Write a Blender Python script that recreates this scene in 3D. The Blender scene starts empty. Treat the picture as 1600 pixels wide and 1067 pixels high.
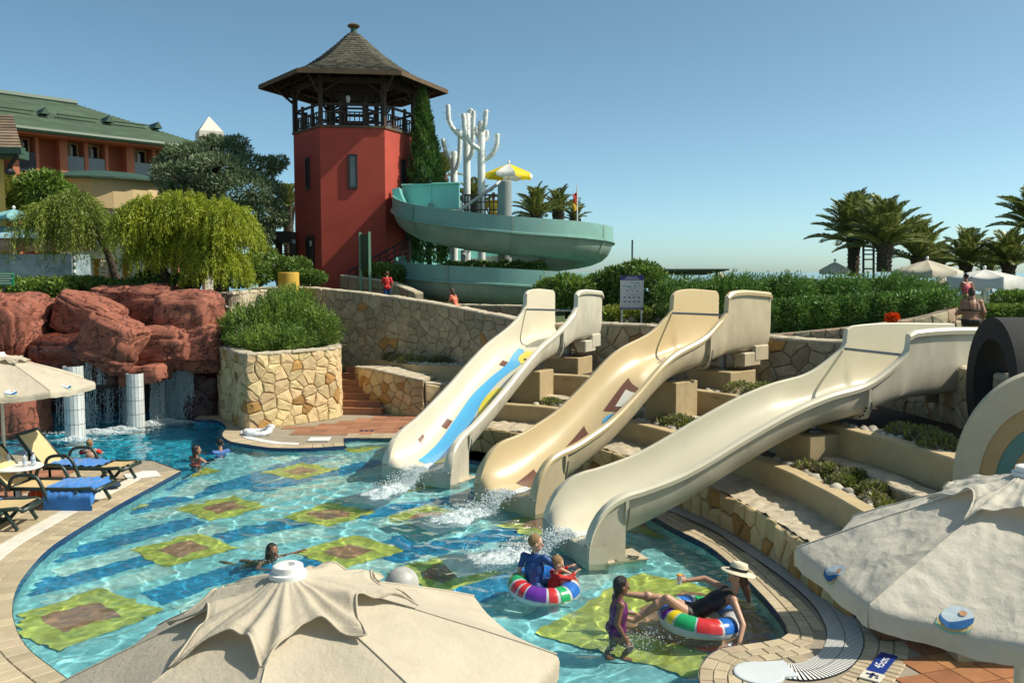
import bpy, bmesh, math, random
import numpy as np
from mathutils import Vector, Matrix, noise as mnoise
R = math.radians
rnd = random.Random(7)
nr = np.random.RandomState(11)
scene = bpy.context.scene
COL = scene.collection

# ------------------------------------------------------------------ camera, sky, sun, exposure
CAM_H, F_PX, PITCH = 4.1, 1400.0, math.atan2(108.5, 1400.0)
cam_data = bpy.data.cameras.new('camera')
cam = bpy.data.objects.new('camera', cam_data); COL.objects.link(cam)
cam_data.sensor_width = 36.0
cam_data.lens = 36.0 * F_PX / 1600.0
cam_data.clip_start = 0.1
cam_data.clip_end = 20000
cam.location = (0, 0, CAM_H)
cam.rotation_euler = (math.pi / 2 - PITCH, 0, 0)
scene.camera = cam

SUN_EL, SUN_S = R(47), -0.04
sun_h = Vector((1.0, SUN_S, 0)).normalized()
sun_dir = Vector((sun_h.x * math.cos(SUN_EL), sun_h.y * math.cos(SUN_EL), math.sin(SUN_EL)))
world = bpy.data.worlds.new('World'); scene.world = world
world.use_nodes = True
wn = world.node_tree.nodes; wl = world.node_tree.links
bg = wn['Background']
sky = wn.new('ShaderNodeTexSky'); sky.sky_type = 'NISHITA'; sky.sun_disc = False
sky.sun_elevation = SUN_EL
sky.sun_rotation = math.atan2(sun_h.x, sun_h.y)
sky.air_density = 0.45; sky.dust_density = 1.0; sky.ozone_density = 6.0; sky.altitude = 0
tint = wn.new('ShaderNodeMix'); tint.data_type = 'RGBA'; tint.blend_type = 'MULTIPLY'; tint.inputs[0].default_value = 1.0
tint.inputs[7].default_value = (0.98, 1.03, 0.73, 1)      # the photograph's white balance
wl.new(sky.outputs[0], tint.inputs[6]); wl.new(tint.outputs[2], bg.inputs[0])
bg.inputs[1].default_value = 0.15
sun_data = bpy.data.lights.new('sun', 'SUN'); sun_data.energy = 3.65; sun_data.angle = R(0.53)
sun_data.color = (1.0, 0.93, 0.80)
sun = bpy.data.objects.new('sun', sun_data); COL.objects.link(sun)
sun.location = (30, -5, 40)
sun.rotation_euler = sun_dir.to_track_quat('Z', 'Y').to_euler()
scene.view_settings.view_transform = 'Standard'
scene.view_settings.look = 'None'
scene.view_settings.exposure = 0.66
scene.view_settings.gamma = 1.0
scene.view_settings.use_curve_mapping = False
scene.cycles.max_bounces = 10
scene.cycles.transparent_max_bounces = 24
scene.cycles.sample_clamp_indirect = 6.0

# ------------------------------------------------------------------ helpers
def ray(px, py):
    x = (px - 800) / F_PX; u = (533.5 - py) / F_PX
    c, s = math.cos(PITCH), math.sin(PITCH)
    return Vector((x, c + u * s, -s + u * c))
def W(px, py, z=0.0):
    d = ray(px, py); t = (z - CAM_H) / d.z
    return Vector((d.x * t, d.y * t, z))
def D(px, py, y):
    d = ray(px, py); t = y / d.y
    return Vector((d.x * t, y, CAM_H + d.z * t))

def tag(o, label=None, cat=None, group=None, kind=None):
    if label: o['label'] = label
    if cat: o['category'] = cat
    if group: o['group'] = group
    if kind: o['kind'] = kind
    return o
BASE = {}
def empty(name, loc=(0, 0, 0), label=None, cat=None, group=None):
    o = bpy.data.objects.new(name, None); COL.objects.link(o)
    o.empty_display_size = 0.2
    o.location = loc; BASE[o.name] = Vector(loc)
    return tag(o, label, cat, group)
def link(name, me, parent=None):
    o = bpy.data.objects.new(name, me); COL.objects.link(o)
    if parent: o.parent = parent; BASE[o.name] = BASE.get(parent.name, Vector((0, 0, 0)))
    else: BASE[o.name] = Vector((0, 0, 0))
    return o
def copy_tree(o, parent=None):
    c = o.copy(); COL.objects.link(c)
    if parent: c.parent = parent
    for ch in list(o.children): copy_tree(ch, c)
    return c

class MB:
    def __init__(s): s.v = []; s.f = []; s.m = []
    def add(s, vs, fs, m=0):
        b = len(s.v); s.v.extend([tuple(v) for v in vs])
        s.f.extend([tuple(i + b for i in f) for f in fs]); s.m.extend([m] * len(fs)); return s
    def box(s, c, size, rz=0.0, m=0, tilt=None):
        x, y, z = [q / 2 for q in size]
        M = Matrix.Rotation(rz, 3, 'Z')
        if tilt is not None: M = M @ tilt
        vs = [Vector(c) + M @ Vector((sx * x, sy * y, sz * z)) for sx in (-1, 1) for sy in (-1, 1) for sz in (-1, 1)]
        return s.add(vs, [(0, 1, 3, 2), (4, 6, 7, 5), (0, 4, 5, 1), (2, 3, 7, 6), (0, 2, 6, 4), (1, 5, 7, 3)], m)
    def bevbox(s, c, size, b, rz=0.0, m=0):
        # chamfered box
        hx, hy, hz = [q / 2 for q in size]; M = Matrix.Rotation(rz, 3, 'Z'); bm = bmesh.new()
        pts = []
        for sx in (-1, 1):
            for sy in (-1, 1):
                for sz in (-1, 1):
                    pts += [(sx * (hx - b), sy * (hy - b), sz * hz), (sx * (hx - b), sy * hy, sz * (hz - b)), (sx * hx, sy * (hy - b), sz * (hz - b))]
        for p in pts: bm.verts.new(p)
        bmesh.ops.convex_hull(bm, input=bm.verts[:])
        bm.verts.index_update()
        s.add([Vector(c) + M @ v.co for v in bm.verts], [[v.index for v in f.verts] for f in bm.faces], m); bm.free(); return s
    def ring_loft(s, rings, closed=True, cap=True, m=0):
        n = len(rings[0]); vs = [p for r in rings for p in r]; fs = []
        for i in range(len(rings) - 1):
            for j in range(n if closed else n - 1):
                k = (j + 1) % n
                fs.append((i * n + j, i * n + k, (i + 1) * n + k, (i + 1) * n + j))
        if cap:
            fs.append(tuple(range(n - 1, -1, -1))); e = (len(rings) - 1) * n
            fs.append(tuple(e + j for j in range(n)))
        return s.add(vs, fs, m)
    def tube(s, pts, r, n=8, m=0, cap=True):
        pts = [Vector(p) for p in pts]
        rs = r if isinstance(r, (list, tuple)) else [r] * len(pts)
        rings = []; up = None
        for i, p in enumerate(pts):
            t = (pts[min(i + 1, len(pts) - 1)] - pts[max(i - 1, 0)])
            if t.length < 1e-9: t = Vector((0, 0, 1))
            t.normalize()
            if up is None:
                up = Vector((0, 0, 1)) if abs(t.z) < 0.9 else Vector((1, 0, 0))
            a = t.cross(up)
            if a.length < 1e-6: a = t.cross(Vector((0, 1, 0)))
            a.normalize(); b = a.cross(t).normalized(); up = b
            rings.append([p + a * (rs[i] * math.cos(q)) + b * (rs[i] * math.sin(q)) for q in [2 * math.pi * k / n for k in range(n)]])
        return s.ring_loft(rings, True, cap, m)
    def lathe(s, c, prof, n=16, m=0, cap=True, ax=None):
        c = Vector(c); rings = []
        for r, z in prof:
            ring = [Vector((r * math.cos(2 * math.pi * k / n), r * math.sin(2 * math.pi * k / n), z)) for k in range(n)]
            if ax is not None: ring = [ax @ p for p in ring]
            rings.append([c + p for p in ring])
        return s.ring_loft(rings, True, cap, m)
    def ell(s, c, rad, n=12, k=8, M=None, m=0):
        c = Vector(c); rings = []
        vs = []; fs = []
        for i in range(1, k):
            th = math.pi * i / k
            for j in range(n):
                ph = 2 * math.pi * j / n
                vs.append(Vector((rad[0] * math.sin(th) * math.cos(ph), rad[1] * math.sin(th) * math.sin(ph), rad[2] * math.cos(th))))
        top = len(vs); vs.append(Vector((0, 0, rad[2]))); bot = len(vs); vs.append(Vector((0, 0, -rad[2])))
        for i in range(k - 2):
            for j in range(n):
                q = (j + 1) % n
                fs.append((i * n + j, (i + 1) * n + j, (i + 1) * n + q, i * n + q))
        for j in range(n):
            q = (j + 1) % n
            fs.append((top, j, q)); fs.append((bot, (k - 2) * n + q, (k - 2) * n + j))
        if M is not None: vs = [M @ v for v in vs]
        return s.add([c + v for v in vs], fs, m)
    def prism(s, poly, z0, z1, m=0):
        n = len(poly)
        vs = [(p[0], p[1], z0) for p in poly] + [(p[0], p[1], z1) for p in poly]
        fs = [tuple(range(n - 1, -1, -1)), tuple(range(n, 2 * n))] + [(i, (i + 1) % n, n + (i + 1) % n, n + i) for i in range(n)]
        return s.add(vs, fs, m)
    def grid(s, fn, nu, nv, m=0, mf=None):
        vs = [fn(i / nu, j / nv) for j in range(nv + 1) for i in range(nu + 1)]
        b = len(s.v); s.v.extend([tuple(v) for v in vs]); w = nu + 1
        for j in range(nv):
            for i in range(nu):
                s.f.append((b + j * w + i, b + j * w + i + 1, b + (j + 1) * w + i + 1, b + (j + 1) * w + i))
                s.m.append(mf(i, j) if mf else m)
        return s
    def mesh(s, name, mats, smooth=False, off=None):
        me = bpy.data.meshes.new(name)
        v = s.v
        if off is not None and (off[0] or off[1] or off[2]): v = [(p[0] - off[0], p[1] - off[1], p[2] - off[2]) for p in v]
        me.from_pydata(v, [], s.f)
        for mt in (mats if isinstance(mats, (list, tuple)) else [mats]): me.materials.append(mt)
        if any(s.m): me.polygons.foreach_set('material_index', s.m)
        if smooth: me.polygons.foreach_set('use_smooth', [True] * len(s.f))
        me.update(); return me
    def build(s, name, mats, parent=None, smooth=False, ang=None):
        off = BASE.get(parent.name) if parent else None
        me = s.mesh(name, mats, smooth or ang is not None, off)
        if ang is not None: auto_smooth(me, ang)
        return link(name, me, parent)
def auto_smooth(me, ang):
    try: me.set_sharp_from_angle(angle=R(ang))
    except Exception: pass
def np_mesh(name, V, Fq, mats, smooth=False, parent=None):
    """V (n,3), Fq (m,k) arrays -> object; fast"""
    V = np.asarray(V, np.float32).copy(); Fq = np.asarray(Fq, np.int32)
    if parent: V -= np.array(BASE[parent.name], np.float32)
    me = bpy.data.meshes.new(name); n, k = Fq.shape
    me.vertices.add(len(V)); me.vertices.foreach_set('co', V.ravel())
    me.loops.add(n * k); me.loops.foreach_set('vertex_index', Fq.ravel())
    me.polygons.add(n); me.polygons.foreach_set('loop_start', np.arange(0, n * k, k, dtype=np.int32))
    me.polygons.foreach_set('loop_total', np.full(n, k, np.int32))
    if smooth: me.polygons.foreach_set('use_smooth', np.ones(n, bool))
    for mt in (mats if isinstance(mats, (list, tuple)) else [mats]): me.materials.append(mt)
    me.update(calc_edges=True); me.validate()
    return link(name, me, parent)
def spline(pts, n):
    """Catmull-Rom through pts (any dimension), n samples by arc length"""
    P = np.array([list(p) for p in pts], float)
    A = np.vstack([2 * P[0] - P[1], P, 2 * P[-1] - P[-2]]); out = []
    for i in range(1, len(A) - 2):
        for t in np.linspace(0, 1, 24, endpoint=False):
            p0, p1, p2, p3 = A[i - 1], A[i], A[i + 1], A[i + 2]
            out.append(0.5 * ((2 * p1) + (p2 - p0) * t + (2 * p0 - 5 * p1 + 4 * p2 - p3) * t * t + (3 * p1 - p0 - 3 * p2 + p3) * t ** 3))
    out.append(P[-1]); out = np.array(out)
    return resample(out, n)
def resample(P, n):
    P = np.array(P, float)
    s = np.concatenate([[0], np.cumsum(np.linalg.norm(np.diff(P, axis=0), axis=1))])
    q = np.linspace(0, s[-1], n)
    return np.stack([np.interp(q, s, P[:, k]) for k in range(P.shape[1])], 1)
def lerp(a, b, t): return a + (b - a) * t
def interp(x, xs, ys): return float(np.interp(x, xs, ys))
def smoothcurve(xs, ys):
    """monotone-ish smooth interpolation (catmull-rom in x)"""
    xs = list(xs); ys = list(ys)
    d = []
    for i in range(len(xs)):
        a = max(i - 1, 0); b = min(i + 1, len(xs) - 1)
        d.append((ys[b] - ys[a]) / (xs[b] - xs[a]))
    def f(x):
        if x <= xs[0]: return ys[0]
        if x >= xs[-1]: return ys[-1]
        i = max(k for k in range(len(xs)) if xs[k] <= x); i = min(i, len(xs) - 2)
        h = xs[i + 1] - xs[i]; t = (x - xs[i]) / h
        return ((2 * t ** 3 - 3 * t * t + 1) * ys[i] + (t ** 3 - 2 * t * t + t) * h * d[i] + (-2 * t ** 3 + 3 * t * t) * ys[i + 1] + (t ** 3 - t * t) * h * d[i + 1])
    return f

# ------------------------------------------------------------------ materials
def mat(name, col, rough=0.6, var=0.0, scale=4.0, bump=0.0, bscale=30.0, spec=0.5, metal=0.0, col2=None, objvar=0.0, island=0.0,
        trans=0.0, sss=0.0, coat=0.0, stretch=None, hue=0.0, dirt=None, alpha=1.0, detail=5.0, sheen=0.0):
    m = bpy.data.materials.new(name); m.use_nodes = True
    nt = m.node_tree; N = nt.nodes; L = nt.links; b = N['Principled BSDF']
    b.inputs['Base Color'].default_value = (*col, 1); b.inputs['Roughness'].default_value = rough
    b.inputs['Specular IOR Level'].default_value = spec; b.inputs['Metallic'].default_value = metal
    if coat: b.inputs['Coat Weight'].default_value = coat; b.inputs['Coat Roughness'].default_value = 0.15
    if sheen: b.inputs['Sheen Weight'].default_value = sheen
    if sss:
        b.inputs['Subsurface Weight'].default_value = sss; b.inputs['Subsurface Radius'].default_value = (0.012, 0.005, 0.003); b.inputs['Subsurface Scale'].default_value = 1.0
    tc = N.new('ShaderNodeTexCoord'); src = tc.outputs['Object']
    if stretch:
        mp = N.new('ShaderNodeMapping'); mp.inputs['Scale'].default_value = stretch; L.new(src, mp.inputs[0]); src = mp.outputs[0]
    cur = None
    def rgb(c):
        n = N.new('ShaderNodeRGB'); n.outputs[0].default_value = (*c, 1); return n.outputs[0]
    def mix(fac, a, c, mode='MIX'):
        n = N.new('ShaderNodeMix'); n.data_type = 'RGBA'; n.blend_type = mode
        if isinstance(fac, float): n.inputs[0].default_value = fac
        else: L.new(fac, n.inputs[0])
        L.new(a, n.inputs[6]); L.new(c, n.inputs[7]); return n.outputs[2]
    def ramp(v, lo, hi):
        n = N.new('ShaderNodeMapRange'); n.inputs[1].default_value = lo; n.inputs[2].default_value = hi; L.new(v, n.inputs[0]); return n.outputs[0]
    def scalev(v, lo, hi):
        n = N.new('ShaderNodeMapRange'); n.inputs[3].default_value = lo; n.inputs[4].default_value = hi; L.new(v, n.inputs[0]); return n.outputs[0]
    cur = rgb(col)
    if var or col2:
        t = N.new('ShaderNodeTexNoise'); t.inputs['Scale'].default_value = scale; t.inputs['Detail'].default_value = detail; t.inputs['Roughness'].default_value = 0.6
        L.new(src, t.inputs[0])
        f = ramp(t.outputs[0], 0.3, 0.7)
        c2 = col2 if col2 else tuple(max(0, c * (1 - var)) for c in col)
        cur = mix(f, cur, rgb(c2))
    if dirt:
        t2 = N.new('ShaderNodeTexNoise'); t2.inputs['Scale'].default_value = dirt[1]; t2.inputs['Detail'].default_value = 8; t2.inputs['Roughness'].default_value = 0.7
        L.new(src, t2.inputs[0]); f2 = ramp(t2.outputs[0], 0.52, 0.75)
        ml = N.new('ShaderNodeMath'); ml.operation = 'MULTIPLY'; ml.inputs[1].default_value = dirt[2]; L.new(f2, ml.inputs[0])
        cur = mix(ml.outputs[0], cur, rgb(dirt[0]))
    if objvar or island or hue:
        if objvar:
            oi = N.new('ShaderNodeObjectInfo'); rv = oi.outputs['Random']; amt = objvar
        else:
            g = N.new('ShaderNodeNewGeometry'); rv = g.outputs['Random Per Island']; amt = island
        hs = N.new('ShaderNodeHueSaturation'); L.new(cur, hs.inputs['Color'])
        L.new(scalev(rv, 1 - amt, 1 + amt), hs.inputs['Value'])
        if hue:
            wn_ = N.new('ShaderNodeTexWhiteNoise'); wn_.noise_dimensions = '1D'; L.new(rv, wn_.inputs['W'])
            L.new(scalev(wn_.outputs[0], 0.5 - hue, 0.5 + hue), hs.inputs['Hue'])
        cur = hs.outputs[0]
    L.new(cur, b.inputs['Base Color'])
    if bump:
        t = N.new('ShaderNodeTexNoise'); t.inputs['Scale'].default_value = bscale; t.inputs['Detail'].default_value = 8; t.inputs['Roughness'].default_value = 0.65
        L.new(src, t.inputs[0])
        bp = N.new('ShaderNodeBump'); bp.inputs['Strength'].default_value = bump; bp.inputs['Distance'].default_value = 0.02
        L.new(t.outputs[0], bp.inputs['Height']); L.new(bp.outputs[0], b.inputs['Normal'])
    if trans:   # thin leaf: some light comes through
        tr = N.new('ShaderNodeBsdfTranslucent'); L.new(cur, tr.inputs[0])
        ms = N.new('ShaderNodeMixShader'); ms.inputs[0].default_value = trans
        L.new(b.outputs[0], ms.inputs[1]); L.new(tr.outputs[0], ms.inputs[2]); L.new(ms.outputs[0], N['Material Output'].inputs[0])
    return m
# ------------------------------------------------------------------ shared materials
M_cream = mat('cream_render', (0.52, 0.40, 0.22), 0.85, var=0.18, scale=3, bump=0.25, bscale=60, dirt=((0.30, 0.24, 0.16), 2.2, 0.45))
M_mortar = mat('mortar', (0.27, 0.22, 0.155), 0.95, var=0.3, scale=8, bump=0.4, bscale=50)
M_stone_warm = mat('warm_limestone', (0.62, 0.49, 0.27), 0.9, var=0.3, scale=5, bump=0.5, bscale=26, objvar=0.24, hue=0.012, col2=(0.52, 0.38, 0.19))
M_stone_orange = mat('orange_limestone', (0.45, 0.25, 0.08), 0.9, var=0.3, scale=6, bump=0.5, bscale=26, objvar=0.25)
M_stone_grey = mat('grey_limestone', (0.46, 0.385, 0.25), 0.92, var=0.3, scale=5, bump=0.5, bscale=26, objvar=0.22, hue=0.012, dirt=((0.2, 0.165, 0.12), 5, 0.5))
M_stone_pink = mat('pinkish_stone', (0.44, 0.30, 0.20), 0.92, var=0.3, scale=6, bump=0.45, bscale=26, objvar=0.2)
M_ledge = mat('rough_limestone', (0.58, 0.50, 0.36), 0.95, var=0.35, scale=6, bump=0.9, bscale=14, dirt=((0.30, 0.22, 0.12), 2.5, 0.6))
M_soil = mat('dark_soil', (0.075, 0.052, 0.036), 1.0, var=0.5, scale=9, bump=0.8, bscale=18)
M_ground = mat('dry_ground', (0.20, 0.17, 0.11), 1.0, var=0.3, scale=0.5)
M_grass_far = mat('terrace_lawn', (0.07, 0.10, 0.03), 1.0, var=0.4, scale=0.8)
M_tile_beige = mat('beige_coping_tile', (0.50, 0.405, 0.265), 0.55, var=0.2, scale=4, bump=0.12, bscale=40, objvar=0.14, hue=0.008, dirt=((0.30, 0.24, 0.16), 3, 0.4))
M_tile_pale = mat('pale_drain_tile', (0.70, 0.66, 0.56), 0.6, var=0.15, scale=5, bump=0.1, objvar=0.07)
M_grout = mat('grout', (0.33, 0.28, 0.205), 0.95, var=0.25, scale=6)
M_terracotta = mat('terracotta_tile', (0.40, 0.175, 0.075), 0.5, var=0.3, scale=4, bump=0.1, bscale=25, objvar=0.2, hue=0.01)
M_brick = mat('red_paving_tile', (0.36, 0.165, 0.09), 0.7, var=0.25, scale=4, bump=0.15, objvar=0.2)
M_white_plastic = mat('white_plastic', (0.78, 0.77, 0.73), 0.4, var=0.06, scale=5)
M_navy = mat('navy_tile', (0.018, 0.045, 0.12), 0.25, var=0.3, scale=25)
M_dark = mat('dark_metal', (0.02, 0.02, 0.022), 0.45)

# ------------------------------------------------------------------ ground, sea, upper terrace
tag(MB().add([(-300, -40, -1.6), (300, -40, -1.6), (300, 118, -1.6), (-300, 118, -1.6)], [(0, 1, 2, 3)]).build('ground', M_ground), kind='structure')
M_sea = mat('sea_water', (0.035, 0.16, 0.26), 0.12, var=0.3, scale=0.05, bump=0.6, bscale=0.8)
tag(MB().add([(-6000, 118, -1.7), (6000, 118, -1.7), (6000, 9000, -1.7), (-6000, 9000, -1.7)], [(0, 1, 2, 3)]).build('sea', M_sea), kind='structure')

# ------------------------------------------------------------------ pool outline (in metres, from the measured edge)
Z_DECK = 0.08
def wl_(lst, z=Z_DECK): return [W(px, py, z) for px, py in lst]
TIP = W(283, 735, Z_DECK)
left_edge = [TIP] + wl_([(237, 760), (187, 787), (125, 824), (78, 855), (47, 887), (28, 915), (20, 943), (23, 973), (45, 1012), (112, 1064)])
left_edge = [Vector((p[0], p[1], Z_DECK)) for p in spline([(p.x, p.y) for p in left_edge], 60)] + [Vector((-3.4, 7.9, Z_DECK)), Vector((-1.5, 7.0, Z_DECK)), Vector((0.6, 6.8, Z_DECK)), Vector((1.6, 7.4, Z_DECK))]
right_far = wl_([(362, 690), (380, 693), (422, 699), (480, 699.5), (539, 696)])
right_notch = wl_([(537, 685), (609, 681), (655, 690)])
right_near = wl_([(707, 715), (752, 721)]) + [Vector((1.55, 16.6, Z_DECK))] + wl_([(1050, 823), (1111, 855), (1168, 906), (1211, 952), (1231, 983)])
penin = wl_([(1231, 994), (1183, 1003), (1125, 1012), (1100, 1030), (1091, 1053), (1096, 1080)])
right_near_s = [Vector((p[0], p[1], Z_DECK)) for p in spline([(p.x, p.y) for p in right_near], 70)]
penin_s = [Vector((p[0], p[1], Z_DECK)) for p in spline([(p.x, p.y) for p in penin], 40)]
right_far_s = [Vector((p[0], p[1], Z_DECK)) for p in spline([(p.x, p.y) for p in right_far], 24)]
right_all = right_far_s + right_notch + right_near_s + penin_s          # from the cave inlet towards the camera
deep_right = wl_([(302, 655), (330, 655), (345, 659), (353, 667), (347, 677), (350, 684), (362, 690)])
deep_right_s = [Vector((p[0], p[1], Z_DECK)) for p in spline([(p.x, p.y) for p in deep_right], 30)]
deep_left = wl_([(-120, 700), (60, 712), (160, 717), (239, 719)])
CAVE_Y = 27.2
deep_outline = [TIP] + deep_left[::-1] + [Vector((-15.5, CAVE_Y, Z_DECK)), Vector((-8.6, CAVE_Y, Z_DECK))] + deep_right_s
main_outline = left_edge + penin_s[::-1] + right_near_s[::-1] + right_notch[::-1] + right_far_s[::-1]
ZF, ZFD = -0.50, -0.90

def fill_poly(pts, z, m=0, mb=None, flip=False):
    mb = mb or MB(); pts = [(p[0], p[1], z) for p in pts]
    a = sum(pts[i][0] * pts[(i + 1) % len(pts)][1] - pts[(i + 1) % len(pts)][0] * pts[i][1] for i in range(len(pts)))
    if (a < 0) != flip: pts = pts[::-1]
    from mathutils.geometry import tessellate_polygon
    tris = tessellate_polygon([[Vector(p) for p in pts]])
    fs = []
    for t in tris:
        A, B, C = [Vector(pts[i]) for i in t]
        if (B - A).cross(C - A).z < 0: t = (t[0], t[2], t[1])
        fs.append(t)
    return mb.add(pts, fs, m)
# mosaic water-pool materials: small tiles show as a fine grid of joints plus tile to tile variation
def mosaic(name, col, var=0.25, size=0.06):
    m = bpy.data.materials.new(name); m.use_nodes = True; nt = m.node_tree; N = nt.nodes; L = nt.links; b = N['Principled BSDF']
    tc = N.new('ShaderNodeTexCoord')
    br = N.new('ShaderNodeTexBrick'); br.offset = 0.0; br.inputs['Scale'].default_value = 1.0
    br.inputs['Brick Width'].default_value = size; br.inputs['Row Height'].default_value = size; br.inputs['Mortar Size'].default_value = size * 0.05
    br.inputs['Color1'].default_value = (*col, 1); br.inputs['Color2'].default_value = (*[c * (1 - var) for c in col], 1)
    br.inputs['Mortar'].default_value = (*[min(0.6, c * 0.6 + 0.12) for c in col], 1)
    L.new(tc.outputs['Object'], br.inputs['Vector'])
    no = N.new('ShaderNodeTexNoise'); no.inputs['Scale'].default_value = 1.3; L.new(tc.outputs['Object'], no.inputs[0])
    mr = N.new('ShaderNodeMapRange'); mr.inputs[1].default_value = 0.3; mr.inputs[2].default_value = 0.7; mr.inputs[3].default_value = 0.82; mr.inputs[4].default_value = 1.15; L.new(no.outputs[0], mr.inputs[0])
    mx = N.new('ShaderNodeMix'); mx.data_type = 'RGBA'; mx.blend_type = 'MULTIPLY'; mx.inputs[0].default_value = 1.0
    L.new(br.outputs[0], mx.inputs[6]); L.new(mr.outputs[0], mx.inputs[7]); L.new(mx.outputs[2], b.inputs['Base Color'])
    b.inputs['Roughness'].default_value = 0.35; return m
M_mo_aqua = mosaic('aqua_mosaic', (0.29, 0.66, 0.70))
M_mo_pale = mosaic('pale_mosaic', (0.50, 0.74, 0.70))
M_mo_blue = mosaic('blue_mosaic', (0.008, 0.25, 0.47))
M_mo_deep = mosaic('deep_blue_mosaic', (0.02, 0.46, 0.64))
M_mo_green = mosaic('yellow_green_mosaic', (0.54, 0.56, 0.10))
M_mo_brown = mosaic('brown_mosaic', (0.42, 0.21, 0.12))
CAUST = []
pf = fill_poly(main_outline, ZF).build('pool_floor', M_mo_aqua); tag(pf, kind='structure'); CAUST.append(pf)
df = fill_poly(deep_outline, ZFD).build('deep_pool_floor', M_mo_deep); tag(df, kind='structure'); CAUST.append(df)
def wall_strip(mb, pts, z0, z1, m=0, zsplit=None):
    n = len(pts); vs = [(p[0], p[1], z1) for p in pts] + [(p[0], p[1], z0) for p in pts]
    return mb.add(vs, [(i, n + i, n + i + 1, i + 1) for i in range(n - 1)], m)
pw = MB()
wall_strip(pw, left_edge + penin_s[::-1] + right_near_s[::-1] + right_notch[::-1] + right_far_s[::-1], ZF, -0.06, 0)
wall_strip(pw, left_edge + penin_s[::-1] + right_near_s[::-1] + right_notch[::-1] + right_far_s[::-1], -0.06, Z_DECK, 1)
wall_strip(pw, [right_far_s[0], TIP], ZFD, ZF, 2)
wall_strip(pw, deep_outline, ZFD, -0.06, 2); wall_strip(pw, deep_outline, -0.06, Z_DECK, 1)
pwo = pw.build('pool_wall', [M_mo_aqua, M_navy, M_mo_deep]); tag(pwo, kind='structure'); CAUST.append(pwo)

# mosaic figures let into the pool floor (sheets 4 mm above one another)
sdir = Vector((0.6, 0.8, 0)); sperp = Vector((0.8, -0.6, 0))
def floor_pt(px, py): return W(px, py, -0.43)
def inside_main(p):
    c = False; n = len(main_outline); j = n - 1
    for i in range(n):
        a, b = main_outline[i], main_outline[j]
        if (a.y > p[1]) != (b.y > p[1]) and p[0] < (b.x - a.x) * (p[1] - a.y) / (b.y - a.y) + a.x: c = not c
        j = i
    return c
def clip_quad(c, hu, hv, z, ang=0.0, nu=14, nv=14):
    """part of a turned rectangle that lies within the pool, as small quads"""
    a = math.atan2(sdir.y, sdir.x) + ang; u = Vector((math.cos(a), math.sin(a), 0)); v = Vector((math.sin(a), -math.cos(a), 0)); mb = MB()
    for i in range(nu):
        for j in range(nv):
            q = [Vector((c.x, c.y, z)) + u * (hu * (2 * (i + di) / nu - 1)) + v * (hv * (2 * (j + dj) / nv - 1)) for di, dj in ((0, 0), (0, 1), (1, 1), (1, 0))]
            if all(inside_main(p) for p in q): mb.add(q, [(0, 1, 2, 3)])
    return mb
squares = [(350, 818, .80), (515, 828, .78), (672, 832, .76), (288, 885, .80), (545, 888, .8), (695, 922, .8), (168, 818, .72), (290, 760, .72), (470, 758, .78), (560, 717, .8),
           (338, 713, .75), (650, 777, .75), (850, 845, .8), (1015, 842, .85), (128, 995, .95), (1068, 1003, 1.75), (735, 718, .7)]
ZK = [0]
def zk():
    ZK[0] += 1; return 0.0009 * ZK[0]
def pool_square(px, py, h, dx=0, dy=0):
    h = h * .74
    c = floor_pt(px, py) + Vector((dx, dy, 0))
    g = clip_quad(c, h, h, ZF + 0.016 + zk(), rnd.uniform(-.12, .12))
    if not g.f: return
    o = g.build('mosaic_square', M_mo_green, pf); CAUST.append(o)
    g2 = clip_quad(c, h * .5, h * .5, ZF + 0.018 + zk(), rnd.uniform(-.12, .12))
    if g2.f:
        o2 = g2.build('mosaic_centre', M_mo_brown, o); CAUST.append(o2)
for s in squares: pool_square(*s)
ZK[0] = 0
g_ = clip_quad(floor_pt(1120, 1003), .8, .75, ZF + .055, .1, 18, 18); o_ = g_.build('mosaic_centre', M_mo_brown, pf); CAUST.append(o_)
def stripe(p0, p1, w, off, m, z):
    a = floor_pt(*p0); b = floor_pt(*p1); d = (b - a); L_ = d.length; d.normalize(); n = Vector((d.y, -d.x, 0)); c = (a + b) / 2 + n * off
    g = clip_quad(c, L_ / 2, w / 2, z, math.atan2(d.y, d.x) - math.atan2(sdir.y, sdir.x), max(10, int(L_ / .12)), 5)
    if g.f:
        o = g.build('mosaic_stripe', m, pf); CAUST.append(o)
for p0, p1 in [((35, 955), (228, 900)), ((50, 909), (310, 838)), ((190, 825), (430, 765)), ((225, 800), (275, 772)), ((345, 868), (470, 838)), ((350, 785), (520, 728)), ((235, 965), (420, 905)),
               ((390, 790), (600, 742)), ((560, 830), (760, 795)), ((420, 925), (640, 870)), ((600, 900), (830, 850)), ((400, 735), (545, 700)), ((740, 905), (840, 880)), ((730, 960), (900, 900))]:
    stripe(p0, p1, 0.60, 0, M_mo_blue, ZF + 0.004 + zk() * .5)
    stripe(p0, p1, 0.46, 0.70, M_mo_pale, ZF + 0.004 + zk() * .5)
# shallow entry steps in the notch
for k in range(2):
    a, b = right_notch[0], right_notch[1]
    d = (b - a); d.z = 0
    n = Vector((d.y, -d.x, 0)).normalized()
    st = MB(); c = (a + b) / 2 + n * (0.2 + 0.34 * k); st.box((c.x, c.y, ZF / 2 - 0.14 * k - 0.10), (d.length, 0.36, abs(ZF) - 0.28 * k - .2), math.atan2(d.y, d.x))
    o = st.build('pool_step', M_mo_pale); tag(o, kind='structure'); CAUST.append(o)

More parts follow.
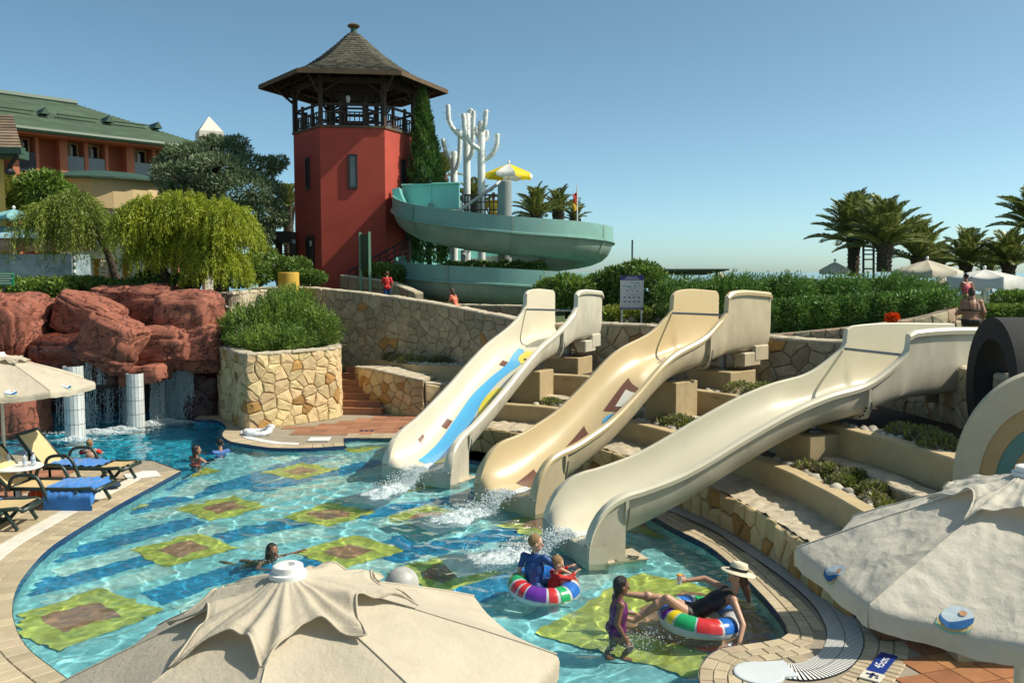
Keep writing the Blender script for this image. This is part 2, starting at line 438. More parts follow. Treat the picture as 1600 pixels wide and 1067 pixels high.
# ------------------------------------------------------------------ water surface: real waves, real refraction
def make_water():
    step = 0.036
    xs = np.arange(-13.6, 4.0, step); ys = np.arange(6.6, CAVE_Y, step)
    X, Y = np.meshgrid(xs, ys)
    poly = np.array([(p.x, p.y) for p in left_edge + penin_s[::-1] + right_near_s[::-1] + right_notch[::-1] + right_far_s[::-1]]); dpoly = np.array([(p.x, p.y) for p in deep_outline])
    def inp(P, px, py):
        c = np.zeros(px.shape, bool); j = len(P) - 1
        for i in range(len(P)):
            a, b = P[i], P[j]
            cond = (a[1] > py) != (b[1] > py)
            with np.errstate(divide='ignore', invalid='ignore'):
                xx = (b[0] - a[0]) * (py - a[1]) / (b[1] - a[1] + 1e-12) + a[0]
            c ^= cond & (px < xx); j = i
        return c
    ins = inp(poly, X, Y) | inp(dpoly, X, Y)
    dil = ins.copy()
    for _ in range(3):
        d2 = dil.copy(); d2[1:] |= dil[:-1]; d2[:-1] |= dil[1:]; d2[:, 1:] |= dil[:, :-1]; d2[:, :-1] |= dil[:, 1:]; dil = d2
    r = np.random.RandomState(5)
    wx = X + 0.25 * np.sin(0.9 * Y + 1) + 0.12 * np.sin(2.3 * Y + .5 * X); wy = Y + 0.25 * np.sin(0.8 * X + 2) + 0.12 * np.sin(2.1 * X - .7 * Y)
    Z = np.zeros_like(X)
    for k in range(60):
        lam = 0.13 * (0.8 / 0.13) ** (r.rand() ** 1.2)
        a = r.rand() * 2 * math.pi; q = 2 * math.pi / lam
        amp = 0.0019 * lam ** 0.85
        Z += amp * np.sin(q * (wx * math.cos(a) + wy * math.sin(a)) + r.rand() * 7)
    # wakes of the slides, the waterfall and of the bathers: stronger chop round them
    for cx, cy, sg, am in [(-3.0, 16.6, 1.3, .9), (-1.1, 14.6, 1.4, 1.0), (0.2, 11.9, 1.5, 1.1), (-10, 23.5, 2.2, 1.0), (1.2, 10.3, .9, .7), (-3.9, 14.9, 1.0, .7)]:
        g = np.exp(-((X - cx) ** 2 + (Y - cy) ** 2) / (2 * sg * sg))
        rr = np.hypot(X - cx, Y - cy)
        Z += am * g * (0.006 * np.sin(rr * 16 + 2 * np.sin(3 * X)) + 0.008 * np.sin(9 * wx + 5 * wy) * np.sin(7 * wy - 4 * wx))
    idx = -np.ones(X.shape, int); idx[dil] = np.arange(dil.sum())
    Vv = np.stack([X[dil], Y[dil], Z[dil]], 1)
    q = np.stack([idx[:-1, :-1], idx[:-1, 1:], idx[1:, 1:], idx[1:, :-1]], -1).reshape(-1, 4); q = q[(q >= 0).all(1)]
    m = bpy.data.materials.new('pool_water'); m.use_nodes = True; N = m.node_tree.nodes; L = m.node_tree.links; N.remove(N['Principled BSDF'])
    g = N.new('ShaderNodeBsdfGlass'); g.inputs['IOR'].default_value = 1.33; g.inputs['Roughness'].default_value = 0.0; g.inputs['Color'].default_value = (0.93, 1.0, 1.0, 1)
    L.new(g.outputs[0], N['Material Output'].inputs[0])
    o = np_mesh('pool_water', Vv, q, m, True); tag(o, kind='structure')
    o.cycles.is_caustics_caster = True
    return o
water = make_water()
sun_data.cycles.is_caustics_light = True
for o in CAUST: o.cycles.is_caustics_receiver = True
# ------------------------------------------------------------------ decks round the pool
def offset_curve(pts, off):
    """pts list of Vectors; offset to the outside of the pool (left of travel when off>0)"""
    P = np.array([(p[0], p[1]) for p in pts]); T = np.gradient(P, axis=0); T /= np.linalg.norm(T, axis=1)[:, None] + 1e-9
    Nn = np.stack([-T[:, 1], T[:, 0]], 1)
    for _ in range(2): Nn[1:-1] = (Nn[:-2] + Nn[1:-1] * 2 + Nn[2:]) / 4; Nn /= np.linalg.norm(Nn, axis=1)[:, None] + 1e-9
    return P + Nn * off
def tile_band(name, pts, o0, o1, ln, m, parent, z=Z_DECK, th=0.03, joint=0.012, jit=0.002, gap_skip=None, shift=0.0):
    a = offset_curve(pts, o0); b = offset_curve(pts, o1); mid = (a + b) / 2
    s = np.concatenate([[0], np.cumsum(np.linalg.norm(np.diff(mid, axis=0), axis=1))]); n = max(1, int(round(s[-1] / ln))); out = []
    def at(P, q): return np.array([np.interp(q, s, P[:, 0]), np.interp(q, s, P[:, 1])])
    for k in range(n):
        q0 = s[-1] * (k + shift) / n + joint / 2; q1 = s[-1] * (k + 1 + shift) / n - joint / 2
        if q1 > s[-1]: continue
        w = joint / 2
        A0, A1, B0, B1 = at(a, q0), at(a, q1), at(b, q0), at(b, q1)
        dv = (B0 - A0) / (np.linalg.norm(B0 - A0) + 1e-9) * w
        quad = [A0 + dv, A1 + dv, B1 - dv, B0 - dv]
        if gap_skip and gap_skip(*((A0 + B1) / 2)): continue
        dz = rnd.uniform(-jit, jit); mb = MB(); c = sum(quad) / 4; e = 0.006
        top = [q + (c - q) / (np.linalg.norm(c - q) + 1e-9) * e * 1.4 for q in quad]
        vs = [(q[0], q[1], z - th) for q in quad] + [(q[0], q[1], z + dz - .005) for q in quad] + [(q[0], q[1], z + dz) for q in top]
        ar = sum(quad[i][0] * quad[(i + 1) % 4][1] - quad[(i + 1) % 4][0] * quad[i][1] for i in range(4))
        fs = []
        for i in range(4):
            j = (i + 1) % 4; fs += [(i, j, 4 + j, 4 + i), (4 + i, 4 + j, 8 + j, 8 + i)]
        fs.append((8, 9, 10, 11))
        if ar < 0: fs = [f[::-1] for f in fs]
        mb.add(vs, fs); out.append(mb.build(name, m, parent))
    return out
def rev(p): return p[::-1]
# left: from the near end to the tip is anticlockwise for the deck -> outside is on the LEFT when walking tip->near? (checked by sign below)
LD_out = [Vector((-2.6, 6.0, Z_DECK)), Vector((-30, 6.0, Z_DECK)), Vector((-30, 19.8, Z_DECK))] + [Vector((p.x, p.y, Z_DECK)) for p in deep_left]
deck_l = fill_poly(left_edge[:60] + [Vector((-3.4, 7.9, 0)), Vector((-1.5, 7.0, 0)), Vector((0.6, 6.8, 0)), Vector((1.6, 7.4, 0)), Vector((1.6, 5.5, 0))] + LD_out, Z_DECK - 0.014).build('pool_deck', M_grout)
tag(deck_l, kind='structure')
le = [p for p in left_edge[:60]]
sgn = -1.0 if offset_curve(le, 0.3)[30][0] > le[30].x else 1.0
le_ext = le + [Vector((-3.9, 8.2, Z_DECK))]
tile_band('coping_tile', le_ext, sgn * 0.0, sgn * 0.25, 0.235, M_tile_beige, deck_l)
tile_band('coping_tile', le_ext, sgn * 0.25, sgn * 0.50, 0.235, M_tile_beige, deck_l, shift=0.5)
tile_band('drain_tile', le_ext, sgn * 0.50, sgn * 0.80, 0.32, M_tile_pale, deck_l, jit=.001)
def too_far_left(x, y): return x < -12.5 or y > 19.9
for r_ in range(9):
    o0 = 0.80 + 0.26 * r_
    tile_band('deck_tile', le[:52 - r_ * 2], sgn * o0, sgn * (o0 + 0.26), 0.27, M_tile_beige if r_ < 5 else M_brick, deck_l, z=Z_DECK, jit=.003, gap_skip=too_far_left)
# white square skimmer cover at the tip, dark depth marks
o = MB().bevbox(W(222, 742, Z_DECK + .012) , (0.62, 0.5, 0.02), .004, 0.55).build('skimmer_cover', M_white_plastic, deck_l)
M_print = mat('navy_print', (0.02, 0.03, 0.09), 0.4)

# far inlet: kerb, white kerb top and red paving in front of the planter
far_pts = deep_right_s + right_far_s[1:]
paving_poly = far_pts + right_notch + [Vector((p.x, p.y, 0)) for p in right_near_s[:30]] + [W(745, 700, Z_DECK), Vector((0.2, 20.8, 0)), Vector((-1.0, 22.6, 0)), W(690, 640, Z_DECK), W(580, 636, Z_DECK), Vector((-5.2, 27.5, 0)), Vector((-9, 27.5, 0))]
pav = fill_poly(paving_poly, Z_DECK - 0.014).build('pool_pavement', M_grout); tag(pav, kind='structure')
sg2 = 1.0
fp = offset_curve(far_pts, 0.3)
sg2 = 1.0 if fp[5][0] > far_pts[5].x else -1.0
tile_band('coping_tile', far_pts, sg2 * 0.0, sg2 * 0.42, 0.24, M_tile_beige, pav)
tile_band('drain_tile', far_pts[12:44], sg2 * 0.42, sg2 * 0.64, 0.5, M_white_plastic, pav, jit=.001)
tile_band('coping_tile', far_pts[:14], sg2 * 0.42, sg2 * 0.66, 0.3, M_tile_beige, pav)
# beige rows beside the notch and behind it
def tile_rect(name, c0, du, dv, nu, nv, m, parent, z=Z_DECK, keep=None):
    for i in range(nu):
        for j in range(nv):
            c = c0 + du * (i + .5) + dv * (j + .5)
            if keep and not keep(c): continue
            mb = MB(); g = .006; hu = du * (.5 - g / du.length); hv = dv * (.5 - g / dv.length); dz = rnd.uniform(-.002, .002)
            q = [c - hu - hv, c + hu - hv, c + hu + hv, c - hu + hv]
            vs = [(p.x, p.y, z - .03) for p in q] + [(p.x, p.y, z + dz) for p in q]
            mb.add(vs, [(0, 1, 5, 4), (1, 2, 6, 5), (2, 3, 7, 6), (3, 0, 4, 7), (4, 5, 6, 7)]); mb.build(name, m, parent)
n0 = W(460, 695, Z_DECK); n1 = W(609, 679, Z_DECK); du = (n1 - n0); du.z = 0; Lr = du.length
xv = Vector((1, 0, 0)); yv = Vector((0, 1, 0))
p0 = W(537, 684, Z_DECK)
tile_rect('coping_tile', Vector((p0.x - 0.0, p0.y + 0.02, 0)), xv * .30, yv * .30, 8, 2, M_tile_beige, pav, z=Z_DECK + .002)
M_plan_c = W(466, 618, 2.1)
pav_o = W(430, 668, Z_DECK)
def in_pav(c):
    q = c.x * 1
    if c.y < p0.y + .64 and c.x > -6.0: return False
    # right of the planter face and in front of the stairs
    d = (c.x - (-6.45)) * 0.62 - (c.y - 22.9) * 0.78
    return d > 0.25 and c.y < 26.0 and c.x < -1.2 - (c.y - 22.5) * .15 and not (c.y < 22.95 and c.x < -5.6) and (offset_ok(c))
farP = np.array([(p.x, p.y) for p in far_pts])
def offset_ok(c): return np.min(np.hypot(farP[:, 0] - c.x, farP[:, 1] - c.y)) > 0.72
tile_rect('paving_tile', Vector((-6.8, 22.0, 0)), xv * .42, yv * .42, 14, 10, M_brick, pav, keep=in_pav)
o = MB().bevbox(W(499, 686, Z_DECK + .012), (0.5, 0.45, 0.02), .004, 0.05).build('skimmer_cover', M_white_plastic, pav)
for k, u in enumerate((565, 573, 581)):
    MB().box(W(u, 672.5, Z_DECK + .008), (0.09, 0.16, .006)).build('depth_mark', M_print, pav)

# right: coping, grating, low wall foot, terracotta
rn = right_near_s[6:] + penin_s
rn = [Vector((p[0], p[1], Z_DECK)) for p in resample([(p.x, p.y) for p in rn], 110)]
sg3 = 1.0 if offset_curve(right_near_s, .3)[50][0] > right_near_s[50].x else -1.0
grate_c = [Vector((2.05, 16.6, 0))] + wl_([(1112, 818), (1165, 849), (1232, 893), (1284, 934), (1312, 970), (1320, 1003), (1300, 1034), (1256, 1049), (1210, 1044)])
grate = spline([(p.x, p.y) for p in grate_c], 120)
RD = [Vector((p.x, p.y, 0)) for p in right_near_s] + [Vector((p.x, p.y, 0)) for p in penin_s] + [Vector((2.0, 7.4, 0)), Vector((2.0, 5, 0)), Vector((40, 5, 0)), Vector((40, 9.2, 0)), Vector((5.2, 9.6, 0)), Vector((4.9, 11.6, 0)), Vector((4.3, 13.8, 0)), Vector((3.2, 16.4, 0)), Vector((1.2, 19.6, 0)), W(745, 700, 0.08)]
deck_r = fill_poly(RD, Z_DECK - 0.014).build('pool_deck', M_grout); tag(deck_r, kind='structure')
def grate_near(x, y, r=0.21): return np.min(np.hypot(grate[:, 0] - x, grate[:, 1] - y)) < r
rows = [(0.0, .14), (.14, .28), (.28, .42), (.42, .56), (.56, .70), (.70, .84), (.84, .98)]
for i, (a, b) in enumerate(rows):
    tile_band('coping_tile', rn, sg3 * a, sg3 * b, 0.20 if i else .26, M_tile_beige, deck_r, shift=.5 * (i % 2), gap_skip=(lambda x, y: grate_near(x, y, .25) or y < 8.2 or (x > 3.2 and y < 9.75)) if i > 1 else (lambda x, y: y < 8.2))
# the grating: rows of narrow slats in two lengths, and its bed
gt = [Vector((p[0], p[1], 0)) for p in grate]
gb = MB(); A = offset_curve(gt, .19); B = offset_curve(gt, -.19)
gb.add([(p[0], p[1], Z_DECK - .007) for p in A] + [(p[0], p[1], Z_DECK - .007) for p in B], [(i, i + 1, 121 + i - 0, 120 + i) if False else (i + 1, i, 120 + i, 121 + i) for i in range(119)])
gr = gb.build('drain_grating', M_dark); tag(gr, 'long white slatted drain grating curving round the right side of the pool deck', 'drain grating')
sl = MB(); s = np.concatenate([[0], np.cumsum(np.linalg.norm(np.diff(np.array(grate), axis=0), axis=1))])
for q in np.arange(0.02, s[-1], 0.034):
    for a0, a1 in ((-.185, -.004), (.004, .185)):
        i0 = max(0, min(118, np.searchsorted(s, q) - 1)); t0 = (q - s[i0]) / (s[i0 + 1] - s[i0])
        def pt(off, qq):
            i = max(0, min(118, np.searchsorted(s, qq) - 1)); t = (qq - s[i]) / (s[i + 1] - s[i]); O = A if off > 0 else B; k = abs(off) / .19
            b_ = (1 - t) * np.array(O[i]) + t * np.array(O[i + 1]); c_ = (1 - t) * grate[i] + t * grate[i + 1]; r_ = c_ + (b_ - c_) * k; return r_
        q1 = min(q + .019, s[-1] - 1e-4)
        P4 = [pt(a0, q), pt(a1, q), pt(a1, q1), pt(a0, q1)]
        sl.add([(p[0], p[1], Z_DECK + .006) for p in P4], [(0, 1, 2, 3) if (P4[1] - P4[0])[0] * (P4[2] - P4[0])[1] - (P4[1] - P4[0])[1] * (P4[2] - P4[0])[0] > 0 else (3, 2, 1, 0)])
tag(sl.build('slat', M_white_plastic, gr), kind='stuff')
cv = MB(); cc = W(1186, 1052, Z_DECK); cv.lathe(cc + Vector((0, 0, -.01)), [(.25, 0), (.25, .025), (.235, .03)], 28); cv.box(cc + Vector((.17, .07, .004)), (.36, .36, .03), .12)
cv.build('drain_cover', mat('grey_white_cover', (0.62, 0.66, 0.68), .35, var=.1), deck_r)
# beige ring outside the grating's bend, with the depth marks
ring = spline([(p.x, p.y) for p in wl_([(1345, 962), (1372, 975), (1385, 1000), (1380, 1030), (1350, 1066), (1320, 1084)])], 40)
ringv = [Vector((p[0], p[1], 0)) for p in ring]
sr = 1.0 if offset_curve(ringv, .2)[12][0] < ring[12][0] else -1.0
for i in range(3):
    tile_band('coping_tile', ringv, sr * (-.22 + .15 * i), sr * (-.075 + .15 * i), .10, M_tile_beige, deck_r, shift=.5 * (i % 2))
def text_mesh(name, body, size, M4, m, parent, ext=0.002, align='CENTER', sx=1.0):
    cu = bpy.data.curves.new(name, 'FONT'); cu.body = body; cu.size = size; cu.extrude = ext; cu.align_x = align; cu.align_y = 'CENTER'; cu.resolution_u = 2
    to = bpy.data.objects.new('tmp_text', cu); COL.objects.link(to); bpy.context.view_layer.update()
    me = bpy.data.meshes.new_from_object(to.evaluated_get(bpy.context.evaluated_depsgraph_get()))
    bpy.data.objects.remove(to); me.name = name; me.materials.clear(); me.materials.append(m)
    off = BASE.get(parent.name, Vector((0, 0, 0))) if parent else Vector((0, 0, 0))
    me.transform(Matrix.Translation(-off) @ M4 @ Matrix.Diagonal((sx, 1, 1, 1)))
    return link(name, me, parent)
# the signs lie turned: read from the right hand side
dm = W(1378, 1036, Z_DECK + .012); ang = math.atan2((W(1392, 1024, .08) - W(1366, 1050, .08)).y, (W(1392, 1024, .08) - W(1366, 1050, .08)).x)
du_ = (W(1389, 1024, .08) - W(1370, 1047, .08)); ang = math.atan2(du_.y, du_.x)
MB().bevbox(dm, (du_.length * 1.25, .17, .016), .003, ang).build('depth_sign_tile', mat('blue_sign_tile', (0.012, 0.035, 0.20), .3), deck_r)
text_mesh('depth_lettering', '45cm', .125, Matrix.Translation(dm + Vector((0, 0, .010))) @ Matrix.Rotation(ang, 4, 'Z'), mat('white_print', (.8, .8, .78), .5), deck_r, .001, sx=1.1)
pm = W(1362, 1056, Z_DECK + .012)
MB().bevbox(pm, (.2, .2, .016), .003, ang).build('pictogram_tile', M_tile_pale, deck_r)
pg = MB(); Mz = Matrix.Rotation(ang, 3, 'Z')
for (x, y, w, h) in [(0, .0, .13, .03), (.02, 0, .03, .12), (-.03, -.055, .03, .03)]:
    c = pm + Mz @ Vector((x, y, .010)); pg.box(c, (w, h, .004), ang)
pg.build('pictogram', M_print, deck_r)
# terracotta floor
tc0 = W(1395, 1064, Z_DECK); tdir = (W(1600, 1010, .08) - W(1440, 1062, .08)); ta = 0.30
tu = Vector((math.cos(ta), math.sin(ta), 0)) * .34; tv = Vector((-math.sin(ta), math.cos(ta), 0)) * .34
ringP = np.array(ring)
def in_terra(c):
    dpx = np.min(np.hypot(ringP[:, 0] - c.x, ringP[:, 1] - c.y))
    return c.x > 3.3 and dpx > .27 and np.min(np.hypot(grate[:, 0] - c.x, grate[:, 1] - c.y)) > .62 and (c.x - 4.05) * .94 + (c.y - 9.4) * -.34 > -.05 and c.y > 7.6 and c.y < 10.15 and c.x < 8
tile_rect('terracotta_tile', Vector((3.0, 6.6, 0)), tu, tv, 17, 9, M_terracotta, deck_r, keep=in_terra)
# brown glazed block seat at the end of the low wall
M_glaze = mat('brown_glazed_tile', (0.20, 0.085, 0.045), 0.3, var=.3, scale=6, bump=.1, objvar=.2)
be = empty('tiled_bench', W(1385, 975, Z_DECK), 'low bench clad in brown glazed tiles at the end of the knee high wall', 'bench')
b0 = W(1341, 962, Z_DECK); b1 = W(1376, 1000, Z_DECK); u1 = (b1 - b0); u1.z = 0; nn = Vector((u1.y, -u1.x, 0)).normalized()
if nn.x < 0: nn = -nn
bx = MB(); u1n = u1.normalized()
cent = b0 + u1 / 2 + nn * 1.0 + Vector((0, 0, .21)); an = math.atan2(u1n.y, u1n.x)
bx.box(cent, (u1.length - .04, 2.0 - .04, .40), an); bx.build('core', M_grout, be)
for k in range(2):
    c = b0 + u1n * (u1.length * (k + .5) / 2) + Vector((0, 0, .2)); MB().bevbox(c, (u1.length / 2 - .012, .03, .38), .004, an).build('tile', M_glaze, be)
for k in range(5):
    c = b1 + nn * (.4 * (k + .5)) + Vector((0, 0, .2)); MB().bevbox(c, (.03, .388, .38), .004, an).build('tile', M_glaze, be)
    for j in range(2):
        c = b0 + u1n * (u1.length * (j + .5) / 2) + nn * (.4 * (k + .5)) + Vector((0, 0, .412)); MB().bevbox(c, (u1.length / 2 - .012, .388, .03), .004, an).build('tile', M_glaze, be)
# ------------------------------------------------------------------ rubble stone walls, stone by stone
def clip_half(poly, n, d):
    out = []
    for i in range(len(poly)):
        a, b = poly[i], poly[(i + 1) % len(poly)]
        da, db = a[0] * n[0] + a[1] * n[1] - d, b[0] * n[0] + b[1] * n[1] - d
        if da <= 0: out.append(a)
        if (da < 0 < db) or (db < 0 < da):
            t = da / (da - db); out.append((a[0] + (b[0] - a[0]) * t, a[1] + (b[1] - a[1]) * t))
    return out
def voronoi(Lx, H, cw, ch, seed, jit=0.36):
    r = random.Random(seed); pts = []; rows = max(1, round(H / ch)); y = 0
    for j in range(rows):
        n = max(1, round(Lx / (cw * r.uniform(.8, 1.25))))
        o = r.random()
        for i in range(n):
            pts.append(((i + .5 + r.uniform(-jit, jit)) * Lx / n, (j + .5 + r.uniform(-jit, jit)) * H / rows))
    cells = []
    for i, p in enumerate(pts):
        poly = [(0, 0), (Lx, 0), (Lx, H), (0, H)]
        near = sorted((q for k, q in enumerate(pts) if k != i and abs(q[0] - p[0]) < cw * 3.2 and abs(q[1] - p[1]) < ch * 3.2), key=lambda q: (q[0] - p[0]) ** 2 + (q[1] - p[1]) ** 2)[:18]
        for q in near:
            n = (q[0] - p[0], q[1] - p[1]); d = (q[0] ** 2 + q[1] ** 2 - p[0] ** 2 - p[1] ** 2) / 2
            poly = clip_half(poly, n, d)
            if len(poly) < 3: break
        if len(poly) >= 3: cells.append(poly)
    return cells
def stone_mesh(poly, place, depth, gap, r, fine=True):
    cx = sum(p[0] for p in poly) / len(poly); cy = sum(p[1] for p in poly) / len(poly)
    pts = []
    for i, a in enumerate(poly):
        b = poly[(i + 1) % len(poly)]; pts.append(a)
        ln = math.hypot(b[0] - a[0], b[1] - a[1])
        if fine and ln > .09:
            t = r.uniform(.35, .65); nx, ny = -(b[1] - a[1]) / ln, (b[0] - a[0]) / ln; k = r.uniform(-.035, .02) * ln
            pts.append((a[0] + (b[0] - a[0]) * t + nx * k, a[1] + (b[1] - a[1]) * t + ny * k))
    def inset(p, g, rg=0):
        d = math.hypot(p[0] - cx, p[1] - cy) + 1e-9; k = max(.15, 1 - (g + r.uniform(-rg, rg)) / d); return (cx + (p[0] - cx) * k, cy + (p[1] - cy) * k)
    n = len(pts)
    r0 = [inset(p, gap * .7, gap * .2) for p in pts]; r1 = [inset(p, gap * 1.1, gap * .3) for p in pts]; r2 = [inset(p, gap * 1.1 + .03, .012) for p in pts]
    vs = [place(p[0], p[1], -.02) for p in r0] + [place(p[0], p[1], depth * .55 + r.uniform(-.004, .004)) for p in r1] + [place(p[0], p[1], depth + r.uniform(-.012, .012)) for p in r2]
    vs.append(place(cx + r.uniform(-.02, .02), cy + r.uniform(-.02, .02), depth + r.uniform(-.006, .022)))
    fs = []
    for i in range(n):
        j = (i + 1) % n; fs += [(i, j, n + j, n + i), (n + i, n + j, 2 * n + j, 2 * n + i), (2 * n + i, 2 * n + j, 3 * n)]
    return vs, fs
def stone_wall(name, path, z0, z1, thick, cw, ch, mats, label, seed, side=1, gap=.010, depth=.045, fine=True, cap=True, capm=None, group=None, capd=.06, limit=300, cat='stone wall', both_ends=True, cap_len=.6):
    """path: list of (x,y) along the FACE; side=+1 puts the face normal on the right of travel; z0,z1: functions of s in 0..1"""
    P = resample(path, 80); T = np.gradient(P, axis=0); T /= np.linalg.norm(T, axis=1)[:, None]; Nn = np.stack([T[:, 1], -T[:, 0]], 1) * side
    s = np.concatenate([[0], np.cumsum(np.linalg.norm(np.diff(P, axis=0), axis=1))]); Lw = s[-1]; r = random.Random(seed)
    def pos(q):
        q = min(max(q, 0), Lw); return np.array([np.interp(q, s, P[:, 0]), np.interp(q, s, P[:, 1])]), np.array([np.interp(q, s, Nn[:, 0]), np.interp(q, s, Nn[:, 1])])
    root = empty(name, (P[0][0], P[0][1], z0(0)), label, cat, group)
    core = MB(); ns = 40; rings = []
    for i in range(ns + 1):
        q = Lw * i / ns; p, n = pos(q); a = z0(i / ns); b = z1(i / ns) - .01; bk = p - n * thick
        rings.append([(p[0], p[1], a), (p[0], p[1], b), (bk[0], bk[1], b), (bk[0], bk[1], a)])
    core.ring_loft([[Vector(v) for v in rg] for rg in rings]); core.build('core', M_mortar, root)
    Hm = sum(z1(i / 20) - z0(i / 20) for i in range(21)) / 21
    cells = voronoi(Lw, Hm, cw, ch, seed)
    def place(q, v, d):
        p, n = pos(q); t = q / Lw; z = z0(t) + (z1(t) - z0(t)) * v / Hm; return (p[0] + n[0] * d, p[1] + n[1] * d, z)
    flip = side > 0
    cnt = 0; rest = MB()
    for poly in cells:
        vs, fs = stone_mesh(poly, place, depth * r.uniform(.6, 1.25), gap, r, fine)
        # orient outward
        a, b, c = Vector(vs[fs[2][0]]), Vector(vs[fs[2][1]]), Vector(vs[fs[2][2]]); q = poly[0][0]; nrm = pos(q)[1]
        if (b - a).cross(c - a).dot(Vector((nrm[0], nrm[1], 0))) < 0: fs = [f[::-1] for f in fs]
        u = r.random(); m = mats[0] if u > (mats[2] if len(mats) > 2 else 0) else mats[1]
        cnt += 1
        if cnt <= limit - 40: MB().add(vs, fs).build('stone', m, root)
        else: rest.add(vs, fs)
    if rest.f: tag(rest.build('stone', mats[0], root), kind='stuff')
    if cap:
        q = 0
        while q < Lw - .05:
            ln = min(cap_len * r.uniform(.6, 1.35), Lw - q)
            if Lw - q - ln < .15: ln = Lw - q
            mb = MB(); K = 4; nodes = []
            o_f = depth + r.uniform(-.01, .02); o_b = -thick - r.uniform(0, .03); zt = capd * r.uniform(.75, 1.15)
            rg = []
            for k in range(K + 1):
                qq = q + .008 + (ln - .016) * k / K; p, n = pos(qq); zz = z1(qq / Lw)
                f = p + n * (o_f + r.uniform(-.02, .02)); b = p + n * (o_b + r.uniform(-.02, .02)); mid = (f + b) / 2
                e = r.uniform(-.012, .012); fi = f + (b - f) * .08; bi = b + (f - b) * .08
                rg.append([Vector((f[0], f[1], zz - .012)), Vector((f[0], f[1], zz + zt * .6)), Vector((fi[0], fi[1], zz + zt + e)), Vector((mid[0], mid[1], zz + zt + r.uniform(-.01, .014))), Vector((bi[0], bi[1], zz + zt + e)), Vector((b[0], b[1], zz - .012))])
            mb.ring_loft(rg); mb.build('coping_stone', capm or M_ledge, root); q += ln
    return root
def const(v): return lambda t: v
def ramp_f(*k): return lambda t: float(np.interp(t, [a for a, b in k], [b for a, b in k]))

# planter with rosemary: left shaded flank, lit face, far return
pl_a, pl_b, pl_c, pl_d = Vector((-8.3, 25.2, 0)), W(385, 671, Z_DECK), W(402, 671, Z_DECK), W(529, 651, Z_DECK)
pl_path = spline([(pl_a.x, pl_a.y), (lerp(pl_a.x, pl_b.x, .6), lerp(pl_a.y, pl_b.y, .6)), (pl_b.x, pl_b.y), (pl_c.x, pl_c.y), (lerp(pl_c.x, pl_d.x, .5) + .06, lerp(pl_c.y, pl_d.y, .5) - .06), (pl_d.x, pl_d.y), (pl_d.x - .35, pl_d.y + 1.6)], 90)
stone_wall('planter_wall', pl_path, const(.05), const(2.0), .3, .40, .255, (M_stone_warm, M_stone_orange, .10), 'sunlit pale yellow rubble stone planter wall holding the rosemary bush beside the steps', 3, side=1, depth=.05, cap_len=.5, capd=.05)
pin = MB(); pin.prism([(p[0], p[1]) for p in offset_curve([Vector((a, b, 0)) for a, b in pl_path], .2)] + [(-6.4, 27.6), (-8.6, 27.6)], 1.6, 1.9)
tag(pin.build('planter_soil', M_soil), kind='structure')
# long wall along the ramp
rw = [D(395, 500, 29.4), D(470, 500, 29.0), D(535, 500, 28.4), D(610, 500, 27.5), D(690, 500, 26.4), D(760, 500, 25.3), D(822, 500, 24.3)]
rw_path = spline([(p.x, p.y) for p in rw], 60)
def rw_top(t):
    q = np.interp(t, np.linspace(0, 1, 60), rw_path[:, 0]); y = np.interp(t, np.linspace(0, 1, 60), rw_path[:, 1]); px = 800 + 1400 * q / y
    py = np.interp(px, [395, 470, 500, 560, 620, 700, 760, 822], [449, 448, 450.5, 456, 464, 477, 489, 501]); return D(px, py, y).z - .05
stone_wall('ramp_wall', rw_path, const(1.0), rw_top, .35, .42, .26, (M_stone_grey, M_stone_orange, .05), 'long shaded rubble stone wall sloping down beside the ramp to the first slide', 5, side=1, cap_len=.7, capd=.06)
# low wall in front of the cream flower bed, with the steps on its left
mw = [D(545, 600, 26.4), W(575, 612, .6), W(610, 622, .35), W(655, 639, .15), W(668, 641, Z_DECK)]
mw_path = [(-4.72, 26.9), (-4.2, 25.9), (-3.3, 25.3), (-2.75, 24.9), (-2.45, 24.8)]
def mw_top(t):
    i = np.linspace(0, 1, 60); P = resample(mw_path, 60); x = np.interp(t, i, P[:, 0]); y = np.interp(t, i, P[:, 1]); px = 800 + 1400 * x / y
    py = np.interp(px, [545, 580, 650, 690], [573, 577, 593, 600]); return D(px, py, y).z
stone_wall('bed_wall', mw_path, const(.05), mw_top, 1.1, .40, .25, (M_stone_warm, M_stone_orange, .08), 'short rubble stone wall below the cream flower bed, right of the red steps', 8, side=1, cap_len=.55)
stone_wall('bed_wall', [(-2.42, 24.82), (-1.6, 25.0), (-1.15, 25.2)], const(.05), ramp_f((0, 1.0), (1, .85)), .8, .5, .4, (M_ledge, M_stone_warm, .3), 'rough pale end of the flower bed wall tucked beneath the blue painted slide', 18, side=1, cap_len=.5)
# staircase
st = empty('steps', (-4.7, 25.2, 0), 'flight of red tiled steps climbing between the planter and the bed wall', 'steps')
for k in range(7):
    c = Vector((-4.42 - .035 * k, 25.15 + .34 * k, 0)); z = Z_DECK + .16 * (k + 1)
    MB().bevbox((c.x, c.y + .18, z / 2), (1.5 - .1 * k, .37, z), .012, -.08).build('step', M_brick, st)
    MB().bevbox((c.x, c.y + .01, z + .012), (1.5 - .1 * k, .06, .03), .006, -.08).build('tread_edge', M_terracotta, st)
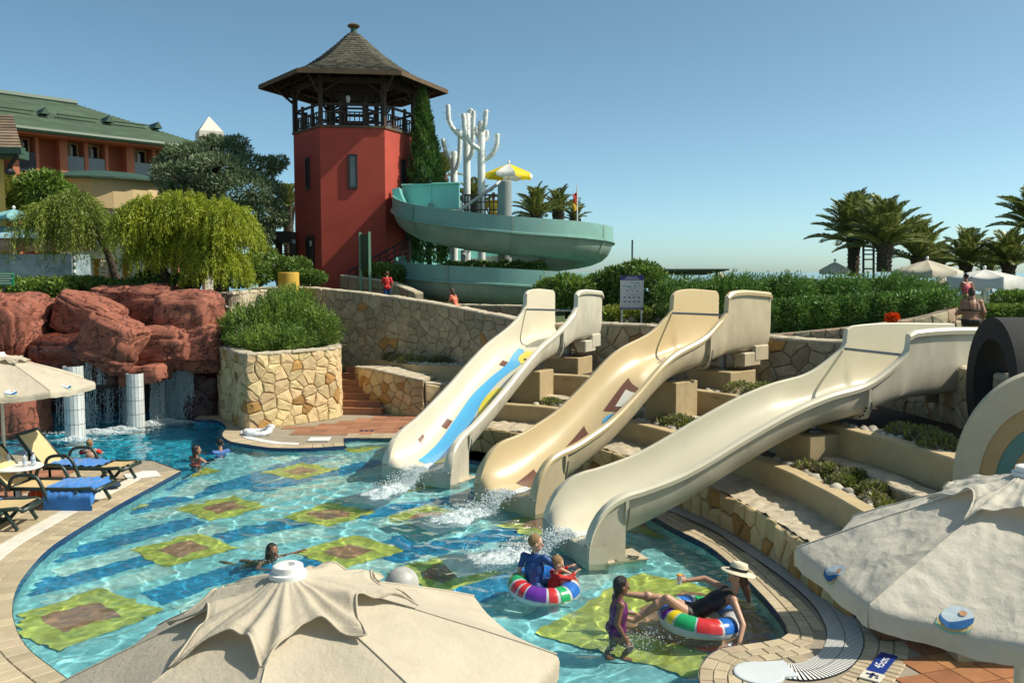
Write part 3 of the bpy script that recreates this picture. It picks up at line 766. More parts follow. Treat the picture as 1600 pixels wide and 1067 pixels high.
# upper retaining wall behind the slides
uw = [D(822, 505, 24.25), D(880, 505, 23.95), W(940, 506, 2.72), W(1040, 512, 2.68), W(1200, 530, 2.58), W(1322, 536, 2.57), W(1440, 552, 2.52), W(1520, 582, 2.48), Vector((8.2, 12.0, 2.4))]
uw_path = spline([(p.x, p.y) for p in uw], 80)
stone_wall('upper_wall', uw_path, const(1.0), ramp_f((0, 2.66), (.2, 2.68), (.5, 2.56), (1, 2.44)), .4, .44, .28, (M_stone_grey, M_stone_orange, .04), 'curved rubble retaining wall running behind the tops of the three slides', 12, side=1, cap_len=.8, capd=.07)
# low wall next to the pool deck
lw = [W(738, 703, Z_DECK), W(800, 712, Z_DECK), Vector((1.0, 18.7, 0)), Vector((2.3, 16.6, 0)), W(1102, 808, Z_DECK), W(1175, 848, Z_DECK), W(1240, 895, Z_DECK), W(1283, 928, Z_DECK), W(1334, 963, Z_DECK)]
lw_path = spline([(p.x, p.y) for p in lw], 90)
stone_wall('low_wall', lw_path, const(.06), const(.62), .55, .36, .30, (M_stone_warm, M_stone_orange, .16), 'knee high yellow rubble wall curving along the deck under the slides', 21, side=1, depth=.06, gap=.012, cap=False)
lgA = spline([(-.45, 20.95), (.95, 20.15), (2.45, 18.3), (3.27, 16.65), (4.22, 14.1), (4.6, 11.3), (4.6, 10.3)], 91); lgB = resample(lw_path, 91); lgm = MB()
def lg_pt(u, v):
    i = min(89.999, u * 90); k = int(i); f = i - k; a = lgB[k] * (1 - f) + lgB[k + 1] * f; b = lgA[k] * (1 - f) + lgA[k + 1] * f; p = a + (b - a) * v; q = Vector((p[0], p[1], 0))
    return Vector((p[0], p[1], .625 + .035 * mnoise.noise(q * 2.5) + .03 * mnoise.noise(q * 7) + .016 * abs(mnoise.noise(q * 16)) + .05 * v))
lgm.grid(lg_pt, 260, 16); tag(lgm.build('ledge', M_ledge, None, True), kind='structure')
# cream retaining walls of the terraces (smooth render)
def cream_wall(path, z0, z1, th, label, side=1):
    P = spline(path, 40); mb = MB(); T = np.gradient(P, axis=0); T /= np.linalg.norm(T, axis=1)[:, None]; Nn = np.stack([T[:, 1], -T[:, 0]], 1) * side; rings = []
    for i in range(40):
        f = P[i]; b = P[i] - Nn[i] * th; e = .018; zb = z1 + .004 * math.sin(i * 1.7)
        rings.append([Vector((f[0], f[1], z0)), Vector((f[0], f[1], zb - e)), Vector((f[0] - Nn[i][0] * e, f[1] - Nn[i][1] * e, zb)), Vector((b[0] + Nn[i][0] * e, b[1] + Nn[i][1] * e, zb)), Vector((b[0], b[1], zb - e)), Vector((b[0], b[1], z0))])
    mb.ring_loft(rings); return tag(mb.build('retaining_wall', M_cream), label, 'retaining wall')
wallA = [(-.75, 21.0), (-.16, 20.6), (.87, 20.0), (2.33, 18.2), (3.15, 16.6), (4.1, 14.1), (4.48, 11.3), (4.5, 9.2)]
wallB = [(.3, 22.1), (.9, 21.7), (1.75, 21.2), (3.7, 18.9), (4.5, 17.7), (5.3, 14.1), (5.9, 11.7), (5.95, 8.8)]
cream_wall(wallA, .55, 1.05, .26, 'lower smooth cream retaining wall stepping up just behind the knee high stone wall')
cream_wall(wallB, 1.0, 1.62, .26, 'upper smooth cream retaining wall half way up the planted terraces')
ledgeC = [(.1, 21.5), (.75, 21.05), (1.5, 20.5), (3.3, 18.4), (4.15, 16.9), (5.0, 14.1), (5.35, 11.8), (5.4, 9.0)]
stone_wall('terrace_ledge', spline(ledgeC, 60), const(.9), const(1.12), .34, .42, .22, (M_ledge, M_stone_warm, .3), 'rough pale stone ledge at the foot of the upper cream retaining wall', 31, side=1, cap_len=.7, capd=.05, cap=True)
A_ = spline(wallA, 30); B_ = spline(wallB, 30); C_ = spline(ledgeC, 30)
def bed(a, b, z, nm='flower_bed'):
    tag(fill_poly([Vector((p[0], p[1], 0)) for p in a] + [Vector((p[0], p[1], 0)) for p in b[::-1]], z).build(nm, M_soil), kind='structure')
bed(A_, C_, .95); bed(B_, resample(uw_path, 30) if False else spline([(1.0, 24.0), (2.4, 23.4), (4.4, 20.8), (5.8, 19.9), (6.9, 18.0), (7.5, 14.8), (8.3, 11.0), (8.3, 9.5)], 30), 1.52)
tag(fill_poly([Vector(p) for p in ((5.9, 9.05, 0), (40, 9.05, 0), (40, 12.4, 0), (8.1, 12.4, 0), (8.1, 9.6, 0))], 1.50).build('flower_bed', M_soil), kind='structure')
cream_wall([(4.62, 9.0), (12, 9.0), (24, 9.0), (40, 9.0)], -.1, 1.6, .3, 'long cream retaining wall behind the terracotta floor, mostly hidden by the right parasol')
cream_wall([(8.3, 12.2), (14, 12.2), (26, 12.2), (40, 12.2)], 1.3, 2.6, .3, 'cream retaining wall of the upper terrace beyond the black ring')
# cream bed at the foot of the ramp wall
kb = [(-4.55, 27.75), (-3.9, 27.0), (-2.85, 25.75), (-1.15, 25.45), (-.3, 24.9)]
pts_ = resample([kb[0], kb[1], kb[2], kb[3], kb[4]], 5)
kbm = MB(); rings = []
kpts = [Vector((p[0], p[1], 0)) for p in kb]
for i, p in enumerate(kpts):
    t = ((kpts[min(i + 1, 4)] - kpts[max(i - 1, 0)])).normalized(); n = Vector((t.y, -t.x, 0)); b = p - n * .28
    rings.append([Vector((p.x, p.y, .8)), Vector((p.x, p.y, 1.42)), Vector((b.x, b.y, 1.42)), Vector((b.x, b.y, .8))])
kbm.ring_loft(rings); tag(kbm.build('retaining_wall', M_cream), 'angular cream kerb of the flower bed at the foot of the sloping ramp wall', 'retaining wall')
tag(fill_poly([Vector(p) for p in [(-4.55, 27.8, 0), (-3.9, 27.1, 0), (-2.85, 25.85, 0), (-1.15, 25.5, 0), (-.3, 25, 0), (.4, 25.2, 0), (-2, 27.2, 0), (-4.6, 28.6, 0)]], 1.34).build('flower_bed', M_soil), kind='structure')
# upper terrace ground: from the walls back to the sea front
ut = [Vector((p[0], p[1], 0)) for p in offset_curve([Vector((a, b, 0)) for a, b in rw_path], .2)] + [Vector((p[0], p[1], 0)) for p in offset_curve([Vector((a, b, 0)) for a, b in uw_path], .2)][4:] + [Vector((9, 12.3, 0)), Vector((80, 12.3, 0)), Vector((80, 62, 0)), Vector((-80, 75, 0)), Vector((-80, 29, 0)), Vector((-12, 29.2, 0))]
tag(fill_poly(ut, 2.5).build('upper_terrace', M_grass_far), kind='structure')
# wall and parapet behind the ramp
stone_wall('back_wall', [(p[0], p[1]) for p in spline([(D(532, 440, 33.5).x, 33.5), (D(600, 440, 32.5).x, 32.5), (D(650, 450, 31).x, 31.0)], 20)], const(2.5), ramp_f((0, 3.95), (.5, 3.75), (1, 3.35)), .3, .45, .35, (M_stone_pink, M_stone_grey, .3), 'short stone wall holding the shrubs below the notice board at the tower', 41, side=1)
stone_wall('back_wall', [(p[0], p[1]) for p in spline([(D(640, 450, 31.6).x, 31.6), (D(720, 460, 30.6).x, 30.6), (D(830, 470, 29.5).x, 29.5)], 20)], const(2.4), const(2.95), .3, .5, .4, (M_stone_pink, M_stone_grey, .3), 'low pinkish stone kerb at the foot of the turquoise slide', 42, side=1)
# hedge wall right
hw_path = [(D(1205, 520, 21.6).x, 21.6), (D(1300, 520, 21.5).x, 21.5), (D(1400, 515, 21.4).x, 21.4), (D(1470, 515, 21.6).x, 21.6), (D(1499, 515, 22.2).x, 22.2)]
def hw_top(t):
    px = 1205 + 294 * t; return D(px, np.interp(px, [1205, 1300, 1400, 1499], [523, 512, 497, 479]), 21.6).z
stone_wall('hedge_wall', spline(hw_path, 30), const(2.3), hw_top, .3, .34, .36, (M_stone_pink, M_stone_grey, .2), 'pinkish stone wall under the clipped juniper hedge', 51, side=1, cap=False)
# pale boulder edging at the sign
for k in range(4):
    c = W(975 + 21 * k, 502, 2.75); mb = MB(); mb.ell(c + Vector((0, .9, .02)), (.17, .12, .13), 10, 7); tag(mb.build('edging_stone', M_ledge, None, True), ('first', 'second', 'third', 'fourth')[k] + ' pale edging stone from the spiral slide in the row at the rules sign', 'stone', 'edging stones below the sign')
# ------------------------------------------------------------------ the three body slides
def gel(name, col, stain):
    return mat(name, col, 0.33, var=0.07, scale=1.6, bump=0.03, bscale=9, coat=0.15, dirt=(stain, 3.0, 0.35))
M_sl1 = gel('ivory_gelcoat', (0.68, 0.62, 0.475), (0.60, 0.53, 0.38))
M_sl2 = gel('sand_gelcoat', (0.61, 0.475, 0.265), (0.50, 0.40, 0.24))
M_sl3 = gel('pale_gelcoat', (0.68, 0.62, 0.465), (0.52, 0.46, 0.33))
def shellmat(name, col): return mat(name, col, 0.5, var=0.25, scale=2.5, bump=0.08, bscale=12, dirt=((0.34, 0.30, 0.22), 4.0, 0.6), stretch=(1, 1, .5))
M_sh1 = shellmat('weathered_ivory_shell', (0.62, 0.57, 0.45)); M_sh2 = shellmat('weathered_sand_shell', (0.55, 0.46, 0.30)); M_sh3 = shellmat('weathered_pale_shell', (0.58, 0.53, 0.41))
M_steel = mat('grey_steel', (0.28, 0.30, 0.31), 0.4, metal=0.6, var=.2)
M_d_blue = mat('sky_blue_paint', (0.10, 0.42, 0.72), 0.25, coat=.3); M_d_yel = mat('yellow_paint', (0.72, 0.60, 0.05), 0.25, coat=.3); M_d_grn = mat('olive_paint', (0.20, 0.24, 0.03), 0.3, coat=.3)
M_d_brn = mat('brown_paint', (0.17, 0.075, 0.05), 0.3, coat=.3); M_d_wht = mat('white_paint', (0.80, 0.76, 0.66), 0.3, coat=.3); M_d_navy = mat('navy_paint', (0.02, 0.05, 0.22), 0.3)
HW = 0.66
class Slide:
    def __init__(s, x0, y0, dx, dy, rim, bed, t_top, t_end):
        s.o = Vector((x0, y0, 0)); s.d = Vector((dx, dy, 0)).normalized(); s.n = Vector((s.d.y, -s.d.x, 0)); s.tt = t_top; s.te = t_end
        s.zr_ = smoothcurve(*zip(*rim)); s.zb_ = smoothcurve(*zip(*bed)); s.top = rim[-1][1]
        s.mouth = smoothcurve([0, .04, .10, .2, .34, .5, .7], [0, .28, .50, .71, .87, .96, 1.0])
    def zr(s, t):
        base = s.zr_(t)
        if t < .7: return .24 + (base - .24) * s.mouth(max(t, 0))
        return base
    def zb(s, t): return s.zb_(t)
    def inner(s, t, a):
        """point of the inner surface, a 0 (left rim) .. 1 (right rim)"""
        zr, zb = s.zr(t), s.zb(t); h = zr - zb
        e = np.interp(t, [0, 4.2, 5.4], [2.3, 2.6, 7.0])
        th = math.pi * (1 - a); c, sn = math.cos(th), math.sin(th)
        u = math.copysign(abs(c) ** (2 / e), c); v = abs(sn) ** (2 / e)
        wid = HW * (1.0 - .04 * (1 - v))
        return s.o + s.d * t + s.n * (u * HW) + Vector((0, 0, zr - h * v))
    def surf(s, t, a, off):
        e = .004; P0 = s.inner(t, a)
        p = s.inner(t, min(1, a + e)) - s.inner(t, max(0, a - e)); q = s.inner(t + e, a) - s.inner(t - e, a)
        n = p.cross(q); n.normalize()
        axis = s.o + s.d * t + Vector((0, 0, s.zr(t) + .4))
        if n.dot(axis - P0) < 0: n = -n
        return P0 + n * off
    def make(s, label, mi, mo, flange=(.78, 4.9), box=True):
        root = empty('water_slide', tuple(s.o), label, 'water slide', 'body slides into the pool')
        ts = sorted(set([0, .015, .03, .06, .10, .15, .2, .27, .34, .42, .5, .6, .7] + list(np.arange(.85, s.tt - .02, .15)) + [s.tt - .012, s.tt + .012] + list(np.arange(s.tt + .15, s.te - .2, .2)) + [s.te - .12, s.te - .07, s.te - .035, s.te - .01, s.te]))
        NA = 28; rings = []; wr = lambda t: np.interp(t, [0, .3, .8], [.17, .13, .10])
        inner_m = MB()
        for t in ts:
            zr = s.zr(t); 
            if t > s.tt: zr = s.top; 
            pts = []; w = wr(t); lp = .075
            I = [s.inner(t, k / NA) for k in range(NA + 1)]
            if t > s.te - .13:
                dt = t - (s.te - .12); drop = .12 - math.sqrt(max(0, .12 ** 2 - max(0, dt) ** 2))
                I = [Vector((p.x, p.y, min(p.z, zr - drop))) for p in I]
            zrr = I[0].z
            L0, R0 = I[0], I[-1]; n = s.n; U = Vector((0, 0, 1))
            pts = [L0 - n * w - U * (lp + .02), L0 - n * (w + .012) - U * .03, L0 - n * (w - .015) + U * .008, L0 - n * .02 + U * .018] + I + [R0 + n * .02 + U * .018, R0 + n * (w - .015) + U * .008, R0 + n * (w + .012) - U * .03, R0 + n * w - U * (lp + .02)]
            rings.append(pts)
        m = MB(); m.ring_loft(rings, closed=False, cap=False)
        m.build('chute', mi, root, ang=40)
        # outer shell
        rings = []; 
        for t in ts:
            off = .055; I = []
            for k in range(NA + 1):
                a = k / NA; p = s.inner(t, a); c = math.cos(math.pi * (1 - a)); 
                v = max(0, 1 - abs(c)) ; q = p + s.n * (off * (1 if a > .5 else -1) * min(1, abs(c) * 2.5)) - Vector((0, 0, off * min(1, v * 4)))
                I.append(q)
            rings.append(I[::-1])
        m = MB(); m.ring_loft(rings, closed=False, cap=False); m.build('shell', mo, root, ang=40)
        # front plate under the lip, rear end edge
        NA = 28; I = [s.inner(0, k / NA) for k in range(NA + 1)]; m = MB()
        O = [Vector((p.x, p.y, -.22)) + s.n * ((k / NA - .5) * .30) for k, p in enumerate(I)]
        O[0] = I[0] - s.n * .17; O[-1] = I[-1] + s.n * .17
        back = [p + s.d * .05 for p in O]
        OL = [I[0] - s.n * .17] + [Vector((I[0].x, I[0].y, -.22)) - s.n * .16] + [Vector((p.x, p.y, -.22)) for p in I] + [Vector((I[-1].x, I[-1].y, -.22)) + s.n * .16, I[-1] + s.n * .17]
        IL = [I[0], I[0]] + I + [I[-1], I[-1]]
        m.ring_loft([IL, OL, [p + s.d * .3 for p in OL]], closed=False, cap=False); m.build('mouth_plate', mo, root, ang=40)
        for sg in (-1, 1):
            # cheek that closes the side of the mouth below the rim
            m = MB(); f = []; 
            for t in np.linspace(0, flange[0], 9):
                p = s.o + s.d * t + s.n * (sg * (HW + .085)); f.append((p + Vector((0, 0, s.zr(t) - .07)), p + Vector((0, 0, max(-.2, s.zb(t) - .35 if t > .4 else -.2)))))
            vs = [x for ab in f for x in ab] + [x - s.n * (sg * .03) for ab in f for x in ab]
            fs = [(2 * i, 2 * i + 1, 2 * i + 3, 2 * i + 2) for i in range(8)]; fs += [tuple(q + 18 for q in ff[::-1]) for ff in fs] + [(16, 17, 35, 34)]
            m.add(vs, fs); m.build('mouth_cheek', mo, root)
        for tf in flange:
            m = MB(); rg = []
            for dt in (-.022, .022):
                ringi = [s.inner(tf + dt, k / NA) for k in range(NA + 1)]; outp = []
                for k in range(NA + 1):
                    a = k / NA; c = math.cos(math.pi * (1 - a)); v = max(0, 1 - abs(c)); 
                    outp.append([ringi[k] + s.n * (o_ * (1 if a > .5 else -1) * min(1, abs(c) * 2.5)) - Vector((0, 0, o_ * min(1, v * 4) + .085 * max(0, 1 - v * 6))) for o_ in (.05, .135)])
                rg.append(outp)
            K = NA + 1
            vs = [p for outp in rg for o2 in outp for p in o2]; fs = []
            for k in range(NA):
                A0, A1 = 2 * k, 2 * k + 2; B0, B1 = 2 * K + 2 * k, 2 * K + 2 * k + 2
                fs += [(A0, A1, A1 + 1, A0 + 1), (B0, B0 + 1, B1 + 1, B1), (A0 + 1, A1 + 1, B1 + 1, B0 + 1)]
            m.add(vs, fs); fl = m.build('joint_flange', mo, root)
            st_ = MB()
            for k in range(NA // 2, NA - 1):
                p = rg[1][k][1]; q = rg[1][k + 1][1]
                st_.tube([p + s.d * .01, q + s.d * .01], .014, 5, cap=False)
            st_.build('steel_strap', M_steel, fl)
            for k in (16, 19, 21, 23, 25):
                p = (rg[0][k][0] * .45 + rg[0][k][1] * .55); b = MB(); b.tube([p - s.d * .02, p - s.d * .0], .016, 6); b.build('bolt', M_dark, fl)
        if box:
            c = s.o + s.d * (s.te - .62); zb = s.zb(s.te); ang = math.atan2(s.d.y, s.d.x)
            for sg in (-1, 1):
                MB().bevbox(c + s.n * (sg * .56) + Vector((0, 0, zb - .22)), (.62, .26, .3), .02, ang).build('foot_box', mo, root)
                MB().bevbox(c + s.d * .34 + s.n * (sg * .64) + Vector((0, 0, zb - .1)), (.52, .12, .34), .02, ang).build('foot_box', mo, root)
        # end posts (raised corner where the start panel begins)
        tb = s.tt - .06; zbar = s.zr(s.tt - .25) + .12
        a = s.o + s.d * tb - s.n * (HW - .02); b = s.o + s.d * tb + s.n * (HW - .02)
        m = MB(); m.tube([Vector((a.x, a.y, zbar)), Vector((b.x, b.y, zbar))], .026, 8); m.build('crossbar', M_steel, root)
        s.root = root; return root
    def strip(s, name, m, tlist, alo, ahi, off=.006, n=40, k=8):
        lo, hi = smoothcurve(tlist, alo), smoothcurve(tlist, ahi); mb = MB(); t0, t1 = tlist[0], tlist[-1]
        mb.grid(lambda u, v: s.surf(t0 + (t1 - t0) * u, lo(t0 + (t1 - t0) * u) + (hi(t0 + (t1 - t0) * u) - lo(t0 + (t1 - t0) * u)) * v, off), n, k)
        return mb.build(name, m, s.root, True)
    def patch(s, name, m, poly, off=.007):
        """small figure given as (t, a) corners"""
        c = (sum(p[0] for p in poly) / len(poly), sum(p[1] for p in poly) / len(poly)); mb = MB(); K = 5; vs = [s.surf(*c, off)]; n = 0; ring = []
        dense = []
        for i, p in enumerate(poly):
            q = poly[(i + 1) % len(poly)]
            for j in range(5): dense.append((lerp(p[0], q[0], j / 5), lerp(p[1], q[1], j / 5)))
        N_ = len(dense); fs = []
        for r_ in range(1, K + 1):
            for p in dense: vs.append(s.surf(lerp(c[0], p[0], r_ / K), lerp(c[1], p[1], r_ / K), off))
        for j in range(N_): fs.append((0, 1 + j, 1 + (j + 1) % N_))
        for r_ in range(K - 1):
            for j in range(N_):
                A = 1 + r_ * N_ + j; B = 1 + r_ * N_ + (j + 1) % N_; fs.append((A, A + N_, B + N_, B))
        mb.add(vs, fs); return mb.build(name, m, s.root, True)
    def disc(s, name, m, t, a, rt, ra): return s.patch(name, m, [(t + rt * math.cos(q), a + ra * math.sin(q)) for q in [2 * math.pi * k / 12 for k in range(12)]])
rim1 = [(0, .80), (.5, .88), (1.0, 1.03), (1.5, 1.25), (2.3, 1.63), (3.0, 2.0), (3.8, 2.38), (4.5, 2.62), (4.9, 2.76), (5.35, 2.98), (5.69, 3.27), (5.72, 3.60), (7.3, 3.60)]
bed1 = [(0, .20), (.5, .22), (1.0, .36), (1.5, .60), (2.3, 1.0), (3.0, 1.38), (3.8, 1.78), (4.5, 2.05), (5.0, 2.2), (5.7, 2.38), (6.2, 2.42), (7.3, 2.44)]
S1 = Slide(-1.9, 17.4, .5, .866, rim1, bed1, 5.70, 7.25)
S1.make('ivory open water slide with blue yellow and green painted swoosh, the farthest of the three', M_sl1, M_sh1)
tl = [.52, .9, 1.4, 2.0, 2.7, 3.3, 4.0, 4.6, 5.0]
S1.strip('blue_swoosh', M_d_blue, tl, [.36, .36, .36, .33, .30, .33, .38, .36, .34], [.50, .54, .55, .51, .46, .46, .50, .50, .44])
S1.strip('yellow_swoosh', M_d_yel, [.60, .9, 1.2, 1.5], [.50, .54, .56, .56], [.64, .72, .70, .60], .008)
S1.strip('olive_swoosh', M_d_grn, [2.05, 2.4, 2.8, 3.2], [.56, .52, .50, .56], [.66, .70, .70, .66], .009)
S1.strip('yellow_swoosh', M_d_yel, [2.2, 2.5, 2.9, 3.2], [.53, .475, .46, .50], [.57, .53, .51, .56], .010)
S1.strip('yellow_swoosh', M_d_yel, [4.2, 4.5, 4.9], [.50, .46, .48], [.60, .60, .54], .009)
for t, a, w in ((1.0, .20, .11), (1.75, .29, .15), (4.05, .34, .12)): S1.patch('brown_square', M_d_brn, [(t - w, a - .035), (t + w * .7, a - .045), (t + w, a + .035), (t - w * .7, a + .045)])
rim2 = [(0, .82), (.4, .94), (1.0, 1.04), (1.5, 1.2), (2.0, 1.40), (2.7, 1.82), (3.4, 2.3), (3.85, 2.52), (4.78, 2.8), (5.3, 3.12), (5.49, 3.28), (5.52, 3.65), (7.2, 3.65)]
bed2 = [(0, .20), (.5, .22), (1.0, .35), (1.5, .55), (2.0, .78), (2.7, 1.2), (3.4, 1.68), (3.85, 1.93), (4.6, 2.16), (5.1, 2.28), (5.6, 2.38), (6.2, 2.42), (7.2, 2.44)]
S2 = Slide(-.15, 15.5, .75, .66, rim2, bed2, 5.50, 7.15)
S2.make('sand coloured open water slide with brown zigzag triangles, the middle one of the three', M_sl2, M_sh2)
def chevron(t, a):
    S2.patch('brown_triangle', M_d_brn, [(t - .42, a + .02), (t + .42, a - .03), (t + .18, a + .24), (t - .30, a + .22)])
    S2.patch('white_triangle', M_d_wht, [(t - .26, a + .10), (t + .16, a + .06), (t + .1, a + .22), (t - .2, a + .22)], .010)
chevron(3.3, .36); chevron(2.0, .36); S2.patch('brown_triangle', M_d_brn, [(.55, .38), (1.05, .34), (.95, .56), (.65, .58)]); S2.patch('brown_triangle', M_d_brn, [(4.6, .40), (5.0, .36), (4.9, .46)])
S2.disc('blue_dot', M_d_blue, 2.75, .50, .13, .05)
rim3 = [(0, .84), (.5, .93), (.9, .99), (1.5, 1.14), (1.97, 1.32), (2.72, 1.66), (3.5, 1.98), (4.2, 2.19), (4.95, 2.34), (5.46, 2.61), (5.74, 2.86), (5.77, 3.13), (8.4, 3.13)]
bed3 = [(0, .20), (.5, .21), (.9, .30), (1.5, .52), (1.97, .72), (2.72, 1.08), (3.5, 1.42), (4.2, 1.66), (4.95, 1.86), (5.5, 2.02), (6.2, 2.08), (8.4, 2.1)]
S3 = Slide(.78, 13.05, .93, .36, rim3, bed3, 5.75, 8.3)
S3.make('pale cream open water slide with a navy dot, the nearest of the three', M_sl3, M_sh3, flange=(.62, 4.95))
S3.disc('navy_dot', M_d_navy, 2.35, .52, .14, .055); S3.disc('blue_dot', M_d_blue, 3.35, .57, .12, .04); S3.disc('blue_dot', M_d_blue, 3.9, .52, .1, .03)
# concrete plinths below the slides
M_plinth = mat('plinth_render', (0.46, 0.35, 0.19), 0.9, var=.2, scale=4, bump=.2, bscale=50, dirt=((0.25, .2, .13), 3, .5))
def plinth(S, t, w, l, z0, zt, label, dn=0):
    c = S.o + S.d * t + S.n * dn; ang = math.atan2(S.d.y, S.d.x)
    r_ = empty('slide_plinth', (c.x, c.y, z0), label, 'plinth')
    MB().bevbox((c.x, c.y, (z0 + zt) / 2), (l, w, zt - z0), .015, ang).build('block', M_plinth, r_)
    m = MB(); m.lathe((c.x, c.y, zt), [(.16, 0), (.16, .03), (.09, .05), (.09, S.zb(t) - zt - .04), (.2, S.zb(t) - zt - .02)], 12); m.build('bearing', M_steel, r_)
plinth(S1, 4.55, .80, .70, .8, 1.78, 'square cream block carrying the blue painted slide half way up', .12)
plinth(S1, 6.5, 1.0, .85, 1.2, 1.95, 'low cream block below the top end of the blue painted slide', .1)
plinth(S2, 4.5, .80, .72, .8, 1.88, 'square cream block carrying the sand coloured slide half way up', .1)
plinth(S2, 6.25, 1.1, .95, 1.2, 1.98, 'low cream block below the top end of the sand coloured slide', .1)
plinth(S3, 4.4, .85, .78, .8, 1.50, 'square cream block carrying the nearest slide half way up', .1)
for S, lb in ((S1, 'blue painted'), (S2, 'sand coloured'), (S3, 'nearest')):
    c = S.o + S.d * .62 + S.n * .15; ang = math.atan2(S.d.y, S.d.x); r_ = empty('mouth_plinth', (c.x, c.y, ZF), 'tiled block in the water holding up the mouth of the %s slide' % lb, 'plinth')
    MB().bevbox((c.x, c.y, (ZF - .06) / 2), (.62, 1.35, abs(ZF) - .06), .01, ang).build('block', M_mo_aqua, r_); MB().bevbox((c.x, c.y, -.03), (.66, 1.4, .07), .01, ang).build('slab', M_ledge, r_)
# ------------------------------------------------------------------ red lookout tower
M_red = mat('brick_red_plaster', (0.47, 0.068, 0.042), 0.85, var=.16, scale=1.5, bump=.25, bscale=60, dirt=((.24, .03, .02), 1.2, .4))
M_wood = mat('dark_timber', (0.060, 0.032, 0.022), 0.7, var=.4, scale=6, bump=.3, bscale=30, stretch=(4, 4, .6), objvar=.3)
M_fascia = mat('weathered_fascia', (0.14, 0.085, 0.045), .8, var=.4, scale=4)
M_shing = mat('grey_shingle', (0.10, 0.092, 0.062), 0.9, var=.5, scale=7, bump=.6, bscale=22, island=.35, dirt=((.16, .13, .08), 3, .5))
M_glass = mat('dark_glass', (0.015, 0.02, 0.022), 0.06, spec=.8)
M_pane = mat('pale_grey_pane', (.20, .22, .21), .25, var=.3, scale=3)  # paler, greyer pane than the dark glass, front window only
M_green_p = mat('green_paint', (0.05, 0.12, 0.075), .5, var=.3)
TC = Vector((D(556, 300, 38).x, 38.0, 0)); TROT = R(7)
tw = empty('lookout_tower', (TC.x, TC.y, 2.5), 'brick red six sided tower with an open timber lookout and flared shingle roof', 'tower')
def hexpt(r, k, z, off=0): a = R(-120) + TROT + k * math.pi / 3 + off; return Vector((TC.x + r * math.cos(a), TC.y + r * math.sin(a), z))
ZW, ZE, ZA = 9.75, 11.72, 13.95
RW, RE = 2.52, 3.85
for k in range(6):
    a0, a1 = hexpt(RW, k, 2.5), hexpt(RW, k + 1, 2.5); b0, b1 = hexpt(RW - .2, k, 2.5), hexpt(RW - .2, k + 1, 2.5)
    m = MB(); m.prism([a0, a1, b1, b0], 2.5, ZW); m.build('wall', M_red, tw)
m = MB(); m.prism([hexpt(RW + .06, k, 0) for k in range(6)], ZW + .003, ZW + .10); m.build('floor_slab', M_fascia, tw)
def face_frame(k, w, zc, h, along=.5, door=False):
    a, b = hexpt(RW, k, 0), hexpt(RW, k + 1, 0); u = (b - a).normalized(); n = Vector((u.y, -u.x, 0)); c = a + (b - a) * along; ang = math.atan2(u.y, u.x)
    fr = MB(); t = .07
    for sx in (-1, 1): fr.box(c + u * (sx * (w / 2 - t / 2)) + n * .01 + Vector((0, 0, zc)), (t, .12, h), ang)
    for sz in (-1, 1): fr.box(c + n * .01 + Vector((0, 0, zc + sz * (h / 2 - t / 2))), (w - 2 * t - .004, .12, t), ang)
    f = fr.build('door_frame' if door else 'window_frame', M_dark, tw)
    g = MB(); g.box(c + n * .012 + Vector((0, 0, zc)), (w - 2 * t - .006, .03, h - 2 * t - .006), ang); g.build('door_leaf' if door else 'pane', M_dark if door else (M_pane if k == 0 else M_glass), f)
    if door: MB().box(c + n * .03 + u * .05 + Vector((0, 0, zc + .55)), (.16, .01, .22), ang).build('notice', M_white_plastic, f)
face_frame(0, .36, 8.05, 1.35); face_frame(1, .34, 8.05, 1.3, .55); face_frame(5, .30, 8.05, 1.3, .55)
face_frame(5, .72, 4.7, 1.75, .60, True)
# posts, braces, railing
for k in range(6):
    p = hexpt(RW - .08, k, 0); m = MB(); m.box((p.x, p.y, (ZW + .1 + ZE) / 2), (.17, .17, ZE - ZW - .1 + .1), TROT + k * math.pi / 3); m.build('post', M_wood, tw)
    q = hexpt(RE - .5, k, ZE + .03); m = MB(); m.tube([Vector((p.x, p.y, ZE - .75)), q], .055, 4); m.build('brace', M_wood, tw)
    for off in (-.16, .16):
        q2 = hexpt(RW - .3, k, ZE - .1, off * 2.2); m = MB(); m.tube([Vector((p.x, p.y, ZE - .6)), q2], .045, 4); m.build('brace', M_wood, tw)
    a, b = hexpt(RW - .08, k, 0), hexpt(RW - .08, k + 1, 0); u = (b - a); n_ = 13
    for z, r in ((ZW + .92, .055), (ZW + .62, .03), (ZW + .2, .035)):
        m = MB(); m.box(((a + b) / 2) + Vector((0, 0, z)), (u.length - .18, .07 if r > .05 else .05, r * 1.6), math.atan2(u.y, u.x)); m.build('rail', M_wood, tw)
    for j in range(1, n_):
        c = a + u * (j / n_); thick = .10 if j in (4, 9) else .04
        m = MB(); m.box((c.x, c.y, ZW + (.57 if thick > .05 else .42)), (thick, thick, .94 if thick > .05 else .40), math.atan2(u.y, u.x)); m.build('baluster', M_wood, tw)
    m = MB(); m.box(((hexpt(RW - .08, k, 0) + hexpt(RW - .08, k + 1, 0)) / 2) + Vector((0, 0, ZE - .12)), ((u.length - .1), .14, .2), math.atan2(u.y, u.x)); m.build('beam', M_wood, tw)
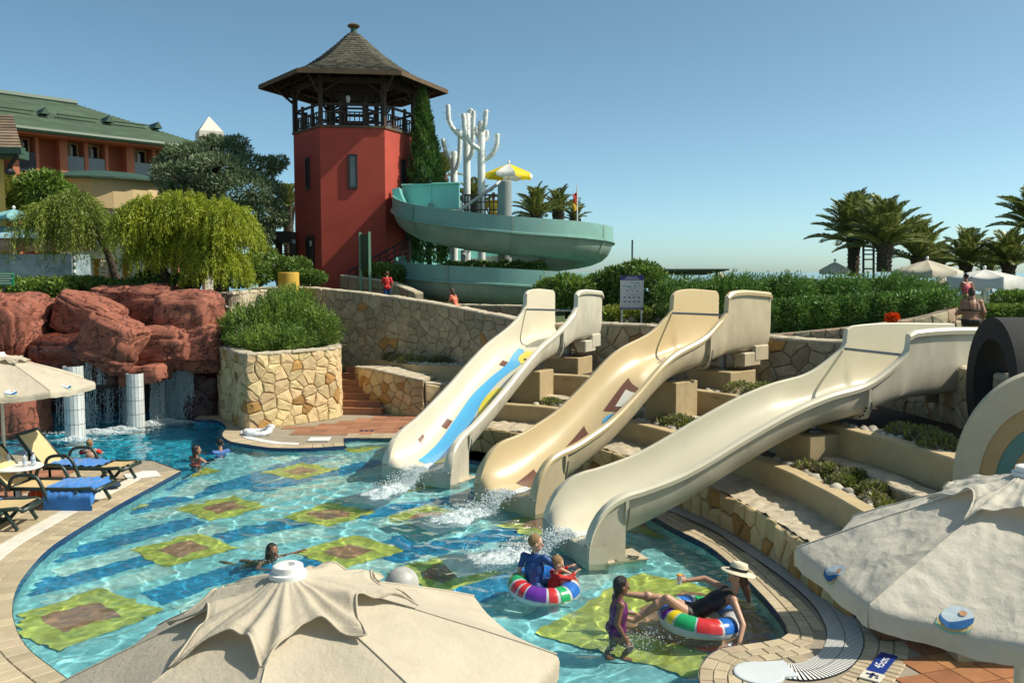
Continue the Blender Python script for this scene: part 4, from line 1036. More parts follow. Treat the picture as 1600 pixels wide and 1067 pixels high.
# inner core posts, table-like crate seen through the gallery
for k in range(6):
    p = hexpt(.9, k, 0); m = MB(); m.box((p.x, p.y, (ZW + ZE + .7) / 2), (.16, .16, ZE - ZW + .6), k); m.build('inner_post', M_wood, tw)
for k in range(6):
    a, b = hexpt(.9, k, 0), hexpt(.9, k + 1, 0); u = b - a
    for z in (.35, .7, 1.0):
        m = MB(); m.box((a + b) / 2 + Vector((0, 0, ZW + z)), (u.length, .05, .08), math.atan2(u.y, u.x)); m.build('inner_rail', M_wood, tw)
m = MB(); m.prism([hexpt(1.25, k, 0) for k in range(6)], ZE - .35, ZE + .25); m.build('ceiling_drum', M_wood, tw)
m = MB(); c = hexpt(1.5, 0, ZE - .75, .4); m.lathe(c, [(.03, .16), (.08, .13), (.09, 0), (.05, -.12), (.02, -.14)], 10); m.build('lantern', M_white_plastic, tw)
# roof: stepped shingle courses on each facet
prof = [(RE, ZE), (3.3, 11.93), (2.6, 12.22), (2.0, 12.55), (1.5, 12.88), (1.05, 13.22), (.62, 13.58), (.28, 13.88), (.14, ZA)]
pr = smoothcurve([p[0] for p in prof][::-1], [p[1] for p in prof][::-1])
for k in range(6):
    mb = MB(); N_ = 26; rs = np.linspace(RE, .14, N_ + 1)
    for i in range(N_):
        r0, r1 = rs[i], rs[i + 1]; z0, z1 = pr(r0), pr(r1)
        a0, a1, b1, b0 = hexpt(r0, k, z0 + .035), hexpt(r0, k + 1, z0 + .035), hexpt(r1 - .01, k + 1, z1 + .012), hexpt(r1 - .01, k, z1 + .012)
        w = (a1 - a0).length; nt = max(1, int(w / .22))
        for j in range(nt):
            e0, e1 = j / nt, (j + 1) / nt; dz = Vector((0, 0, rnd.uniform(-.012, .012))); g = .006 / max(w, .1)
            q = [a0.lerp(a1, e0 + g) + dz, a0.lerp(a1, e1 - g) + dz, b0.lerp(b1, e1 - g), b0.lerp(b1, e0 + g)]
            low = [q[0] - Vector((0, 0, .035)), q[1] - Vector((0, 0, .035))]
            mb.add(q + low, [(0, 1, 2, 3), (4, 5, 1, 0)])
    base = MB(); base.ring_loft([[hexpt(r, k, pr(r) - .01), hexpt(r, k + 1, pr(r) - .01)] for r in rs[::2]], closed=False, cap=False)
    rf = base.build('roof_facet', M_wood, tw); tag(mb.build('shingles', M_shing, rf), kind='stuff')
    a, b = hexpt(RE + .02, k, ZE - .05), hexpt(RE + .02, k + 1, ZE - .05); m = MB(); m.box((a + b) / 2, ((b - a).length + .03, .05, .17), math.atan2((b - a).y, (b - a).x)); m.build('fascia_board', M_fascia, tw)
    # rafters and battens under the eaves
    for j in range(7):
        t = (j + .5) / 7; e = hexpt(RE - .06, k, ZE - .04).lerp(hexpt(RE - .06, k + 1, ZE - .04), t); i_ = hexpt(1.3, k, pr(1.3) - .25).lerp(hexpt(1.3, k + 1, pr(1.3) - .25), t)
        mid = e.lerp(i_, .5); mid.z = pr(2.55) - .12
        m = MB(); m.tube([e, mid, i_], .045, 4); m.build('rafter', M_fascia if j % 2 else M_wood, tw)
    for r_ in (2.3, 2.9, 3.4):
        a, b = hexpt(r_, k, pr(r_) - .06), hexpt(r_, k + 1, pr(r_) - .06); m = MB(); m.box((a + b) / 2, ((b - a).length, .06, .05), math.atan2((b - a).y, (b - a).x)); m.build('batten', M_wood, tw)
m = MB(); m.lathe((TC.x, TC.y, ZA - .06), [(.14, 0), (.13, .24), (.15, .26)], 10); m.build('finial_neck', M_green_p, tw)
m = MB(); m.lathe((TC.x, TC.y, ZA + .20), [(.16, 0), (.24, .05), (.27, .10), (.14, .18), (.05, .2)], 10); m.build('finial_cap', M_fascia, tw)
# black stair with rails at its foot
sr_ = empty('tower_stair', D(600, 430, 35), 'black metal stair with sloping rails leading up behind the turquoise slide', 'stair')
A, B = D(545, 424, 34.8), D(640, 372, 35.6)
for dz in (0, -.22, -.44, -.66):
    m = MB(); m.tube([A + Vector((0, 0, dz)), B + Vector((0, 0, dz))], .035 if dz == 0 else .022, 6); m.build('rail', M_dark, sr_)
for k in range(9):
    p = A.lerp(B, k / 8); m = MB(); m.tube([p, p + Vector((0, 0, -.95))], .03, 6); m.build('baluster', M_dark, sr_)
    m = MB(); q = A.lerp(B, (k + .3) / 8.6); m.box(q + Vector((0, .5, -1.0)), (.34, .9, .05)); m.build('tread', M_wood, sr_)
# green notice board on two posts
nb = empty('notice_board', D(569, 440, 33), 'tall dark green notice board on two green posts below the tower', 'notice board')
a, b = D(563, 400, 33.0), D(577.5, 400, 32.6); z0, z1 = D(570, 424, 33).z, D(570, 363, 33).z; u = (b - a); u.z = 0
for p in (a, b): m = MB(); m.box((p.x, p.y, (z1 + 3.0) / 2), (.09, .09, z1 - 3.0), .3); m.build('post', mat('pale_green_post', (.16, .30, .20), .5), nb)
c = (a + b) / 2; m = MB(); m.box((c.x, c.y, (z0 + z1) / 2 - .02), (u.length - .09, .04, (z1 - z0) - .12), math.atan2(u.y, u.x)); m.build('panel', mat('board_green', (.012, .05, .035), .3), nb)

# ------------------------------------------------------------------ turquoise spiral slide
M_turq = mat('turquoise_gelcoat', (0.20, 0.52, 0.46), 0.35, var=.15, scale=2, coat=.2, dirt=((.16, .34, .29), 3, .4))
M_turq_out = mat('faded_turquoise_shell', (0.27, 0.37, 0.30), 0.5, var=.3, scale=1.2, bump=.05, dirt=((.42, .42, .34), 1.3, .6), stretch=(1, 1, .35))
M_turq_top = mat('turquoise_rim', (0.21, 0.40, 0.35), 0.4, var=.2, scale=2, dirt=((.30, .38, .33), 2, .5))
SC = Vector((D(786, 400, 36).x, 36.0, 0)); RO = 4.35
zh = smoothcurve([120, 150, 180, 225, 270, 315, 360, 450, 540, 585, 630, 675, 720, 790], [7.45, 7.35, 7.15, 6.5, 6.05, 5.88, 5.75, 5.2, 4.62, 4.38, 4.2, 4.02, 3.85, 3.6])
sp = empty('spiral_slide', (SC.x, SC.y, 2.5), 'faded turquoise spiral raft slide winding one and a half turns beside the tower', 'spiral slide')
def hp(phi, r, dz): a = R(phi); return Vector((SC.x + r * math.cos(a), SC.y + r * math.sin(a), zh(phi) + dz))
sec_out = [(RO + .02, .03), (RO + .03, -.25), (RO + .03, -.5), (RO + .10, -.52), (RO + .10, -.58), (RO - .01, -.60), (RO - .06, -.82), (RO - .18, -1.04), (RO - .38, -1.22), (RO - .65, -1.33), (RO - .95, -1.33), (RO - 1.2, -1.2), (RO - 1.35, -1.0), (RO - 1.42, -.65), (RO - 1.42, -.35)]
sec_in = [(RO - 1.36, -.35), (RO - 1.36, -.65), (RO - 1.28, -.98), (RO - 1.15, -1.15), (RO - .95, -1.27), (RO - .65, -1.27), (RO - .4, -1.16), (RO - .23, -.99), (RO - .12, -.80), (RO - .06, -.6), (RO - .04, -.25), (RO - .03, .03)]
for lo, hi in ((128, 222), (222, 275), (275, 330), (330, 385), (385, 440), (440, 495), (495, 550), (550, 604), (604, 650), (650, 705), (705, 770)):
    ph = np.linspace(lo, hi, max(6, int((hi - lo) / 4)))
    a = MB(); a.ring_loft([[hp(p, r, z) for r, z in sec_out[:6]] for p in ph], closed=False, cap=False); sg_ = a.build('chute_wall', M_turq_top, sp, ang=50)
    b = MB(); b.ring_loft([[hp(p, r, z) for r, z in sec_out[5:]] for p in ph], closed=False, cap=False); b.build('chute_shell', M_turq_out, sp, ang=50)
    c = MB(); c.ring_loft([[hp(p, r, z) for r, z in sec_in + [sec_out[0]]] for p in ph], closed=False, cap=False); c.build('chute_lining', M_turq, sp, ang=50)
    j = MB(); j.ring_loft([[hp(hi - .35, r, z) for r, z in [(r + (.06 if r > RO - .5 else -.0), z - (.06 if r < RO - .1 else 0)) for r, z in sec_out[:13]]], [hp(hi + .35, r, z) for r, z in [(r + (.06 if r > RO - .5 else 0), z - (.06 if r < RO - .1 else 0)) for r, z in sec_out[:13]]]], closed=False, cap=False)
    j.build('joint_rib', M_turq_out, sp)
# curled end of the start tub and its upright panels
m = MB()
for (x0, x1, yt, yb, dd) in ((628, 676, 290, 330, 36.6), (675, 719, 288, 328, 36.3)):
    A_, B_ = D(x0, yb, dd), D(x1, yb, dd - .3); zt = D(x0, yt, dd).z; zb = A_.z
    mb = MB(); cxx = (A_ + B_) / 2; an = math.atan2((B_ - A_).y, (B_ - A_).x); mb.bevbox((cxx.x, cxx.y, (zt + zb) / 2), ((B_ - A_).length - .02, .08, zt - zb), .03, an); mb.bevbox((cxx.x, cxx.y - .03, zt), ((B_ - A_).length + .02, .2, .09), .03, an)
    mb.build('start_panel', M_turq, sp)
mb = MB(); rr = []
for k, (px, py) in enumerate([(612, 296), (614, 305), (620, 318), (630, 326), (642, 331)]):
    p = D(px, py, 35.4); rr.append([p + Vector((0, 0, .0)), p + Vector((.28, 0, .08)), p + Vector((.3, .9, .08)), p + Vector((0, .9, 0))])
mb.ring_loft([[Vector(q) for q in r_] for r_ in rr]); mb.build('start_lip', M_turq, sp, ang=60)
# columns
M_conc = mat('grey_concrete_column', (0.27, 0.29, 0.28), .8, var=.2, scale=2, bump=.1)
for (px, py, d, r, lb) in ((788.5, 283, 34.0, .26, 'thick grey column'),):
    c = D(px, py, d); m = MB(); m.lathe((c.x, c.y, 2.5), [(r, 0), (r, c.z - 2.5 - .03), (r - .03, c.z - 2.5)], 20); o = m.build('support_column', M_conc, None, ang=40)
    tag(o, 'thick round grey concrete column standing in the middle of the turquoise spiral', 'column')
for (px, d) in ((725, 33.6), (849, 33.8)):
    c = D(px, 400, d); m = MB(); m.lathe((c.x, c.y, 2.5), [(.12, 0), (.12, 2.4)], 12); m.tube([(c.x, c.y, 4.75), (c.x, c.y - .8, 4.6)], .09, 8); m.build('support_post', M_conc, sp)
hr = empty('handrail', D(705, 336, 33.0), 'grey sloping pipe handrail running up to the grey column', 'handrail')
m = MB(); m.tube([D(704, 338, 33.0), D(776, 289, 33.4), D(781, 284, 33.6)], .06, 8); m.build('pipe', M_steel, hr)
m = MB(); m.tube([D(704, 338, 33.0), D(704, 338, 33.0) + Vector((0, 0, -1.6))], .05, 8); m.build('upright', M_steel, hr)
pl = empty('platform_railing', D(745, 335, 36), 'black metal railing of the start platform between the white cactus trunks', 'railing')
for (x0, x1, d) in ((722, 745, 36.2), (745, 778, 36.0)):
    for y in (305, 316, 328):
        m = MB(); m.tube([D(x0, y, d), D(x1, y, d)], .04 if y == 305 else .025, 6); m.build('rail', M_dark, pl)
    for k in range(6):
        x = lerp(x0, x1, k / 5); m = MB(); m.tube([D(x, 305, d), D(x, 338, d)], .03, 6); m.build('baluster', M_dark, pl)
m = MB(); a = D(724, 338, 36.5); b = D(778, 338, 36.5); m.box(((a.x + b.x) / 2, 37.2, a.z - .08), (b.x - a.x, 1.8, .12)); m.build('deck', M_wood, pl)
# white cactus sculptures
M_white = mat('white_painted_metal', (0.74, 0.75, 0.70), .5, var=.12, scale=3, dirt=((.5, .47, .38), 2.5, .4))
def cactus(px, ytop, d, r, arms, label):
    b = D(px, 400, d); zt = D(px, ytop, d).z; root = empty('cactus_sculpture', (b.x, b.y, 2.5), label, 'sculpture', 'white cactus sculptures')
    m = MB(); m.tube([(b.x, b.y, 2.5), (b.x, b.y, (zt + 2.5) / 2), (b.x, b.y, zt - .05), (b.x, b.y, zt)], [r, r, r, r * .85], 14); m.build('trunk', M_white, root, ang=40)
    spn = MB()
    def spines(pts, rr):
        for p in pts:
            for q in range(3):
                a = rnd.uniform(0, 6.28); dv = Vector((math.cos(a), math.sin(a), rnd.uniform(-.2, .3))); spn.tube([p + dv * rr * .8, p + dv * (rr + .16)], [.009, .003], 3)
    for arm in arms:
        P = spline([tuple(D(x, y, d + dd)) for x, y, dd in arm], 26); m = MB(); m.tube([Vector(p) for p in P], [r * .62] * 25 + [r * .5], 10); m.build('arm', M_white, root, ang=50); spines([Vector(p) for p in P[8::2]], r * .62)
    spines([Vector((b.x, b.y, lerp(zt - 1.6, zt, k / 12))) for k in range(12)], r)
    spn.build('spines', M_white, root)
cactus(710, 237, 38.4, .15, [[(706, 252, 0), (698, 240, -.2), (694, 228, -.3), (692, 217, -.3)], [(712, 266, -.2), (717, 250, -.3), (718.5, 225, -.3), (718, 203, -.3)]], 'shortest white cactus sculpture, two raised arms, next to the dark cypress')
cactus(730, 178, 37.6, .15, [[(724, 216, 0), (712, 206, -.2), (702, 190, -.3), (700, 164, -.3)], [(732, 250, -.2), (738, 235, -.3), (739, 200, -.3), (740, 174, -.3)], [(728, 190, .4), (733, 182, .5), (736, 170, .5)]], 'tall white cactus sculpture with an arm reaching far out to the tower side')
cactus(752.5, 190, 36.6, .155, [[(748, 233, -.1), (736, 224, -.3), (727, 208, -.4), (725, 186, -.4), (723.5, 178, -.4)], [(759, 250, 0), (770, 240, 0), (776, 226, 0), (777, 209, 0)], [(752, 205, -.3), (757, 196, -.4), (759.5, 172, -.4)], [(752, 225, .4), (760, 215, .5), (760, 204, .5)], [(748, 215, .3), (745, 206, .4), (744, 199, .4)]], 'white cactus sculpture with five arms standing nearest the yellow parasol')
# ------------------------------------------------------------------ vegetation
def leafmat(name, col, col2, trans=.25, island=.35, scale=1.2, rough=.5, hue=.015):
    return mat(name, col, rough, col2=col2, scale=scale, island=island, trans=trans, hue=hue, spec=.35)
L_weep = leafmat('yellow_green_foliage', (0.42, 0.46, 0.035), (0.19, 0.26, 0.025), .4)
L_weep2 = leafmat('olive_green_foliage', (0.273, 0.324, 0.042), (0.121, 0.173, 0.030), .3)
L_cedar = leafmat('blue_green_needles', (0.20, 0.26, 0.125), (0.10, 0.15, 0.08), .25)
L_cypress = leafmat('cypress_foliage', (0.13, 0.23, 0.045), (0.05, 0.11, 0.028), .2)
L_rosem = leafmat('rosemary_leaf', (0.217, 0.320, 0.046), (0.088, 0.161, 0.032), .2)
L_hedge = leafmat('hedge_leaf', (0.217, 0.320, 0.056), (0.088, 0.154, 0.029), .25)
L_laurel = leafmat('glossy_shrub_leaf', (0.192, 0.282, 0.056), (0.074, 0.137, 0.029), .2, rough=.32)
L_junip = leafmat('juniper_foliage', (0.179, 0.306, 0.056), (0.070, 0.143, 0.034), .2)
L_palm = leafmat('palm_leaf', (0.26, 0.29, 0.09), (0.15, 0.18, 0.05), .25, rough=.4)
L_purple = leafmat('mauve_groundcover', (0.333, 0.255, 0.217), (0.184, 0.211, 0.074), .2)
L_green2 = leafmat('green_groundcover', (0.282, 0.333, 0.051), (0.137, 0.173, 0.044), .25)
M_bark = mat('brown_bark', (0.075, 0.052, 0.034), .95, var=.5, scale=9, bump=1.0, bscale=16, stretch=(3, 3, .7))
M_palmtrunk = mat('palm_trunk', (0.10, 0.075, 0.05), .95, var=.55, scale=6, bump=.9, bscale=12)
def quads(P, Dv, Lg, Wd, up=None, bend=0.0):
    """leaf quads (diamonds) at P along Dv, sizes arrays"""
    n = len(P); Dv = Dv / (np.linalg.norm(Dv, axis=1)[:, None] + 1e-9)
    r = nr.normal(size=(n, 3)); S = np.cross(Dv, r); S /= np.linalg.norm(S, axis=1)[:, None] + 1e-9
    Lg = np.broadcast_to(Lg, (n,))[:, None]; Wd = np.broadcast_to(Wd, (n,))[:, None]
    v = np.stack([P, P + Dv * Lg * .45 + S * Wd * .5, P + Dv * Lg, P + Dv * Lg * .45 - S * Wd * .5], 1).reshape(-1, 3)
    f = np.arange(4 * n).reshape(n, 4); return v, f
def ell_points(blobs, n, lo=.72, hi=1.05, zmin=None, gaps=0.0):
    """random points near the surfaces of ellipsoids (cx,cy,cz,rx,ry,rz), with outward normals"""
    vol = np.array([b[3] * b[4] + b[4] * b[5] + b[3] * b[5] for b in blobs]); idx = nr.choice(len(blobs), n, p=vol / vol.sum()); B = np.array(blobs)[idx]
    u = nr.normal(size=(n, 3)); u /= np.linalg.norm(u, axis=1)[:, None]; k = nr.uniform(lo, hi, n)[:, None] 
    P = B[:, :3] + u * B[:, 3:] * k; N_ = u / B[:, 3:]; N_ /= np.linalg.norm(N_, axis=1)[:, None]
    keep = np.ones(n, bool)
    # drop what lies deep inside another blob
    for b in blobs:
        q = ((P - np.array(b[:3])) / np.array(b[3:])); keep &= (q ** 2).sum(1) > .42
    if zmin is not None: keep &= P[:, 2] > zmin
    if gaps:
        ph = np.sin(P[:, 0] * 5.1 + 2 * np.sin(P[:, 2] * 3.7)) + np.sin(P[:, 1] * 4.3 + P[:, 2] * 5.9) + np.sin(P[:, 2] * 6.7 - P[:, 0] * 2.9); keep &= ph > (-3 + gaps * 3)
    return P[keep], N_[keep]
def bush(name, label, cat, blobs, n, lf, wd, m, zmin=None, gaps=.25, up=.3, lo=.7, hi=1.06, stem=True, core=None, kind=None, group=None):
    c = np.array(blobs); base = (float(c[:, 0].mean()), float(c[:, 1].mean()), float((c[:, 2] - c[:, 5]).min()) if zmin is None else zmin)
    root = empty(name, base, label, cat, group)
    P, N_ = ell_points(blobs, n, lo, hi, zmin, gaps)
    Dv = N_ + nr.normal(size=P.shape) * .7 + np.array([0, 0, up]); k = nr.uniform(.6, 1.3, len(P))
    v, f = quads(P, Dv, lf * k, wd * k); np_mesh('foliage', v, f, m, parent=root)
    if stem:
        mb = MB()
        for b in blobs[:5]:
            mb.tube([(b[0], b[1], base[2] - .05), (b[0] + .05, b[1], b[2])], [.05, .02], 5)
        mb.build('stems', M_bark, root)
    return root
def weeping(name, label, base, trunks, crown, n_str, m, droop, lf=.10, grav=.17):
    root = empty(name, base, label, 'tree')
    tb = MB()
    for t in trunks:
        P = spline(t[0], 12); tb.tube([Vector(p) for p in P], list(np.linspace(t[1], t[2], 12)), 8)
    tb.build('trunk', M_bark, root, ang=60)
    V, Fq, tw = [], [], MB(); off = 0
    for k in range(n_str):
        b = crown[rnd.randrange(len(crown))]; a = rnd.uniform(0, 2 * math.pi); ph = math.acos(rnd.uniform(.0, 1.0)) * .98
        u = Vector((math.sin(ph) * math.cos(a), math.sin(ph) * math.sin(a), math.cos(ph)))
        s0 = Vector((b[0] + u.x * b[3] * .8, b[1] + u.y * b[4] * .8, b[2] + u.z * b[5] * rnd.uniform(.75, 1.0))); s0 = s0.lerp(Vector(b[:3]), rnd.random() ** 2 * .6)
        out = Vector((u.x, u.y, .9 * u.z + .25)); ln = droop * rnd.uniform(.45, 1.1); S = 18; p = s0.copy(); d = out.normalized() * .8; pts = []
        for i in range(S):
            pts.append(p.copy()); d = (d + Vector((rnd.uniform(-.06, .06), rnd.uniform(-.06, .06), -grav - .012 * i))); 
            if d.length > 1: d.normalize()
            p = p + d * (ln / S)
        if k % 6 == 0: tw.tube([Vector((b[0], b[1], b[2] - .2)).lerp(s0, .55), s0] + pts[2:12:3], [.014, .012, .008, .006, .004, .003][:2 + len(pts[2:12:3])], 3, cap=False)
        q = np.array([x for x in pts for _ in range(3)], float) + nr.normal(size=(3 * S, 3)) * .02
        T = np.gradient(np.array(pts, float), axis=0); T = np.repeat(T, 3, 0); T /= np.linalg.norm(T, axis=1)[:, None] + 1e-9
        Dv = T * .8 + nr.normal(size=T.shape) * .45 + np.array([0, 0, -.15])
        kk = nr.uniform(.6, 1.25, len(q)); v, f = quads(q, Dv, lf * kk, lf * .22 * kk); V.append(v); Fq.append(f + off); off += len(v)
    np_mesh('foliage', np.concatenate(V), np.concatenate(Fq), m, parent=root); tw.build('twigs', M_bark, root)
    return root
# weeping trees on the left
dA = 29.0
a0 = D(190, 440, dA); c0 = D(110, 345, dA)
weeping('weeping_tree', 'olive green weeping tree with hanging strands and a leaning trunk, nearest the green sign', tuple(a0 + Vector((0, 0, -.6))),
        [([tuple(a0 + Vector((0, 0, -.8))), tuple(D(172, 405, dA)), tuple(D(152, 365, dA)), tuple(D(132, 335, dA))], .17, .07), ([tuple(D(152, 365, dA)), tuple(D(120, 345, dA)), tuple(D(85, 325, dA))], .08, .03)],
        [(D(85, 345, dA).x, dA, D(85, 340, dA).z, .95, .95, .55), (D(135, 345, dA).x, dA, D(135, 350, dA).z, .85, .9, .62), (D(110, 330, dA).x, dA + .2, D(110, 322, dA).z, .7, .8, .45)], 700, L_weep2, 2.0, lf=.11)
dB = 27.6
def pB(x, y, dd=0): return tuple(D(x, y, dB + dd))
weeping('weeping_tree', 'bright yellow green weeping tree with several dark forked trunks above the red rocks', pB(270, 470),
        [([pB(266, 475), pB(262, 440), pB(246, 400), pB(238, 360)], .16, .07), ([pB(266, 470), pB(274, 430), pB(276, 380), pB(284, 340)], .09, .05), ([pB(288, 470), pB(292, 430), pB(288, 395), pB(300, 350)], .2, .06), ([pB(300, 468), pB(318, 430), pB(345, 400), pB(352, 360)], .11, .05), ([pB(292, 440), pB(330, 420), pB(360, 400)], .1, .04)],
        [(D(228, 345, dB).x, dB, D(228, 350, dB).z, .78, .9, .75), (D(285, 330, dB).x, dB + .1, D(285, 338, dB).z, 1.0, 1.0, .72), (D(350, 350, dB).x, dB - .1, D(350, 362, dB).z, .95, 1.0, .95), (D(345, 405, dB).x, dB - .3, D(345, 410, dB).z, .7, .8, 0.6), (D(300, 380, dB).x, dB + .3, D(300, 385, dB).z, .9, .9, .6), (D(240, 385, dB).x, dB + .2, D(240, 385, dB).z, .55, .7, .5)], 2300, L_weep, 1.35, lf=.12, grav=.10)
# cedar
dC = 36.0
def blobs_px(lst, d, ry=1.0): return [(D(x, y, d + o).x, d + o, D(x, y, d + o).z, rx * d / F_PX, ry * rx * d / F_PX, rz * d / F_PX) for x, y, rx, rz, o in lst]
cb = [(300, 245, 40, 16, 0), (345, 235, 42, 14, .5), (285, 275, 42, 20, -.5), (340, 268, 50, 24, -.8), (395, 262, 40, 15, 0), (420, 258, 24, 9, 0), (300, 305, 42, 22, -.6), (372, 300, 52, 28, -.9), (415, 300, 28, 18, 0), (325, 335, 52, 26, -.9), (405, 335, 38, 24, -.4), (380, 365, 42, 18, -.6), (432, 340, 16, 12, 0), (345, 222, 24, 6, .4), (270, 255, 26, 12, 0)]
cb += [(x + rnd.uniform(-30, 30), y + rnd.uniform(-16, 12), 14, 7, o + rnd.uniform(-.6, .4)) for x, y, rx, rz, o in cb for _ in range(2)]; cbl = blobs_px(cb, dC, .9); root = bush('cedar_tree', 'broad dark blue green cedar between the hotel and the red tower', 'tree', cbl, 64000, .17, .045, L_cedar, gaps=.42, up=.25, lo=.72, hi=1.12, stem=False)
tb = MB(); b0_ = D(345, 440, dC)
tb.tube([b0_ + Vector((0, 0, -1)), D(345, 380, dC), D(340, 320, dC), D(338, 245, dC)], [.32, .26, .18, .05], 9)
for x, y, rx, rz, o in cb: tb.tube([D(343, min(400, y + 40), dC), D(x, y, dC + o)], [.09, .03], 5)
tb.build('trunk', M_bark, root)
# cypress
dY = 37.45; yb = D(671, 292, dY).z - 3.2; yt = D(660, 142, dY).z
P = []; 
nC = 16000; hh = nr.uniform(0, 1, nC) ** .85; aa = nr.uniform(0, 2 * math.pi, nC); prof_ = np.interp(hh, [0, .25, .5, .7, .85, .95, 1], [.62, .68, .56, .40, .25, .12, .03])
lump = 1 + .14 * np.sin(aa * 5 + hh * 31) + .10 * np.sin(aa * 3 - hh * 53) 
kk = nr.uniform(.7, 1.05, nC); cxp = np.interp(hh, [0, 1], [D(672, 300, dY).x, D(659, 142, dY).x])
Pp = np.stack([cxp + 1.12 * prof_ * lump * kk * np.cos(aa), dY + 1.0 * prof_ * lump * kk * np.sin(aa), yb + (yt - yb) * hh], 1)
Dv = np.stack([np.cos(aa) * .45, np.sin(aa) * .45, np.full(nC, 1.0)], 1) + nr.normal(size=(nC, 3)) * .25
v, f = quads(Pp, Dv, nr.uniform(.12, .26, nC), .06)
cy = empty('cypress_tree', (D(672, 300, dY).x, dY, 2.5), 'slender dark green cypress in front of the right wall of the red tower', 'tree')
np_mesh('foliage', v, f, L_cypress, parent=cy); MB().tube([(D(672, 300, dY).x, dY, 2.5), (D(664, 200, dY).x, dY, yt - 1.5)], [.14, .03], 8).build('trunk', M_bark, cy)
# hedges and shrubs on the left above the rocks
hb = [(x, 455 + rnd.uniform(-4, 4), 20, 20, rnd.uniform(-.3, .3)) for x in range(-20, 262, 22)]
bush('flowering_hedge', 'bright green leafy hedge along the top of the red rocks below the green sign', 'hedge', blobs_px(hb[:8], 27.0, 1.2), 15000, .13, .075, L_hedge, gaps=.12)
bush('hedge', 'dark green hedge between the leaning trunk and the forked weeping tree', 'hedge', blobs_px(hb[7:] + [(240, 440, 26, 18, .4), (285, 445, 18, 16, .2)], 27.6, 1.2), 11000, .12, .07, L_laurel, gaps=.1)
bush('shrub', 'rounded green shrub under the right edge of the weeping tree', 'shrub', blobs_px([(385, 420, 24, 22, 0), (405, 425, 22, 18, .4), (372, 435, 20, 14, -.4)], 31.0), 5500, .11, .06, L_hedge, gaps=.1)
bush('shrub', 'low dark rounded shrub at the foot of the tower, behind the yellow block', 'shrub', blobs_px([(440, 420, 26, 18, 0), (465, 418, 22, 15, .5), (425, 412, 20, 14, .5)], 32.0), 6500, .11, .06, L_laurel, gaps=.1)
bush('shrub', 'small clipped shrub right beside the yellow block below the tower door', 'shrub', blobs_px([(490, 434, 20, 10, 0), (475, 432, 10, 10, 0)], 31.0), 3000, .09, .05, L_laurel, gaps=.05)
bush('shrub', 'light green climbing leaves behind the yellow block', 'shrub', blobs_px([(412, 400, 20, 16, 0), (400, 412, 14, 14, 0)], 33.0), 2500, .12, .07, L_weep2, gaps=.15)
# shrubby palm and tree behind the left weeping tree
bush('broadleaf_tree', 'dark bushy tree growing in front of the rotunda behind the weeping tree', 'tree', blobs_px([(60, 295, 34, 22, 0), (90, 305, 26, 20, .5), (45, 315, 28, 22, .4), (75, 280, 20, 10, 0)], 34.0, .8), 7000, .22, .07, L_hedge, gaps=.25)
# shrubs inside and under the spiral slide
bush('shrub', 'row of green shrubs growing inside the lower coil of the turquoise slide', 'shrub', blobs_px([(705 + 17 * k, 420 + 2 * math.sin(k * 2), 14, 10, .3 * (k % 2)) for k in range(9)], 33.0), 6500, .12, .06, L_laurel, gaps=.15)
bush('shrub', 'green shrub at the foot of the notice board', 'shrub', blobs_px([(598, 425, 24, 13, 0), (620, 428, 18, 12, .3), (580, 424, 14, 10, 0)], 33.4), 4500, .11, .06, L_laurel, gaps=.1)
# shrubs behind the tops of the slides
bush('shrub', 'big glossy leaved shrub behind the rules sign', 'shrub', blobs_px([(1000, 450, 46, 40, 0), (960, 455, 40, 36, .6), (1030, 470, 30, 30, .2), (985, 432, 34, 18, .5)], 27.3, .8), 14000, .13, .07, L_laurel, gaps=.15)
bush('shrub', 'loose bright green shrub between the turquoise slide and the rules sign', 'shrub', blobs_px([(885, 458, 34, 28, 0), (915, 468, 30, 28, -.3), (860, 455, 26, 18, .4), (930, 450, 24, 20, .4)], 28.0, .8), 9000, .13, .06, L_hedge, gaps=.25)
bush('flower_border', 'low green border plants along the edging stones', 'plants', blobs_px([(960, 490, 22, 10, 0), (1005, 492, 22, 9, 0), (1040, 488, 20, 12, 0)], 25.6, .8), 3000, .12, .06, L_green2, gaps=.15, stem=False)
# rosemary in the planter: upright spikes
def spiky(name, label, cat, blobs, n, ln, m, lean=(0, 0, 1), needle=.05, per=9, zmin=None, spread=.45, gaps=.0, taper=.0):
    c = np.array(blobs); root = empty(name, (float(c[:, 0].mean()), float(c[:, 1].mean()), float((c[:, 2] - c[:, 5] * .8).min())), label, cat)
    P, N_ = ell_points(blobs, n, .7, 1.0, zmin, gaps); Dv = N_ * .75 + np.array(lean) + nr.normal(size=P.shape) * spread * .5; Dv /= np.linalg.norm(Dv, axis=1)[:, None]
    L_ = ln * nr.uniform(.6, 1.3, len(P)); t = np.linspace(0, 1, per)[None, :, None]
    Q = (P[:, None, :] + Dv[:, None, :] * (L_[:, None, None] * t) - np.array([0, 0, 1]) * (t ** 2 * L_[:, None, None] * .12)).reshape(-1, 3)
    T = np.repeat(Dv, per, 0) * .9 + nr.normal(size=Q.shape) * .5; kk = nr.uniform(.6, 1.2, len(Q)) * np.tile(np.linspace(1.1, .7, per), len(P))
    v, f = quads(Q, T, needle * 1.6 * kk, needle * .36 * kk); np_mesh('foliage', v, f, m, parent=root)
    mb = MB(); 
    for b in blobs[:4]: mb.tube([(b[0], b[1], b[2] - b[5]), (b[0], b[1], b[2])], [.05, .02], 5)
    mb.build('stems', M_bark, root); return root
rb = [(395, 520, 40, 34, 0), (440, 505, 44, 40, .3), (490, 520, 36, 32, .2), (370, 525, 26, 26, .4), (455, 480, 34, 24, .9), (505, 525, 26, 24, .5), (430, 535, 60, 16, -.6)]
